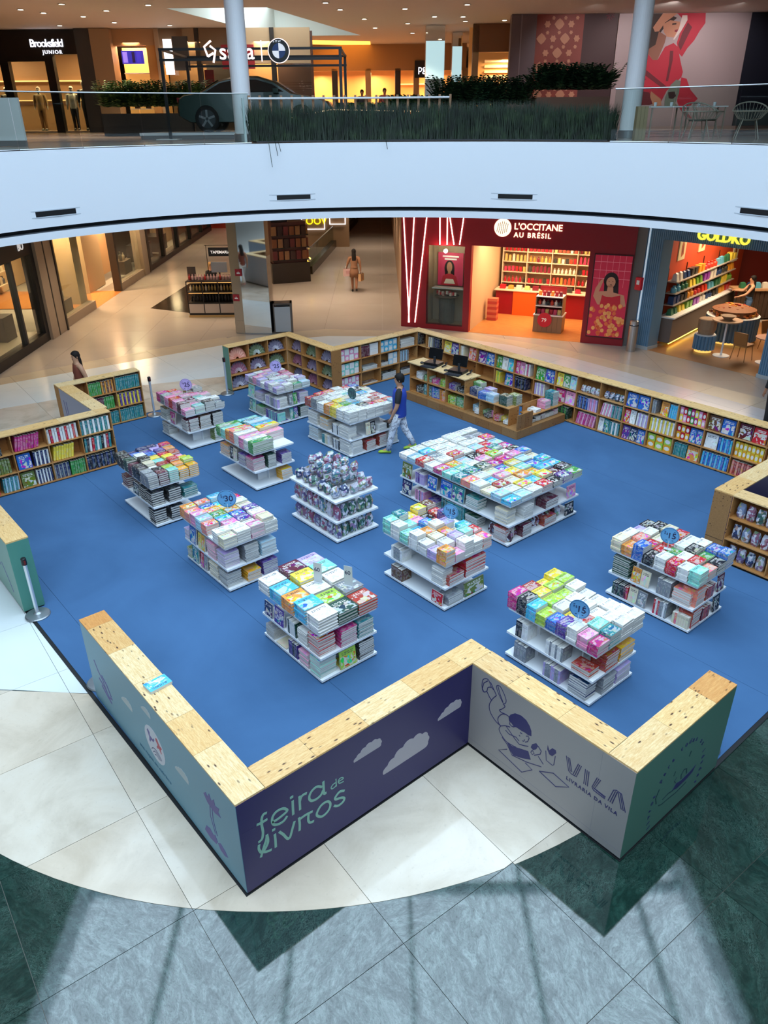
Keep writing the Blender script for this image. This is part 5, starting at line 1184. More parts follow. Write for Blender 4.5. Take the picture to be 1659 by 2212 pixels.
# window with poster, lamp shelf and striped pedestal
q=MB().box((.9,.75,.16),(2.2,.8,2.74)).box((.9,.22,.12),(2.2,.8,.16)).box((.86,.22,.16),(.9,.8,2.74)).box((2.2,.22,.16),(2.24,.8,2.74)).box((.9,.22,2.74),(2.2,.8,2.78)); q.build('window_box',mat('shop_beige','#b99a80',.6),shop)
MB().box((.9,.03,.16),(2.2,.045,2.74)).build('window_pane',GLASS,shop)
poster(shop,'window_poster',1.11,.60,1.38,.88,1.06,PINKP,[('poster_hair',[ell(.46,.52,.2,.25),[(.28,.5),(.3,.1),(.66,.1),(.66,.5)]],HAIRP),('poster_face',[ell(.46,.56,.11,.16),[(.41,.45),(.51,.45),(.53,.3),(.39,.3)]],SKINP),('poster_dress',[[(.12,0),(.2,.28),(.38,.36),(.56,.36),(.74,.28),(.84,0)]],REDP),('poster_cake',[[(.25,.05),(.7,.05),(.62,.2),(.33,.2)]],mat('print_cream','#ecd9c4',.6,emit=.15)),('poster_title',[[(.18,.86),(.82,.86),(.82,.91),(.18,.91)],[(.26,.78),(.74,.78),(.74,.83),(.26,.83)]],mat('print_white','#f4e8e4',.6,emit=.2))])
MB().box((1.0,.3,1.30),(2.1,.7,1.33)).build('window_shelf',LAC,shop)
MB().lathe([(.26,.16),(.27,1.0),(.42,1.06)],20,(1.5,.45,0)).build('pedestal',soft('pedestal_grey','#6d665f','#4c4744',9,.6),shop)
q=MB(); 
for k in range(14): q.cbox((1.15+.05*k+R_.uniform(-.01,.01),.42+R_.uniform(-.1,.1),1.12+R_.uniform(0,.05)),(.06,.06,.1),k%3)
o=q.build('window_display',[REDP,mat('print_cream'),mat('pale_pink','#e2a6a0',.5)],shop); o['kind']='stuff'
lamp('window_lamp','POINT',V(2.0,25.75,2.55),70,WARM,.08)
# right-hand lit poster
gl=[]
for k in range(1,6): gl.append([(k/6-.004,.62),(k/6+.004,.62),(k/6+.004,1),(k/6-.004,1)])
for k in range(1,4): gl.append([(0,.62+k*.1-.003),(1,.62+k*.1-.003),(1,.62+k*.1+.003),(0,.62+k*.1+.003)])
pe=[[],[]]
rp=random.Random(3)
for k in range(74):
    x=rp.uniform(.03,.97); y=rp.uniform(.02,.40)
    pe[k%2].append(ell(x,y,.052,.026,10))
pe=[[[(min(.998,max(.002,a)),max(.002,b)) for a,b in p] for p in g_] for g_ in pe]
poster(shop,'lit_poster',6.33,-.005,.26,1.09,2.46,mat('poster_red','#b3203c',.5,emit=.35),[('poster_tile_line',gl,mat('print_tile_line','#d97c8c',.5,emit=.25)),
 ('poster_hair',[ell(.5,.70,.2,.10),[(.32,.7),(.34,.52),(.42,.5),(.44,.7)],[(.58,.7),(.6,.46),(.76,.46),(.7,.72)]],HAIRP),
 ('poster_skin',[ell(.5,.68,.125,.065),[(.43,.64),(.57,.64),(.60,.56),(.9,.53),(.98,.40),(.86,.38),(.2,.40),(.06,.50),(.2,.56),(.42,.57)],[(.06,.50),(.10,.60),(.22,.70),(.30,.72),(.27,.66),(.2,.56)]],SKINP),
 ('poster_dress',[[(.26,.38),(.30,.52),(.42,.50),(.58,.50),(.80,.53),(.84,.38)]],REDP),('poster_smile',[ell(.51,.650,.03,.006,8),ell(.45,.69,.016,.004,8),ell(.55,.69,.016,.004,8)],mat('print_dark','#5a1a1e',.6)),
 ('poster_fruit',pe[0],PEACH),('poster_fruit_pale',pe[1],PEACHY)],frame=mat('poster_edge','#3a0a10',.5))
# interior
q=MB().box((2.42,.0,-.015),(6.15,4.2,.004)); q.build('shop_floor',WOODF,shop)
inn=mat('shop_inner','#c2a27c',.7)
q=MB().box((2.38,.22,0),(2.42,4.2,3.0)).box((6.15,.22,0),(6.19,4.2,3.0)).box((2.42,4.2,0),(6.15,4.25,3.0)).box((2.42,.22,3.0),(6.15,4.2,3.05)); q.build('shop_room',inn,shop)
def shopl(x,y,z,e,sz=1.0,szy=1.0,colr=(1,.72,.45),base=A_,ang=rr):
    p=Matrix.Rotation(ang,3,'Z')@Vector((x,y,z))+V(*base,0); return lamp('shop_lamp','AREA',p,e,colr,sz,aim=(p.x,p.y,0),sizey=szy)
shopl(4.2,1.9,2.95,420,3,2.5)
BEAM=mat('shelf_white','#d8c4a8',.5)
# shelving on the back wall, with its goods
def pitem(kind,M_,dim,colr,label,grp,cat):
    me=GOODS[kind]; o=bpy.data.objects.new(kind,me); C.objects.link(o); o.matrix_world=M_@Matrix.Diagonal((*dim,1)); o.color=lin(colr); return tag(o,label,cat,grp)
def objcol(name,rough=.35):
    m=mat(name,'#888888',rough); g=G(m); g.col(g.n('ObjectInfo').outputs['Color']); return m
OC=objcol('goods_colour')
GOODS={'bottle':MB().lathe([(.46,0),(.5,.04),(.5,.62),(.42,.7),(.2,.74),(.2,.8)],10).lathe([(.24,.8),(.24,1.0)],10).mesh('bottle',[OC],True),
       'carton':MB().box((-.5,-.5,0),(.5,.5,1)).mesh('carton',[OC]),
       'gift_bag':MB().add([(-.5,-.5,0),(.5,-.5,0),(.5,.5,0),(-.5,.5,0),(-.42,-.3,.85),(.42,-.3,.85),(.42,.3,.85),(-.42,.3,.85),(-.2,0,1),(.2,0,1)],[(3,2,1,0),(0,1,5,4),(1,2,6,5),(2,3,7,6),(3,0,4,7),(4,5,9,8),(6,7,8,9),(5,6,9),(7,4,8)]).mesh('gift_bag',[OC])}
for _g in ('bottle',): pass
MS=Matrix.Translation(V(*A_,0))@Matrix.Rotation(rr,4,'Z')
cols_=['#b01a2a','#d8452c','#e08a34','#c9385a','#e9d9c4','#a8242e','#d7b46a','#3a3a34','#7a2030']
for b in range(4):
    x0=2.55+b*.9
    MB().box((x0-.02,3.75,0),(x0,4.2,2.95)).build('shelf_upright',BEAM,shop)
    for l,z in enumerate((1.0,1.38,1.74,2.1,2.46)):
        MB().box((x0,3.8,z-.025),(x0+.88,4.2,z)).build('wall_shelf',BEAM,shop)
        n=6; base=cols_[(b*5+l*3)%len(cols_)]
        kd=('bottle','carton','gift_bag')[(b+l)%3]
        for k in range(n):
            hh={'bottle':.2,'carton':.17,'gift_bag':.24}[kd]*R_.uniform(.85,1.1)
            cc=base if R_.random()<.7 else R_.choice(cols_)
            pitem(kd,MS@Matrix.Translation((x0+.09+k*.14,3.92,z+.003)),(.09,.09,hh),cc,'small %s on %s shelf, bay %s of red shop wall, warm colours'%(kd.replace('_',' '),ORD[l+1],ORD2[b+1]),'goods on %s shelf, bay %s, red shop'%(ORD[l+1],ORD2[b+1]),kd.replace('_',' '))
MB().box((2.55,3.0,0),(3.2,3.5,.85)).build('counter_red',RED,shop); MB().box((3.2,2.95,0),(4.05,3.5,.85)).build('counter_orange',mat('shop_orange','#d95a14',.4),shop); MB().box((4.05,3.05,0),(5.9,3.5,.85)).build('counter_red',RED,shop)
MB().box((2.5,2.92,.85),(5.95,3.55,.88)).build('counter_top',BEAM,shop)
for k in range(10):
    pitem(('carton','gift_bag')[k%2],MS@Matrix.Translation((2.75+k*.3,3.2,.884)),(.2,.16,.14),cols_[(k*2)%9],'product tray standing %s along the red and orange counter'%ORD[k+1],'goods on the red shop counter','gift pack')
for k in range(8): pitem('carton',MS@Matrix.Translation((2.72,2.0,.005+k*.095)),(.34,.28,.092),'#c86a50' if k%2 else '#b04038','red carton in the stack inside the red shop doorway','cartons stacked in the red shop doorway','carton')
# sale stand on the shop floor
p=V(5.62,25.6,.005); st=thing('sale_stand','wooden sale stand with red price roundel in the red shop doorway','display stand',p,rr)
WS=mat('stand_wood','#8f7050',.6)
for k in range(6): MB().box((-.48+k*.16,-.3,0),(-.325+k*.16,.3,.55)).build('plank',WS,st)
for z in (.55,.85,1.15): MB().box((-.5+.06*(z>.6),-.32,z),(.5-.06*(z>.6),.32,z+.025)).build('shelf',LAC,st)
for x in (-.45,.42): MB().box((x,-.28,.57),(x+.03,.28,1.15)).build('post',WS,st)
MB().box((-.44,.28,.57),(.44,.31,1.4)).build('back',RED,st)
MB().lathe([(.24,0),(.24,.012)],24).build('price_roundel',REDP,st,(-.1,-.33,.42)).rotation_euler=(PI/2,0,0)
text('price_lettering','79',st,(-.2,-.345,.36),(1,0,0),(0,0,1),.17,mat('print_white'),ext=.002,bold=.003)
M4=Matrix.Translation(p)@Matrix.Rotation(rr,4,'Z')
for j,z in enumerate((.576,.876,1.176)):
    for k in range(6): pitem(('carton','bottle','gift_bag')[j],M4@Matrix.Translation((-.34+k*.135,-.12,z)),(.11,.12,.16),cols_[(k*3+j)%9],'small product on %s level of the wooden sale stand'%ORD[j+1],'goods on the sale stand level %s'%ORD2[j+1],'product')

# blue fluted shop ---------------------------------------------------------------------------
A2,B2=(7.83,23.6),(10.57,20.05); r2=frame_rz(A2,B2)
BLUE=mat('fluted_blue','#5f86a4',.5); ORNG=mat('shop_orange_wall','#b8401a',.6)
s2=thing('shopfront','blue fluted shopfront with yellow lit letters and orange interior','shopfront',V(*A2,0),r2)
def flutes(x0,x1,z0,z1,y,par,horizontal=False):
    n=int((x1-x0)/.062); q=MB(); d=(x1-x0)/n
    for k in range(n):
        c=x0+d*(k+.5); q.prism([(c-d*.5,y),(c-d*.32,y-.022),(c,y-.03),(c+d*.32,y-.022),(c+d*.5,y)],z0,z1,'z')
    o=q.build('fluted_cladding',BLUE,par); o['kind']='stuff'; return o
MB().box((.0,0,.1),(.6,.5,TOP)).build('pilaster',BLUE,s2); flutes(0,.6,.1,TOP,0,s2); MB().box((-.02,-.04,0),(.62,.5,.1)).build('base_block',mat('base_grey','#a9b2b8',.5),s2)
MB().box((.6,0,3.26),(4.15,.4,TOP)).build('header',BLUE,s2); flutes(.6,4.15,3.26,TOP,0,s2)
MB().box((4.15,0,.1),(5.0,.5,TOP)).build('pilaster',BLUE,s2); flutes(4.15,5.0,.1,TOP,0,s2); MB().box((4.13,-.04,0),(5.0,.5,.1)).build('base_block',mat('base_grey'),s2)
MB().box((.12,-.06,.1),(.16,-.03,TOP)).build('light_strip',mat('cool_strip','#cfe4f4',.4,emit=.6),s2)
text('sign_lettering','GOLDKO',s2,(1.66,-.06,3.385),(1,0,0),(0,0,1),.36,mat('yellow_glow','#f2e04a',.4,emit=1.6),ext=.02,bold=.012)
MB().box((.6,.0,-.015),(4.15,6,.004)).build('shop_floor',soft('tan_wood_floor','#a87a4e','#94683f',2,.35),s2)
# orange wall running into the shop, with framed prints and goods shelves; it leaves the left pilaster at an angle
wl_=thing('goods_wall','orange shop wall with four framed prints and long goods shelves','shop wall',V(8.55,23.65,0),frame_rz((8.55,23.65),(13.6,29.6)))
WLL=7.6
MB().box((0,0,0),(WLL,.1,3.6)).build('wall_board',ORNG,wl_)
MB().box((.1,-.45,0.12),(WLL-1.6,0,.86)).build('plinth_cabinet',mat('warm_grey_cabinet','#6f635c',.6),wl_); MB().box((.1,-.5,.86),(WLL-1.6,0,.9)).build('ledge',LAC,wl_)
MB().box((.1,-.44,.085),(WLL-1.6,-.42,.11)).build('glow_strip',mat('yellow_led','#ffcf4a',.5,emit=12.0),wl_)
for z in (1.2,1.55,1.9): MB().box((.3,-.34,z),(WLL-1.7,0,z+.03)).build('wall_shelf',mat('shelf_rail','#a09488',.5),wl_)
for x in (.3,1.8,3.3,4.8): MB().box((x,-.02,.9),(x+.03,0,2.3)).build('upright',BLACK,wl_)
for k,(x,z) in enumerate(((.85,2.45),(2.6,2.5),(4.4,2.6),(6.3,1.7))):
    poster(wl_,'framed_print',x,-.002,z,.55,.8,mat('print_paper','#c8b486',.6,emit=.12),[('print_figure',[[(.4,.1),(.75,.2),(.7,.55),(.5,.8),(.3,.5)]],mat('print_rust','#9c4a22',.6)),('print_shade',[[(.45,.2),(.62,.3),(.55,.6)]],mat('print_dark'))],t=.03)
Mw=Matrix.Translation(V(8.55,23.65,0))@Matrix.Rotation(wl_.rotation_euler.z,4,'Z')
GC=['#2f6a4a','#c8371f','#d8902c','#27406a','#8a3fa0','#e0c84a','#5aa0b8','#b8302c','#3b3b34','#d8d4c8','#6a9a3a']
for l,z in enumerate((.901,1.231,1.581,1.931)):
    for k in range(18):
        x=.45+k*.31; kd=('gift_bag','carton','bottle')[(k//4+l)%3]
        c=GC[(k//2*5+l*3)%11]
        pitem(kd,Mw@Matrix.Translation((x,-.2,z)),(.2,.18,.24*R_.uniform(.8,1.05)),c,'bright %s, place %s on %s shelf of the orange wall'%(kd.replace('_',' '),('one two three four five six seven eight nine ten eleven twelve thirteen fourteen fifteen sixteen seventeen eighteen').split()[k],ORD[l+1]),'goods on the orange wall, %s shelf'%ORD[l+1],kd.replace('_',' '))
def w2(s,d,z=0): return V(s,d,z)
lamp('shop_lamp','AREA',V(11.5,25,3.5),420,(1,.74,.48),3,aim=V(11.5,25,0),sizey=3)
tag(MB().box((-8,0,0),(8,.1,3.7)).build('wall_shop',mat('deep_red_wall','#7a1f14',.6),None,V(14.0,30.6,0),RZ),kind='structure')
tag(MB().add([tuple(V(8.4,23.4,3.7)),tuple(V(16,20,3.7)),tuple(V(20,31,3.7)),tuple(V(12,31,3.7))],[(0,1,2,3)]).build('ceiling_shop',mat('shop_ceiling','#5c4a3e',.7)),kind='structure')
# shop fittings: bin, round table, curved island counter, chairs
def fluted_round(name,label,cat,s,d,r,h,topm,n=24):
    t=thing(name,label,cat,V(s,d,.005),0)
    q=MB(); 
    for k in range(n):
        a=2*PI*k/n; q.tube([(r*math.cos(a),r*math.sin(a),.08),(r*math.cos(a),r*math.sin(a),h)],r*PI/n*.95,6)
    q.lathe([(r*.98,.08),(r*.98,h)],n); o=q.build('fluted_body',BLUE,t); o['kind']='stuff'
    MB().lathe([(r*1.02,h),(r*1.06,h+.03),(r*.98,h+.04)],n).build('top',topm,t); MB().lathe([(r*.9,0),(r*.9,.08)],n).build('plinth',mat('kick_glow','#e8b45a',.5,emit=2.0),t); return t
BT=mat('basket_tan','#a08468',.7)
t=fluted_round('fluted_bin','blue fluted tub holding a tan basket of goods in the shop entrance','tub',9.85,22.95,.28,.5,LAC,18)
MB().lathe([(.22,.54),(.27,.7),(.27,.98),(.24,1.0)],16).build('basket',BT,t)
t=fluted_round('island_counter','curved blue fluted island counter heaped with bright sweets','counter',11.15,24.2,.75,.78,LAC,40)
q=MB()
for k in range(160):
    a=R_.uniform(0,6.28); r_=.7*math.sqrt(R_.random()); q.cbox((r_*math.cos(a),r_*math.sin(a),.84+.28*(1-(r_/.72)**2)+R_.uniform(-.03,.03)),(.07,.07,.06),k%4,R_.uniform(0,3))
o=q.build('sweets',[mat('sw%d'%i,c,.4) for i,c in enumerate(('#c86a2c','#8c4a22','#d89a3a','#a8302c'))],t); o['kind']='stuff'
MB().lathe([(.6,.8),(.66,1.0),(.3,1.12)],20).build('sweet_heap',mat('heap_brown','#7c4c2a',.7),t)
t=thing('tall_table','tall round-topped white pedestal table in the blue shop entrance','table',V(10.2,22.42,.005))
MB().lathe([(.24,0),(.24,.015),(.03,.03),(.028,1.02),(.05,1.05)],24).build('pedestal',LAC,t); MB().lathe([(.42,1.05),(.42,1.08)],28).build('table_top',mat('tan_top','#c49a72',.45),t)
MB().lathe([(.1,1.08),(.22,1.2),(.2,1.2)],16).build('bowl',BT,t)
t=thing('tall_table','small round white pedestal table beside the tan chair','table',V(11.15,21.65,.005))
MB().lathe([(.24,0),(.24,.015),(.03,.03),(.028,.70),(.05,.72)],24).build('pedestal',LAC,t); MB().lathe([(.36,.72),(.36,.75)],28).build('table_top',mat('pink_top','#d69a7c',.45),t)
def cafe_chair(s,d,rz,label):
    t=thing('cafe_chair',label,'chair',V(s,d,.014),rz); m_=mat('tan_leather','#a0703f',.55)
    MB().box((-.21,-.2,.42),(.21,.2,.48)).build('seat',m_,t); MB().add([(-.2,.18,.48),(.2,.18,.48),(.22,.26,.84),(-.22,.26,.84),(-.2,.22,.48),(.2,.22,.48),(.2,.30,.84),(-.2,.30,.84)],[(0,1,2,3),(7,6,5,4),(4,5,1,0),(3,2,6,7),(0,3,7,4),(5,6,2,1)]).build('backrest',m_,t)
    for x in (-.18,.18):
        for y in (-.17,.17): MB().tube([(x,y,.42),(x*1.25,y*1.25,0)],.013,6).build('leg',mat('tan_wood_leg','#9a7048',.5),t)
cafe_chair(10.6,21.95,RZ+2.2,'tan padded chair at the small round table in the blue shop'); cafe_chair(11.9,23.0,RZ+.4,'tan padded chair behind the small round table, farther into the shop')
t=thing('service_counter','dark slatted service counter at the back of the blue shop','counter',V(12.5,26.9,0),RZ)
for k in range(16): MB().box((-.1+k*.16,0,.05),(.03+k*.16,.05,1.0)).build('slat',mat('dark_slat','#4a382c',.6),t)
MB().box((-.2,-.1,1.0),(2.6,.6,1.06)).build('counter_top',mat('tan_top'),t)
for k in range(9): pitem('gift_bag',Matrix.Translation(V(12.5+.1+k*.26,27.1,1.061))@Matrix.Rotation(RZ,4,'Z'),(.2,.18,.2),GC[(k*3)%11],'bright pack standing %s along the dark slatted service counter'%ORD[k+1],'packs on the slatted counter','gift pack')

# steel ash post and wall extinguisher between the two shops
t=thing('ash_post','dented steel ash post between the red and blue shops','ash bin',V(7.66,23.05,0)); MB().lathe([(.14,0),(.14,.80),(.13,.82),(.13,.92),(.10,.95)],20).build('body',STEEL,t); MB().lathe([(.142,.78),(.142,.81)],20).build('band',DARK,t)
t=thing('fire_extinguisher','small red fire extinguisher box on the pillar between the shops','fire equipment',V(7.72,23.4,1.95),r2); MB().box((-.1,-.02,-.18),(.1,.1,.18)).build('box',REDP,t); MB().box((-.05,-.024,-.02),(.05,-.02,.1)).build('plate',LAC,t)
tag(MB().box((-.1,.05,0),(.35,.7,TOP)).build('pillar',mat('pillar_grey','#77706c',.5),None,V(7.5,23.62,0),rr),kind='structure')

# mirrored pillar ------------------------------------------------------------------------------
pc=[(-4.95,25.6),(-4.62,25.46),(-3.72,25.395),(-3.68,26.0),(-4.95,26.3)]
mp=thing('mirror_pillar','tall square pillar clad in mirror and brushed steel by the corridor','pillar',V(*pc[1],0))
def loc2(pt): v=V(*pt)-V(*pc[1]); return (v.x,v.y)
MB().prism([loc2(p) for p in pc],.0,TOP).build('core',mat('pillar_steel','#a3a7ab',.35,.7),mp)
def mface(a,b,z0,z1,m,nm,off=.006):
    p,q_=Vector(loc2(a)),Vector(loc2(b)); d=(q_-p).normalized(); n=Vector((d.y,-d.x))*off
    MB().prism([tuple(p),tuple(p+n),tuple(q_+n),tuple(q_)],z0,z1).build(nm,m,mp)
mface(pc[1],pc[2],.04,TOP-.01,MIRROR,'mirror_panel'); mface(pc[0],pc[1],.45,TOP-.01,STEEL,'steel_panel'); mface(pc[0],pc[1],.03,.44,STEEL,'steel_base',.012); mface(pc[2],pc[3],.04,TOP-.01,MIRROR,'mirror_panel')
def redsign(s,d,z,lab):
    t=thing('fire_sign',lab,'sign',V(s,d,z),RZ-.17); MB().box((-.11,-.012,-.11),(.11,-.004,.11)).build('plate',mat('sign_red','#a01226',.5),t)
    MB().add([(-.06,-.014,-.04),(.06,-.014,-.04),(.05,-.014,.01),(.02,-.014,.0),(0,-.014,.05),(-.02,-.014,0),(-.05,-.014,.01)],[(0,1,2,3,4,5,6)]).build('flame_mark',mat('mark_white','#f0e6e6',.5),t)
redsign(-4.66,25.43,2.02,'larger red square sign with white mark on the mirror pillar'); redsign(-4.82,25.52,1.2,'small red square sign low on the steel side of the pillar')

# litter bin
t=thing('litter_bin','pale grey litter bin with dark frame beside the mirror pillar','litter bin',V(-3.36,25.75,0),RZ+.1)
MB().box((-.26,-.2,.05),(.26,.2,.88)).build('body',mat('bin_grey','#aab0b6',.4,.3),t); MB().box((.26,-.2,.02),(.33,.22,1.0)).box((-.30,-.2,.02),(-.26,.22,1.0)).box((-.3,-.2,.95),(.33,.22,1.0)).build('frame',mat('bin_frame','#5a5048',.5),t); MB().box((-.2,-.21,.90),(.2,-.05,.94)).build('opening',BLACK,t)

# dark cosmetics kiosk ------------------------------------------------------------------------
k_=thing('kiosk','dark cosmetics kiosk with lit glass shelves and white drawer fronts','kiosk',V(-7.06,27.95,0),RZ)
KB=mat('kiosk_black','#191513',.4); KW=mat('kiosk_drawer','#b3a498',.5); GOLD=mat('gold_edge','#c9a56a',.4,.6); KG=mat('kiosk_glow','#ffb968',.5,emit=2.0)
MB().box((0,0,.0),(1.75,.9,.08)).build('plinth',GOLD,k_); MB().box((.02,.02,.08),(1.73,.88,.14)).build('toe',KB,k_)
for k in range(3): MB().box((.04+k*.565,-.004,.16),(.57+k*.565,.02,.48)).build('drawer_front',KW,k_)
q=MB().box((0,.02,.14),(1.75,.9,.5)).box((0,.86,.5),(1.75,.9,1.28)); q.build('carcass',KB,k_)
for x in (0,.56,1.13,1.72): MB().box((x,.0,.5),(x+.03,.04,1.28)).build('post',KB,k_)
for z in (.5,.88,1.25): MB().box((0,0,z),(1.75,.88,z+.025)).build('glass_shelf',KB,k_); 
for z in (.84,1.21): MB().box((.05,.08,z),(1.7,.1,z+.012)).build('glow_strip',KG,k_)
Mk=Matrix.Translation(V(-7.06,27.95,0))@Matrix.Rotation(RZ,4,'Z')
for l,z in enumerate((.526,.906,1.276)):
    for k in range(15): pitem('bottle',Mk@Matrix.Translation((.1+k*.111,.3,z)),(.08,.08,.2+.03*(l==0)),('#2a2422','#b89a5a','#c8a0a0')[l] if k%5 else ('#0f0f12','#e0d0b0','#b03030')[l],'perfume bottle in the row on the %s level of the dark kiosk'%('bottom','middle','top')[l],'perfume bottles, %s level of the dark kiosk'%('bottom','middle','top')[l],'bottle')
MB().box((.02,.4,1.276),(.32,.45,1.72)).build('picture_card',mat('card_dark','#4a403c',.5),k_)
for x in (.7,1.7): MB().tube([(x,.8,1.28),(x,.8,2.4)],.012,6).build('sign_pole',KB,k_)
MB().tube([(.65,.8,2.4),(1.78,.8,2.4)],.012,6).build('sign_rail',KB,k_)
MB().box((.78,.76,2.02),(1.72,.82,2.32)).build('sign_board',mat('sign_black','#141012',.4),k_)
text('sign_lettering','TAPEMARIA',k_,(.86,.755,2.12),(1,0,0),(0,0,1),.135,mat('sign_white','#f0ecea',.5,emit=.7),ext=.004,bold=.003)
MB().box((.88,.5,1.5),(1.45,.53,1.86)).build('monitor',mat('monitor_grey','#a7b0bd',.4),k_); MB().box((1.14,.5,1.276),(1.19,.53,1.5)).build('monitor_stand',KB,k_)
# dark stone inlay beside the kiosk
tag(MB().prism([P2(-8.91,29.5),P2(-7.06,28.6),P2(-7.06,32),P2(-8.47,34.59)],0,.004).build('floor_inlay',mat('dark_stone','#2c231b',.15)),kind='structure')

# burgundy display kiosk and its yellow signed wall ---------------------------------------------
b_=thing('kiosk','tall burgundy display kiosk full of boxed goods in mid corridor','kiosk',V(-4.75,34.0,0),RZ+.35)
BK=mat('kiosk_burgundy','#3a1016',.4)
MB().box((0,0,0),(1.7,1.7,.85)).build('base',mat('kiosk_base','#1d1712',.25),b_); MB().box((.1,.1,.85),(1.6,1.6,2.5)).build('cabinet',BK,b_); MB().box((.15,.3,2.5),(.85,.4,3.0)).build('sign_board',KB,b_)
for l,z in enumerate((.95,1.45,1.95)):
    MB().box((.05,.0,z),(1.65,.1,z+.03)).build('shelf',KB,b_); MB().box((1.6,.05,z),(1.7,1.65,z+.03)).build('shelf',KB,b_)
Mb=Matrix.Translation(V(-4.75,34.0,0))@Matrix.Rotation(RZ+.35,4,'Z')
for l,z in enumerate((.981,1.481,1.981)):
    for k in range(6): pitem('carton',Mb@Matrix.Translation((.18+k*.26,.05,z)),(.2,.08,.36),('#5a1820','#7a4a2c','#8c6a4a','#2a1614')[(k+l)%4],'boxed good on the %s level, front of the burgundy kiosk'%ORD[l+1],'boxed goods on the burgundy kiosk, %s level'%ORD[l+1],'carton')
    for k in range(6): pitem('carton',Mb@Matrix.Translation((1.65,.2+k*.26,z)),(.08,.2,.36),('#8c4a30','#6a2a1c','#a0703c','#30201a')[(k+l)%4],'boxed good on the %s level, side of the burgundy kiosk'%ORD[l+1],'boxed goods on the burgundy kiosk side, %s level'%ORD[l+1],'carton')
MB().tube([(1.75,.1,.95),(1.75,1.6,.95)],.03,6).build('glow_strip',mat('yellow_led'),b_)
o_=thing('neon_wall','beige counter wall with yellow neon lettering in white neon frames','sign wall',V(-4.6,44.5,0),RZ)
MB().box((0,0,0),(2.8,.2,2.9)).build('wall_board',mat('neon_beige','#a68b6f',.6),o_)
def nframe(x0,x1,z0,z1): MB().tube([(x0,-.03,z0),(x1,-.03,z0),(x1,-.03,z1),(x0,-.03,z1)],.025,6,closed=True).build('neon_frame',mat('neon_cold','#f4f4ff',.5,emit=4.0),o_)
nframe(.2,1.45,.95,1.85); nframe(1.75,2.6,1.2,2.3)
text('neon_lettering','OOV',o_,(.42,-.03,1.2),(1,0,0),(0,0,1),.52,mat('neon_yellow','#f6e21c',.5,emit=2.5),ext=.02); text('neon_lettering','OOV',o_,(1.85,-.03,1.65),(1,0,0),(0,0,1),.34,mat('neon_yellow'),ext=.02)
# dark kerb and glass along the escalator well
e_=thing('well_parapet','dark stone kerb with glass panels slanting away down the corridor','parapet',V(-3.36,36.3,0),frame_rz((-3.36,36.3),(-1.75,55.8)))
MB().box((0,-.15,0),(19.5,.15,.35)).build('kerb',mat('kerb_dark','#2b261f',.25),e_)
for k in range(9): MB().box((.2+k*2.1,-.01,.35),(2.2+k*2.1,.01,1.1)).build('glass_panel',GLASS,e_)
MB().tube([(.2,0,1.1),(19,0,1.1)],.025,8).build('handrail',STEEL,e_)

# shops along the left of the corridor ----------------------------------------------------------
rl=YAW; LB=V(-11,22,0)
l_=thing('shopfront','row of beige-framed shop windows along the left of the corridor','shopfront',LB,rl)
CRM=mat('cream_panel','#c9ab86',.6); BRN=mat('dark_bronze','#2a221d',.4); LIN=mat('cream_trim','#9b8a78',.5)
def lb(x0,y0,z0,x1,y1,z1,nm,m): return MB().box((x0,y0,z0),(x1,y1,z1)).build(nm,m,l_)
# dark window bay (near)
lb(-3,.0,0,3.0,.3,.28,'sill',BLACK); lb(-3,0,2.75,3.0,.3,TOP,'fascia',BLACK); lb(2.75,0,.28,3.0,.3,2.75,'mullion',BLACK); lb(1.35,.02,.28,1.45,.2,2.75,'mullion',DARK)
lb(-3,.1,.28,2.75,.115,2.75,'window_pane',GLASS); lb(-3,2.2,0,3.2,2.3,3.2,'inner_wall',CRM); lb(-3,.3,.0,3.0,2.2,.25,'display_floor',mat('display_stone','#b2a695',.4))
lb(.6,1.0,.5,1.5,1.04,1.9,'red_banner',mat('banner_red','#8a1420',.6)); lb(1.7,.8,.25,2.4,1.3,1.0,'plinth',DARK)
text('sign_lettering','BO',l_,(2.0,-.01,2.95),(1,0,0),(0,0,1),.3,mat('sign_white'),ext=.01)
# beige pillar with thin dark lines
lb(3.0,-.1,0,4.3,.4,TOP,'pillar_cladding',LIN); lb(3.55,-.11,0,3.62,-.1,TOP,'pillar_line',BLACK); lb(4.22,-.14,0,4.32,.4,TOP,'pillar_line',BRN)
# first display window
lb(4.3,0,0,7.6,.3,.3,'sill',LIN); lb(4.35,.1,.3,7.5,.115,TOP,'window_pane',GLASS); lb(4.35,.9,.3,6.9,1.0,TOP,'window_back',CRM); lb(6.9,.3,.3,7.6,1.0,TOP,'window_cheek',CRM)
lb(5.0,.3,.3,6.1,.8,.75,'plinth',mat('plinth_bronze','#5e4c3a',.5))
# open entrance
lb(7.6,0.0,-.015,10.9,5,.004,'shop_floor',WOODF); lb(7.6,5,0,14,5.1,TOP,'inner_wall',CRM)
for z in (.4,.9,1.4,1.9): lb(7.8,4.6,z,10.6,5,z+.03,'wall_shelf',BEAM)
# panel and second window
lb(10.4,1.2,0,12.4,1.5,TOP,'inner_panel',CRM); lb(10.9,0,0,14.4,.3,.3,'sill',LIN); lb(11,.1,.3,14.3,.115,TOP,'window_pane',GLASS); lb(12.4,1.4,.3,14.4,1.5,TOP,'window_back',mat('window_beige','#cda277',.6)); lb(12.9,.4,.3,13.9,.9,.85,'plinth',mat('plinth_bronze'))
lb(10.75,0,0,10.95,.3,TOP,'mullion',BRN); lb(14.3,-.05,0,15.2,.4,TOP,'pillar_cladding',LIN); lb(15.1,-.08,0,15.2,.4,TOP,'pillar_line',BRN)
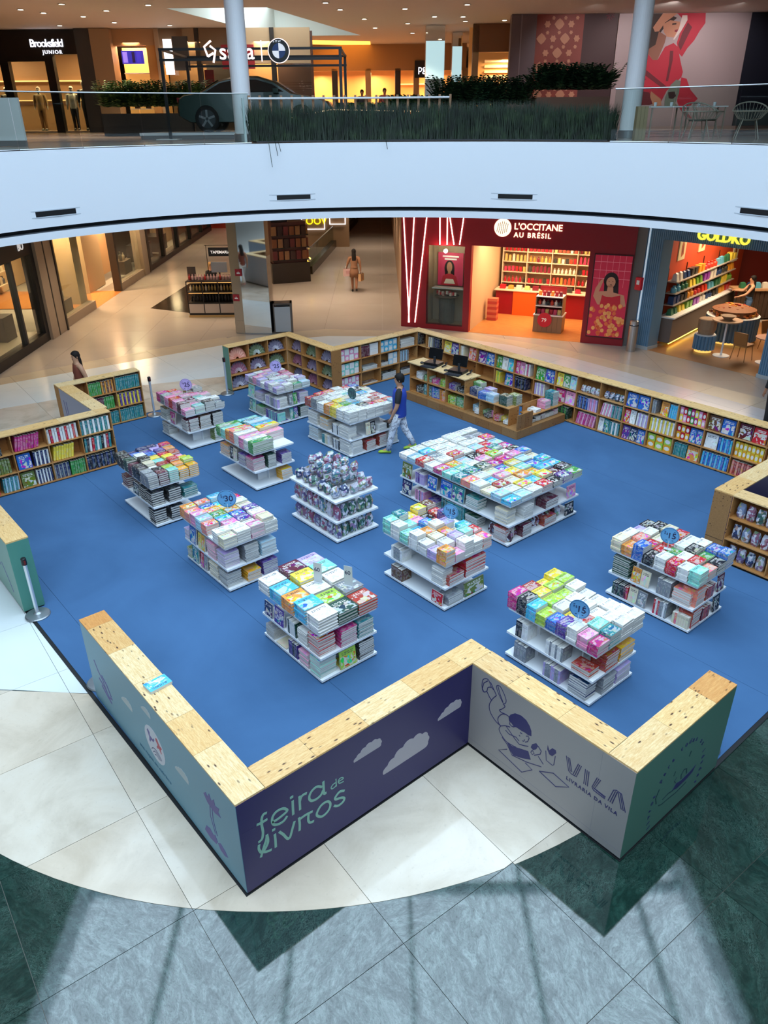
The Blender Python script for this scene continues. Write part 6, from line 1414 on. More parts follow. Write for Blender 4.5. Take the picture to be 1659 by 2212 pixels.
# dark shop farther on
lb(15.2,0,0,30,.3,.25,'sill',BLACK); lb(15.2,0,2.9,30,.3,TOP,'fascia',BLACK)
for x in (15.4,18.2,21.2,24.2,27.2,29.7): lb(x,0,.25,x+.25,.3,2.9,'mullion',BLACK)
lb(15.2,.1,.25,30,.115,2.9,'window_pane',GLASS); lb(15.2,2.4,0,22,2.5,TOP,'inner_wall',mat('inner_dark','#3a2a22',.6)); lb(22,1.6,0,27,1.7,TOP,'inner_wall',CRM); lb(27,1.6,0,30,1.7,TOP,'inner_wall',LIN)
for x in (16.5,19.5): lb(x,.6,.25,x+1.6,1.4,1.0,'table_block',BRN)
Ml=Matrix.Translation(LB)@Matrix.Rotation(rl,4,'Z')
for k,(x,y,z,kd,dm,c) in enumerate([(5.2,.5,.751,'bottle',(.16,.16,.55),'#2c2a28'),(5.75,.5,.751,'bottle',(.14,.14,.4),'#d8d4cc'),(13.1,.6,.851,'bottle',(.14,.14,.4),'#6a6a62'),(13.5,.6,.851,'bottle',(.12,.12,.3),'#c8b8a0')]):
    pitem(kd,Ml@Matrix.Translation((x,y,z)),dm,c,['tall dark vase on the first window plinth beside the pillar','white vase on the first window plinth of the corridor shops','grey vase on the farther window plinth','cream vase on the farther window plinth'][k],'vases in the shop windows','vase')
for l,z in enumerate((.431,.931,1.431,1.931)):
    for k in range(9): pitem(('gift_bag','carton','bottle')[(k+l)%3],Ml@Matrix.Translation((8.0+k*.3,4.75,z)),(.2,.2,.3),('#7a5a3a','#2f6a4a','#b8a890','#8c2f2a','#4a4a52','#d8c8a8')[(k*2+l)%6],'household item on the %s shelf in the wooden-floored corridor shop'%ORD[l+1],'household goods, %s shelf, corridor shop'%ORD[l+1],'household item')
# white flowers in the first window
t=thing('flower_vase','white orchid in the first corridor window above the plinth','flowers',Ml@Vector((4.7,.55,.302)))
MB().tube([(0,0,0),(.02,0,.7),(-.04,0,1.05)],.012,6).build('stem',mat('stem_green','#3f5a34',.6),t)
for k in range(6): MB().ball((-.05+R_.uniform(-.1,.1),R_.uniform(-.06,.06),1.0+R_.uniform(-.12,.12)),.075,8,5).build('bloom',mat('bloom_white','#efe9df',.6),t)
for x,y,z,e in ((5.8,.5,3.8,520),(9.2,2.5,3.9,900),(13,.7,3.8,520),(0,1,3.0,120),(18,1.2,3.4,120),(24,1.0,3.4,300)):
    p=Ml@Vector((x,y,z)); lamp('window_lamp','AREA',p,e,(1,.68,.38),1.2,aim=(p.x,p.y,0))
# end of the corridor
tag(MB().box((-3,0,0),(2.6,.2,TOP)).build('wall_corridor',mat('red_shop_end','#8c2a18',.6),None,V(-8.5,53,0),RZ),kind='structure')
tag(MB().box((-4.5,0,0),(4.5,.2,TOP)).build('wall_corridor',mat('pale_end','#c4b8aa',.6),None,V(-1.5,58.5,0),RZ),kind='structure')
tag(MB().box((0,0,0),(33,.2,TOP)).build('wall_corridor',mat('tan_wall','#a88a70',.6),None,V(.9,26.6,0),YAW),kind='structure')
lamp('end_lamp','POINT',V(-8.5,51,3.2),90,(1,.35,.2),.2)
# ---------------------------------------------------------------- upper level
def ringp(a,r,z): return Vector((RC.x+r*math.cos(rad(a)),RC.y+r*math.sin(rad(a)),z))
def column(s,d,label):
    t=thing('round_column',label,'column',V(s,d,UZ))
    MB().lathe([(.24,.02),(.24,UC-UZ)],32).build('shaft',mat('column_white','#f1f1f4',.35),t,smooth=False); MB().lathe([(.27,0),(.27,.16),(.25,.18)],32).build('base_ring',STEEL,t)
    smooth_angle(t.children[0]); return t
column(-3.60,22.4,'white round column standing in front of the green car'); column(6.55,22.4,'white round column in front of the large fashion poster')
# glass railing in two stretches
def railing(angles,label):
    t=thing('glass_railing',label,'railing',(0,0,0)); pts=[]
    for i in range(len(angles)-1):
        a,b=angles[i],angles[i+1]; p,q_=ringp(a-.06*(1 if a>b else -1),RR+.12,UZ),ringp(b+.06*(1 if a>b else -1),RR+.12,UZ); d=(q_-p).normalized(); n=Vector((d.y,-d.x,0))*.006
        MB().add([p-n,q_-n,q_+n,p+n]+[x+Vector((0,0,1.06)) for x in (p-n,q_-n,q_+n,p+n)],[(3,2,1,0),(4,5,6,7),(0,1,5,4),(1,2,6,5),(2,3,7,6),(3,0,4,7)]).build('glass_panel',GLASS,t)
        m_=MB(); m_.tube([p+Vector((0,0,-.02)),q_+Vector((0,0,-.02))],.03,6); m_.build('shoe_rail',STEEL,t)
    MB().tube([ringp(a,RR+.12,UZ+1.07) for a in angles],.014,8).build('handrail',STEEL,t)
railing([122,113,104,95,86,77,69.8],'glass railing along the balcony edge in front of the car'); railing([14.6,6,-3,-12,-22,-32],'glass railing along the balcony edge in front of the wicker chairs')
# grasses planted along the edge
GR=mat('reed_green','#2c4526',.6); g=G(GR); n_=g.noise(g.tex(),3.0,3,.6); g.col(g.ramp(n_,[(.3,'#0e1810'),(.55,'#1c2f1b'),(.75,'#364a2a')]))
pl_=thing('reed_planter','long curved planter of dark green reeds on the balcony edge','planter',(0,0,0))
A=[ringp(a,RR+.14,UZ) for a in range(15,70,3)]; B=[ringp(a,RR+.75,UZ) for a in range(15,70,3)]
q=MB(); poly=[(p.x,p.y) for p in A]+[(p.x,p.y) for p in reversed(B)]; q.prism(poly,UZ,UZ+.03); q.build('trough',DARK,pl_)
q=MB(); rg=random.Random(5)
for k in range(6500):
    a=15+54.5*rg.random(); r_=RR+.18+.55*rg.random(); h_=(.62+.28*rg.random())*(1.0 if a>25 else .9); p=ringp(a,r_,UZ+.03); w_=.008
    le=rg.uniform(0,6.28); l_n=rg.uniform(0,.22); tip=p+Vector((math.cos(le)*l_n,math.sin(le)*l_n,h_)); mid=p+(tip-p)*.55+Vector((0,0,.06))
    n=Vector((-SA,CA,0))*w_
    n=Vector((SA,-CA,0))*w_
    q.add([p-n,p+n,mid+n*.8,mid-n*.8,tip],[(0,1,2,3),(3,2,4)])
o=q.build('reeds',GR,pl_); o['kind']='stuff'
q=MB()
for a,l_n in ((67.5,.55),(66.5,.3),(49,.18),(66.0,.2)):
    p=ringp(a,RR+.13,UZ+.16); q.tube([p,ringp(a,RR-.12,UZ+.05),ringp(a-.3,RR-.16,UZ-l_n)],.007,4)
q.build('hanging_blade',GR,pl_)
# slatted fence with white handrail
f_=thing('slat_fence','tan slatted fence with white handrail behind the reeds','fence',(0,0,0))
for k in range(20):
    a=68.6-k*1.52; p=ringp(a,RR+1.15,UZ); MB().box((-.02,-.03,0),(.02,.03,1.05)).build('slat',mat('slat_tan','#9c7656',.6),f_,p,rad(a))
MB().tube([ringp(68.8-k*2.9,RR+1.05,UZ+.98) for k in range(11)],.025,8).build('handrail',LAC,f_)
MB().tube([ringp(70.4,RR+.35,UZ),ringp(70.4,RR+.35,UZ+.98)],.035,8).build('end_post',LAC,f_)
for seg in ([(68.3,.40),(57,.72)],[(57,.72),(44,.66)]):
    MB().tube([ringp(seg[0][0],RR+.95,UZ+seg[0][1]),ringp((seg[0][0]+seg[1][0])/2,RR+.95,UZ+(seg[0][1]+seg[1][1])/2),ringp(seg[1][0],RR+.95,UZ+seg[1][1])],.012,6).build('light_string',mat('string_glow','#ffd9a0',.5,emit=3.0),f_)
# bushes
LEAF=mat('leaf_green','#2f5230',.5); g=G(LEAF); oi=g.n('NewGeometry'); g.col(g.ramp(oi.outputs['Random Per Island'],[(0,'#223f28'),(.5,'#44703e'),(1,'#7fa060')]))
LEAFD=mat('leaf_dark','#1d3424',.5); g=G(LEAFD); oi=g.n('NewGeometry'); g.col(g.ramp(oi.outputs['Random Per Island'],[(0,'#182c20'),(.6,'#315638'),(1,'#557a52')]))
RUST=mat('planter_rust','#5a3a26',.6)
def bush(s,d,wd,h_,label,zb=.9,seed=1,fern=True,m_=LEAFD,boxm=RUST,dp=.8):
    t=thing('planter_bush',label,'plant',V(s,d,UZ),RZ); rb=random.Random(seed)
    MB().box((-wd/2,-dp/2,0),(wd/2,dp/2,zb)).build('planter',boxm,t)
    q=MB()
    for k in range(int(150*wd)):
        x0=rb.uniform(-wd/2,wd/2); y0=rb.uniform(-dp/2,dp/2); le=rb.uniform(0,6.28); sp=rb.uniform(.1,.5); hh=h_*rb.uniform(.55,1.05)
        p0=Vector((x0,y0,zb)); p1=p0+Vector((math.cos(le)*sp,math.sin(le)*sp*.8,hh))
        for j in range(9):
            f=.25+.75*j/8; c=p0+(p1-p0)*f+Vector((0,0,.10*math.sin(f*3))); 
            for sd_ in (-1,1):
                d_=Vector((math.cos(le+sd_*1.2),math.sin(le+sd_*1.2),.25)).normalized()*.2*(1.1-f*.5); w_=Vector((math.cos(le),math.sin(le),.3)).normalized()*.05
                q.add([c,c+d_*.5+w_,c+d_,c+d_*.5-w_],[(0,1,2,3)])
    o=q.build('foliage',m_,t); o['kind']='stuff'; return t
bush(2.85,24.2,2.5,.85,'low dark bush in the middle planter behind the reeds',.62,1); bush(5.25,23.9,2.0,.75,'taller dark bush in the rust planter near the poster column',.98,2); bush(.85,24.6,1.0,.5,'small bush at the end of the slatted fence',.55,3,m_=LEAF)
bush(-8.0,30.5,3.6,.95,'light green bush in the planter behind the car tail',.7,4,m_=LEAF,boxm=mat('planter_dark','#2b2f33',.5)); bush(-2.0,35.5,5.4,.5,'long low bush row behind the car bonnet',.5,5,m_=LEAF); bush(4.0,35.6,4.5,.5,'far bush row in front of the amber shops',.45,6)

# car on its low platform ---------------------------------------------------------------------
CG=mat('car_green','#0e2c24',.28,.2,.4,coat=.25); CGL=mat('car_glass','#0c1416',.06,0,.8); TY=mat('tyre','#0d0d0e',.8); RIM=mat('alloy','#8e9296',.3,.9)
pf=thing('car_platform','low grey show platform with white edge under the green car','platform',V(-4.15,26.2,UZ),RZ)
MB().box((-2.9,-1.3,0),(3.6,1.3,.16)).build('deck',mat('deck_grey','#6e6864',.5),pf); MB().box((-2.92,-1.33,.10),(3.62,-1.3,.17)).build('edge',LAC,pf)
car_=thing('car','dark green saloon car on show behind the white column','car',V(-3.75,26.2,UZ+.16),RZ)
# side outline, x along the car (tail at -2.25, bonnet at 2.35)
low=[(-2.22,.42),(-2.25,.62),(-2.2,.88),(-2.05,.98),(-1.55,1.05),(-1.0,1.36),(-.5,1.47),(.15,1.47),(.65,1.33),(1.15,1.02),(1.75,.93),(2.2,.80),(2.34,.60),(2.3,.36),(1.95,.26),(-1.9,.26)]
lv=[(-.88,0),(-.92,.0),(.92,0),(.88,0)]
vs=[];n=len(low)
for y,k in ((-.93,0),(-.93,1),(.93,1),(.93,0)):
    for x,z in low:
        tuck=max(0,z-.95)*.42
        yy=math.copysign(abs(y)-tuck,y) if True else y
        sx_=.985 if k==0 else 1.0
        vs.append((x*sx_,yy*(.97 if k==0 else 1.0)*1.0 if k else yy*.90,z if k else (z-.6)*.97+.6))
# order: outer loops -> sides bulge
L0=[(x*.97,-(.80-max(0,z-.95)*.40),(z-.65)*.96+.65) for x,z in low]; L1=[(x,-(.92-max(0,z-.95)*.46),z) for x,z in low]
vs=[(x,y+.0,z) for x,y,z in L0]
SECT=[-.90,-.80,-.3,.3,.80,.90]; vs=[]
for sy in SECT:
    e=1 if abs(sy)<.85 else 0
    for x,z in low:
        f=1-max(0,z-.95)*.46/.92
        vs.append((x*(1 if e else .975),sy*f,(z if e else (z-.62)*.94+.62)))
fs=[]
for i in range(len(SECT)-1):
    for j in range(n): fs.append((i*n+j,(i+1)*n+j,(i+1)*n+(j+1)%n,i*n+(j+1)%n))
fs += [tuple(range(n)),tuple((len(SECT)-1)*n+n-1-j for j in range(n))]
o=MB().add(vs,fs).build('body',CG,car_); smooth_angle(o,35)
for sy in (-1,1):
    f=lambda z:1-max(0,z-.95)*.46/.92
    def sidep(pts,m_,nm,o_=.905):
        q=MB(); q.add([(x,sy*o_*f(z)*1.0+sy*.004,(z-.62)*.94+.62) for x,z in pts],[tuple(range(len(pts))) if sy<0 else tuple(reversed(range(len(pts))))]); q.build(nm,m_,car_)
    sidep([(-1.38,1.08),(-.95,1.33),(-.5,1.42),(-.32,1.42),(-.32,1.08)],CGL,'side_window'); sidep([(-.26,1.08),(-.26,1.42),(.12,1.42),(.6,1.28),(.92,1.08)],CGL,'side_window')
    for x in (-1.38,1.42):
        w_=MB().lathe([(.34,-.1),(.36,-.07),(.36,.07),(.34,.1)],24).build('wheel',TY,car_,(x,sy*.82,.362)); w_.rotation_euler=(PI/2,0,0)
        r_=MB().lathe([(.25,-.105),(.25,.105)],20).build('rim',mat('rim_dark','#3c4044',.4,.7),w_)
        q=MB()
        for k in range(5): q.box((-.03,.04,-.112),(.03,.24,.112),0,Matrix.Rotation(2*PI*k/5,3,'Z'))
        for k in range(5):
            q=MB().box((-.03,.04,-.112),(.03,.24,.112),0,Matrix.Rotation(2*PI*k/5,3,'Z')); q.build('spoke',RIM,w_)
    MB().box((-2.2,sy*.86-.04,.82),(-2.14,sy*.86-.22*sy-.0,.92)).build('tail_lamp',mat('lamp_red','#8e1220',.3),car_) if sy>0 else MB().box((-2.23,-.82,.80),(-2.17,-.5,.92)).build('tail_lamp',mat('lamp_red','#8e1220',.3),car_)
    MB().box((.62,sy*.92-.07,1.02),(.78,sy*.92+.07,1.14)).build('door_mirror',CG,car_)
q=MB(); q.add([(-1.02,-.62,1.375),(-1.02,.62,1.375),(-1.56,.70,1.075),(-1.56,-.70,1.075)],[(0,1,2,3)]); q.build('rear_window',CGL,car_)
q=MB(); q.add([(.67,-.62,1.345),(1.17,-.72,1.035),(1.17,.72,1.035),(.67,.62,1.345)],[(0,1,2,3)]); q.build('windscreen',CGL,car_)
for k,(x,z) in enumerate(((-.5,.78),(-.5,.66),(-.5,.54))): MB().box((x,-.915,z),(x+.5-.08*k,-.905,z+.05)).build('door_print',mat('print_pale_grey','#9aa7a2',.5),car_)
# black show frame with lit lettering
fr=thing('show_frame','black box-truss frame with lit lettering above the green car','display frame',V(-4.1,24.4,UZ),RZ)
for x in (-1.95,3.0):
    for y in (0,3.2): MB().box((x-.04,y-.04,0),(x+.04,y+.04,2.2)).build('post',BLACK,fr)
for y in (0,3.2):
    for z in (2.2,1.95): MB().box((-2.0,y-.03,z),(3.05,y+.03,z+.06)).build('beam',BLACK,fr)
for x in (-1.95,3.0): MB().box((x-.03,0,2.2),(x+.03,3.2,2.26)).build('beam',BLACK,fr)
MB().box((-2.3,-.3,0),(-1.7,.3,.02)).build('foot',LAC,fr); MB().box((2.7,-.3,0),(3.3,.3,.02)).build('foot',LAC,fr)
LT=mat('letter_white','#fbe4de',.5,emit=2.0)
text('sign_lettering','saga',fr,(-.33,-.06,1.98),(1,0,0),(0,0,1),.56,LT,ext=.02,bold=.004,space=1.05)
for pts in ([(-.64,2.05),(-.72,2.28),(-.52,2.42)],[(-.56,2.3),(-.42,2.2),(-.5,1.9)],[(-.64,2.05),(-.48,2.13)]): MB().tube([(x,-.06,z) for x,z in pts],.03,6).build('sign_mark',LT,fr)
MB().box((.83,-.08,1.92),(.86,-.05,2.42)).build('sign_bar',LT,fr)
def disc(r,m_,nm,y,x=1.32,z=2.17): 
    o=MB().lathe([(r,0),(r,.02)],32).build(nm,m_,fr,(x,y,z)); o.rotation_euler=(PI/2,0,0); return o
disc(.30,LT,'roundel_rim',-.04); disc(.28,mat('roundel_black','#0d0f16',.4),'roundel_ring',-.05)
for k,m_ in enumerate((mat('roundel_white','#e8ecf4',.4,emit=.8),mat('roundel_blue','#244a8c',.4),mat('roundel_white'),mat('roundel_blue'))):
    pts=[(1.32,2.17)]+[(1.32+.18*math.cos(rad(k*90+90*j/6)),2.17+.18*math.sin(rad(k*90+90*j/6))) for j in range(7)]
    MB().prism(pts,-.076,-.07,'y').build('roundel_quarter',m_,fr)
text('roundel_lettering','B M W',fr,(1.17,-.075,2.37),(1,0,0),(0,0,1),.075,mat('roundel_white'),ext=.002)

# shops at the back of the upper level -----------------------------------------------------------
def slab(par,x0,y0,z0,x1,y1,z1,nm,m_): return MB().box((x0,y0,z0),(x1,y1,z1)).build(nm,m_,par)
u=thing('shopfront','black-framed clothes shop with lit white lettering, upper floor left','shopfront',V(-22,38,UZ),RZ)
HT=UC-UZ-.01
slab(u,0,0,3.0,9.1,.4,HT,'fascia',mat('shop_black_brown','#15100d',.4)); slab(u,0,3.2,0,9.1,3.3,3.2,'inner_wall',mat('clothes_shop_wall','#8e6a48',.6)); slab(u,0,.1,-.0,9.1,3.2,.06,'shop_floor',UFL)
for x,w_ in ((3.4,.3),(5.6,.35),(7.55,.35)): slab(u,x,0,0,x+w_,.35,3.0,'frame_post',mat('shop_black_brown'))
slab(u,5.95,0,2.75,7.55,.3,3.0,'frame_rail',mat('shop_black_brown')); slab(u,0,.12,.06,9.1,.135,3.0,'window_pane',GLASS)
text('sign_lettering','Brooksfield',u,(7.05,-.03,3.28),(1,0,0),(0,0,1),.40,mat('letter_cold','#eef0ff',.5,emit=2.5),ext=.02,bold=.004,space=.8); text('sign_lettering','JUNIOR',u,(7.55,-.03,3.02),(1,0,0),(0,0,1),.2,mat('letter_cold'),ext=.02,space=1.3)
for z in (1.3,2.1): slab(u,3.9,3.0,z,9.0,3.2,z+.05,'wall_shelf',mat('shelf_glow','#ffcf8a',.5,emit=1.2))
# pilaster
slab(u,9.1,-.3,0,9.75,.5,HT,'pilaster',mat('pilaster_grey','#3c3d40',.5)); slab(u,9.75,-.35,0,10.6,.5,HT,'pilaster',mat('pilaster_tan','#a58a6e',.5))
# glowing shelf shop
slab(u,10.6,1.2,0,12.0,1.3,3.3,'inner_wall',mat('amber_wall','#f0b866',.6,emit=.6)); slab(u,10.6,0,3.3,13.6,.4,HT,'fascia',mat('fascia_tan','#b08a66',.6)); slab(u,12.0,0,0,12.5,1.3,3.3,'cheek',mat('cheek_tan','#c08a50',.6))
for z in (.9,1.35,1.8,2.3): slab(u,10.65,.9,z,12.0,1.2,z+.03,'wall_shelf',LAC)
slab(u,10.75,.5,2.65,11.7,.55,3.15,'video_screen',mat('screen_violet','#2a2a9c',.4,emit=1.5))
for x,w_,c in ((10.8,.2,'#8a7cf0'),(11.2,.12,'#1a1440'),(11.4,.18,'#3a34c0')): slab(u,x,.49,2.7,x+w_,.5,3.1,'screen_image',mat('screen'+c,c,.4,emit=1.2))
# glass shops farther along
xs=12.5
for k,(w_,c,dk) in enumerate(((1.7,'#8a6a4a',0),(1.5,'#241c18',1),(1.7,'#b58a5c',0),(1.6,'#3a2018',1))):
    slab(u,xs,1.5,0,xs+w_,1.6,HT,'inner_wall',mat('bay'+c,c,.6)); slab(u,xs,0,2.6,xs+w_,.3,HT,'fascia',mat('fas%d'%(k%3),('#a98c6c','#7d6650','#b89a78')[k%3],.5)); slab(u,xs-.09,-.1,0,xs+.09,.3,HT,'mullion',BRN if k%2 else mat('pilaster_tan')); slab(u,xs,.1,0,xs+w_,.115,2.6,'window_pane',GLASS); xs+=w_
slab(u,12.8,-.3,2.2,13.15,-.2,3.5,'light_panel',mat('panel_white','#f4f8ff',.5,emit=2.5)); slab(u,13.2,-.3,2.35,13.85,-.2,3.6,'sign_panel',mat('sign_slate','#3a3d42',.5))
slab(u,14.3,.4,.2,14.7,.44,2.4,'red_banner',mat('banner_red')); slab(u,15.2,-.05,2.4,16.6,-.01,3.3,'red_sign',mat('banner_red')); slab(u,15.7,.4,.2,16.3,.44,1.8,'white_poster',mat('panel_white2','#d9dfe2',.5,emit=.4)); slab(u,16.4,.4,.2,16.7,.44,2.0,'amber_poster',mat('amber_poster','#e8b040',.5,emit=.6))
Mu=Matrix.Translation(V(-22,38,UZ))@Matrix.Rotation(RZ,4,'Z')
for k in range(3):
    for j in range(2): pitem('carton',Mu@Matrix.Translation((11.0+j*.5,1.0,.931+k*.45)),(.22,.12,.09),'#3a2c20','dark shoe on the glowing shelf, level %s, place %s'%(ORD2[k+1],ORD2[j+1]),'shoes on the glowing shelf','shoe')
# shop dummies
def dummy(x,y,label,top,bottom,skin_='#d9c7b2',h_=1.75):
    p=Mu@Vector((x,y,.065)); t=person(label,p,dirv(.1,-1),h_,False,mat('dummy_'+skin_,skin_,.5),skin_,0,top,1.6,bottom,None,'#222222',0,name='shop_dummy',cat='shop dummy',detail=False); t.name='shop_dummy'; return t
dummy(8.15,.9,'pale shop dummy in white shirt and dark shorts by the grey pilaster','#d9cdc0','#2a2320'); dummy(8.8,.7,'tall shop dummy in dark suit by the grey pilaster','#1d1f26','#1b1a1e',h_=1.95); dummy(6.6,1.1,'shop dummy in tan dress behind the middle pane','#a07a50','#8c6440'); dummy(4.3,.9,'shop dummy in red jacket, second from the left of the shop','#a3202a','#1e2230'); dummy(3.1,1.0,'shop dummy in red shirt, farthest left of the shop','#b02830','#2a2c38'); dummy(5.1,1.2,'shop dummy in dark brown coat beside the red jacket','#2a1c18','#20181a')
for x,e in ((4.5,420),(8.5,380),(11.4,240),(14.0,260),(17,300)):
    p=Mu@Vector((x,1.2 if x<10 else .7,HT-.5)); lamp('shop_lamp','AREA',p,e,(1,.66,.36),1.5,aim=(p.x,p.y,0))
# far amber shops in the middle distance
a_=thing('shopfront','row of amber-lit shops in the far middle of the upper floor','shopfront',V(-2.4,47,UZ),RZ)
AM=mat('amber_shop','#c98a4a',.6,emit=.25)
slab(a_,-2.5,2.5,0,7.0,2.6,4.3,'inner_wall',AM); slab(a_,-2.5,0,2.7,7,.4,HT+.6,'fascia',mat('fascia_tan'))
for k,x in enumerate((-2.4,-.2,1.6,3.2,4.2,5.4,6.8)): slab(a_,x,0,0,x+.3,.5,2.8,'mullion',BRN if k%2 else mat('pilaster_tan'))
for z in (.9,1.5,2.1): slab(a_,3.4,2.2,z,6.8,2.5,z+.05,'wall_shelf',mat('shelf_glow'))
slab(a_,4.25,-.1,2.35,5.2,-.02,3.15,'sign_board',BLACK); text('sign_lettering','pgj.',a_,(4.42,-.11,2.62),(1,0,0),(0,0,1),.48,mat('letter_cold'),ext=.01)
for x in (-1,2,5.5):
    p=Matrix.Rotation(RZ,3,'Z')@Vector((x,1.2,2.6))+V(-2.4,47,UZ); lamp('shop_lamp','AREA',p,420,(1,.64,.34),1.6,aim=(p.x,p.y,0))
# tall mirrored posts
for s,d,w_,lab in ((2.35,38,.8,'wide mirrored post in the middle distance beside the bushes'),(3.55,41,.45,'slim mirrored post behind the wide mirrored post'),(4.35,40,.6,'mirrored post nearest the striped shop')):
    t=thing('mirror_post',lab,'pillar',V(s,d,UZ),RZ); slab(t,-w_/2,-.3,0,w_/2,.3,HT,'core',mat('pillar_steel')); slab(t,-w_/2,-.31,.05,w_/2,-.302,HT,'mirror_panel',MIRROR)
    slab(t,-w_/2,-.318,1.95,w_/2,-.312,3.35,'lit_panel',mat('cool_panel','#bfe8f2',.4,emit=1.1)) 
# shop with warm slatted back wall
w_=thing('shopfront','warm shop with light horizontal wall slats, left of the patterned wall','shopfront',V(3.9,37.2,UZ),RZ)
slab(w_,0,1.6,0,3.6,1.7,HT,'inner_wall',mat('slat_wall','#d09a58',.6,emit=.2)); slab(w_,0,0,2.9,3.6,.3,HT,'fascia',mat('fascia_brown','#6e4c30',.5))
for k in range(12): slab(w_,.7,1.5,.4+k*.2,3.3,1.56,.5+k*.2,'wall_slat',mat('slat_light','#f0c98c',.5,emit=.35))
slab(w_,1.8,-.1,.4,3.0,-.02,1.3,'screen',BLACK); slab(w_,1.2,-.1,.2,1.7,-.02,.6,'magenta_card',mat('magenta_card','#8c1040',.5)); slab(w_,0,0,0,.25,.3,HT,'mullion',mat('pilaster_tan'))
p=V(5.7,38,UZ+2.7); lamp('shop_lamp','AREA',p,300,(1,.66,.36),1.5,aim=(p.x,p.y,0))
# grey pilaster, tiled panel, brown wall, fashion poster, navy wall
r_=thing('display_wall','wall of star-tile panel, brown hoarding, fashion poster and navy board, upper floor','display wall',V(5.0,34,UZ),RZ)
slab(r_,0,0,0,.95,.4,HT,'pilaster',mat('pilaster_mauve','#5d5560',.5)); slab(r_,.35,-.02,0,.4,0,HT,'pilaster_line',mat('pilaster_mauve_light','#7c7480',.5))
TERRA=mat('tile_terracotta','#7c3a34',.6); TP=mat('tile_cream','#b5826a',.6)
slab(r_,.95,.05,0,2.75,.2,HT,'tile_panel',TERRA)
def star(cx,cz,r,n,ri): return [(cx+(r if k%2==0 else ri)*math.cos(PI*k/n),cz+(r if k%2==0 else ri)*math.sin(PI*k/n)) for k in range(2*n)]
for i in range(4):
    for j in range(8):
        x=1.17+i*.45+(.2 if j%2 else 0); z=.3+j*.47
        if x>2.65: continue
        big=(i+j)%2==0
        MB().prism(star(x,z,.19 if big else .13,4 if big else 6,.155 if big else .09),.035,.05,'y').build('star_tile',TP,r_)
        MB().prism(star(x+.22,z+.2,.075,6,.05),.035,.05,'y').build('small_star_tile',TP,r_) if x<2.5 else None
slab(r_,2.75,.05,0,4.05,.2,HT,'brown_hoarding',mat('hoarding_brown','#33191f',.6))
q=MB()
for k in range(9):
    a=2*PI*k/9; q.tube([(3.72+.05*math.cos(a),.04,3.85+.05*math.sin(a)),(3.72+.16*math.cos(a+.4),.04,3.85+.16*math.sin(a+.4))],.012,5)
q.build('petal_emblem',mat('emblem_rose','#6a2c3c',.6),r_)
PX,PW,PH=4.05,5.0,HT
POB=mat('poster_mauve','#95868a',.6)
RD=mat('poster_red_cloth','#9e1830',.65); RDD=mat('poster_dark_red','#5a1020',.65); SK=mat('poster_skin','#a9745c',.6); SKD=mat('poster_skin_shade','#7c4f40',.6); HR=mat('poster_hair_brown','#2c1c1a',.65)
def U2(x,z): return ((x-90)/ (1430-90)*.83+.06, 1-(z)/1430*.93)   # zoomed-photo units to the board
def PP(L): return [(min(.995,max(.002,U2(x,z)[0])),min(.998,max(.02,U2(x,z)[1]))) for x,z in L]
fr_=lambda L:L
poster(r_,'fashion_poster',PX,.02,0,PW,PH,POB,[
 ('poster_hair',[PP([(300,-60),(560,-60),(700,60),(640,120),(560,180),(520,250),(480,400),(420,480),(330,460),(260,440),(240,330),(290,240),(270,120)])],HR),
 ('poster_raised_sleeve',[PP([(560,-20),(1040,-60),(1055,130),(1000,230),(950,350),(880,450),(830,560),(790,520),(740,380),(760,260),(820,120),(700,10)])],RD),
 ('poster_sleeve_fold',[PP([(840,120),(900,180),(850,330),(800,480),(760,400),(790,250)])],RDD),
 ('poster_face',[PP([(540,140),(620,90),(740,110),(760,160),(735,215),(725,270),(690,310),(610,300),(560,240)])],SK),
 ('poster_neck',[PP([(500,230),(600,290),(590,380),(530,600),(470,600),(400,510),(380,470),(480,400)])],SKD),
 ('poster_forearm',[PP([(420,180),(520,0),(640,-60),(700,-40),(560,120),(500,230),(450,235)])],SK),
 ('poster_dress',[PP([(230,480),(300,450),(380,490),(470,600),(530,600),(600,430),(700,380),(760,430),(800,560),(870,760),(860,830),(700,1010),(640,1180),(560,1170),(480,1030),(200,970),(180,900),(200,760)])],RD),
 ('poster_cuff',[PP([(760,30),(820,30),(830,90),(770,230),(700,340),(690,330),(740,200)])],mat('poster_cuff_pale','#c2b4b0',.6)),
 ('poster_fold',[PP([(670,480),(710,480),(720,600),(700,880),(670,880),(680,650)]),PP([(210,610),(420,740),(700,960),(650,980),(400,800),(200,660)]),PP([(280,780),(420,850),(380,900),(300,850)])],RDD),
 ('poster_draped_sleeve',[PP([(860,830),(930,850),(1000,1000),(1110,1120),(1040,1200),(960,1270),(1080,1390),(1000,1380),(900,1250),(850,1150)])],RD),
 ('poster_jeans',[PP([(740,930),(800,860),(860,880),(860,1050),(830,1180),(900,1240),(700,1230),(690,1100)])],mat('poster_grey_green','#5f6a62',.65)),
 ('poster_lap',[PP([(180,980),(480,1030),(560,1180),(500,1200),(220,1200)])],RDD),
 ('poster_hand',[PP([(500,1010),(560,1060),(640,1120),(660,1210),(560,1220),(500,1090)])],SK),
 ('poster_handbag',[PP([(720,1030),(800,1020),(830,1080),(790,1120),(740,1110)])],mat('poster_bag','#2a1016',.5)),
 ('poster_eye',[PP([(650,130),(700,125),(700,145),(650,150)])],HR),('poster_lips',[PP([(690,215),(730,205),(725,240),(695,240)])],mat('poster_lips','#7c2030',.6))])
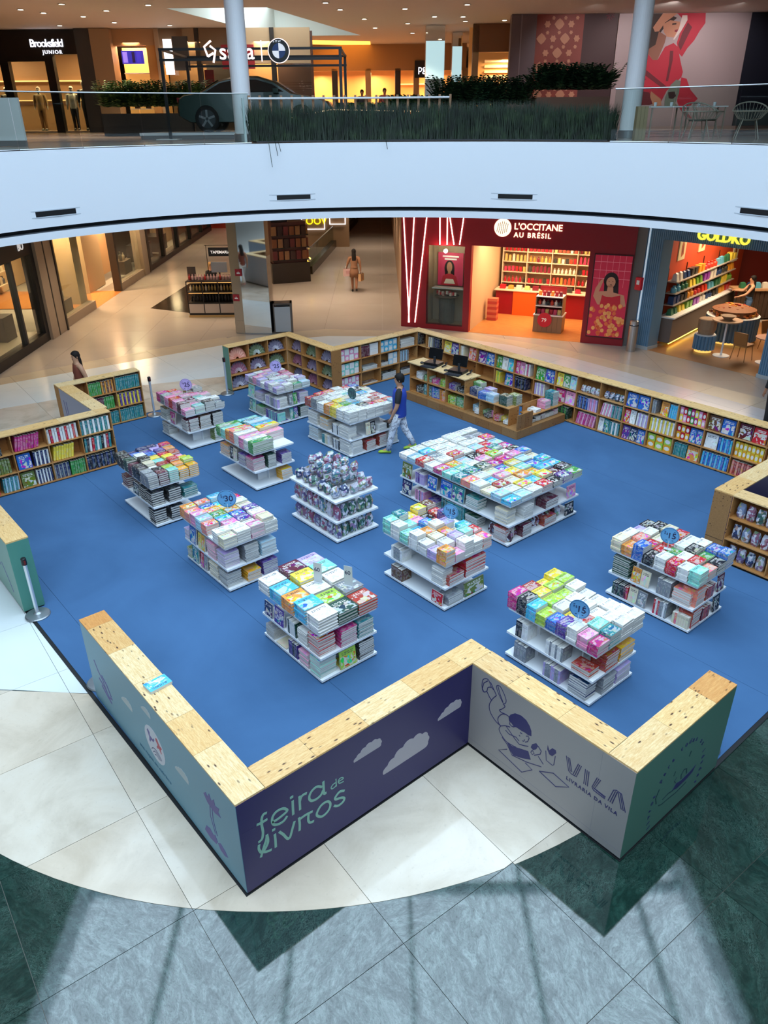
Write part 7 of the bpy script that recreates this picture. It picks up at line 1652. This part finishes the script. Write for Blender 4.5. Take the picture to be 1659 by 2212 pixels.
slab(r_,PX+PW,-.05,0,14.5,.3,HT,'navy_board',mat('navy_board','#0e1224',.5)); slab(r_,PX,-.3,0,12,-.05,.1,'poster_plinth',mat('plinth_mauve','#8a7a78',.5))
slab(r_,PX+PW,-.4,.1,14.5,-.06,.7,'low_grey_wall',mat('low_slate','#33434a',.5))
# wicker chairs and tables behind the glass
WK=mat('wicker_pale','#a39a8c',.6)
def wicker(s,d,rz,label):
    t=thing('wicker_chair',label,'chair',V(s,d,UZ),rz,None)
    rim=[(.40*math.cos(a),.40*math.sin(a)*.9,.60+.20*max(0,math.sin(a))**1) for a in [2*PI*k/28 for k in range(28)]]
    MB().tube(rim,.016,6,closed=True).build('rim',WK,t)
    for k in range(28):
        a=2*PI*k/28; MB().tube([rim[k],(.26*math.cos(a),.26*math.sin(a)*.9,.44),(.12*math.cos(a),.12*math.sin(a),.40)],.005,4).build('strand',WK,t)
    MB().lathe([(.20,.39),(.22,.41),(.2,.43)],20).build('seat',mat('seat_pad','#6c6a62',.7),t)
    for x in (-1,1):
        for y in (-1,1): MB().tube([(x*.15,y*.14,.42),(x*.26,y*.24,0)],.012,6).build('leg',WK,t)
wicker(7.78,20.9,RZ,'round wicker chair nearest the round column, behind the railing'); wicker(8.3,21.7,RZ+.5,'round wicker chair between two others, behind the railing'); wicker(8.95,20.7,RZ-.3,'round wicker chair alone at the right end, behind the railing')
def cafe_table(s,d,label):
    t=thing('cafe_table',label,'table',V(s,d,UZ),RZ); MB().box((-.45,-.3,.70),(.45,.3,.73)).build('table_top',LAC,t)
    for x in (-.4,.4):
        for y in (-.25,.25): MB().box((x-.015,y-.015,0),(x+.015,y+.015,.7)).build('leg',WK,t)
    return t
cafe_table(7.36,22.2,'white cafe table beside the round column'); cafe_table(8.55,22.5,'white cafe table between the wicker chairs')
def cup(s,d,label):
    t=tag(MB().lathe([(.02,0),(.035,.01),(.04,.09),(.035,.09),(.03,.015)],12).build('cup',LAC,None,V(s,d,UZ+.731)),label,'cup')
cup(7.1,22.2,'white cup on the cafe table nearest the column'); cup(7.5,22.15,'second white cup on the cafe table nearest the column'); cup(8.3,22.4,'white cup on the table between the wicker chairs'); cup(8.75,22.5,'white cup at the end of the table between the wicker chairs')
t=thing('tall_planter','tall pale timber stand beside the round column and tables','stand',V(6.28,20.6,UZ),RZ)
for k in range(3): slab(t,-.12+k*.085,-.1,0,-.04+k*.085,.1,.72,'board',mat('pale_timber','#a28c6c',.6))
# white sloping rail-end board at far left
t=thing('white_board','white upright board at the left edge of the upper floor','board',V(-8.3,19.8,UZ),RZ); slab(t,-1.2,-.05,.12,.0,.05,1.0,'board_face',LAC); slab(t,-1.2,-.05,0,.0,.05,.12,'base',STEEL)
# ceiling downlights
DLG=mat('downlight_glow','#fff0d8',.5,emit=14.0)
for k,(s,d) in enumerate([(-12.4,31.3),(-12.0,32.3),(-11.0,33.5),(-9.6,31.8),(-10.5,30.0),(-10.5,35.6),(-7.75,30.4),(-1.8,30.2),(-1.4,32.1),(2.1,34.5),(-.6,35.1),(3.2,34.6),(3.45,36.2),(.9,32),(1.15,36.9),(-13,36.5),(-8.6,36.8),(3,31),(5,36),(-.2,38.5),(1.5,41)]):
    t=thing('downlight','round recessed ceiling downlight over the upper floor, number %s from one end'%ORD2[min(k,12)] if 0 else 'small round glowing downlight in the upper ceiling','ceiling light',V(s,d,UC-.02),0,'downlights in the upper ceiling')
    MB().lathe([(.09,-.0),(.09,.014)],16).build('lens',DLG,t); q=MB(); q.lathe([(.09,.0),(.13,-.004),(.135,.015)],16); q.build('trim_ring',LAC,t)
for s,d,e in ((-10.5,31,1100),(-9,36,800),(-1.5,32,1000),(1.5,36,1000),(-11,26,600),(4,31,700),(-5,28,500),(3,28,500)): lamp('ceiling_spot','SPOT',V(s,d,UC-.1),e,(1,.72,.5),.1,aim=V(s,d,0),spot=110)
for s,d,e in ((7.5,31.0,260),(10,30.5,520),(12.5,31,400)): lamp('poster_fill','SPOT',V(s,d,UC-.1),e,(1,.88,.84),.1,aim=V(s+.3,34,UZ+1.6),spot=95)  # unseen fill spots added to brighten the poster wall
# spotlights along the light well
for k,(s,d) in enumerate(((-6.9,32.4),(-6.6,33.4),(-6.2,34.8),(-2.9,35.2),(-2.4,36.6),(-1.9,38.2))):
    t=thing('track_spot','black track spotlight %s along the ceiling light well'%ORD[k+1],'spotlight',V(s,d,UC+.55),RZ); MB().box((-.04,-.04,.2),(.04,.04,.6)).build('arm',BLACK,t); o=MB().lathe([(.08,-.16),(.09,.16)],12).build('barrel',BLACK,t,(0,0,.08)); o.rotation_euler=(.6,0,0)
# strollers on the upper floor, far off
for s,d,c,lab in ((.2,40.5,'#7a2a2a','far shopper in dark red among the amber shops'),(-.9,42.5,'#24252c','far shopper in black behind the long low bush row'),(5.2,36.5,'#6a2a2e','far shopper in maroon near the warm slatted shop')):
    person(lab,V(s,d,UZ),dirv(.3,-1),1.68,False,SKIND,'#15110f',0,c,.9,'#23252c',None,'#111111',.1,detail=False)

# ---------------------------------------------------------------- remaining books, joined
if FV:
    me=bpy.data.meshes.new('book_filling'); me.from_pydata(FV,[],FF); me.materials.append(COVERA); me.materials.append(PAGES)
    me.polygons.foreach_set('material_index',FM); ca=me.color_attributes.new('col','FLOAT_COLOR','CORNER'); ca.data.foreach_set('color',FC)
    l=me.uv_layers.new(name='UVMap'); l.data.foreach_set('uv',FUV); me.update()
    tag(ob('books',me),'remaining books piled and shelved under and between the others, plus filler under toy bags','books','remaining books','stuff')
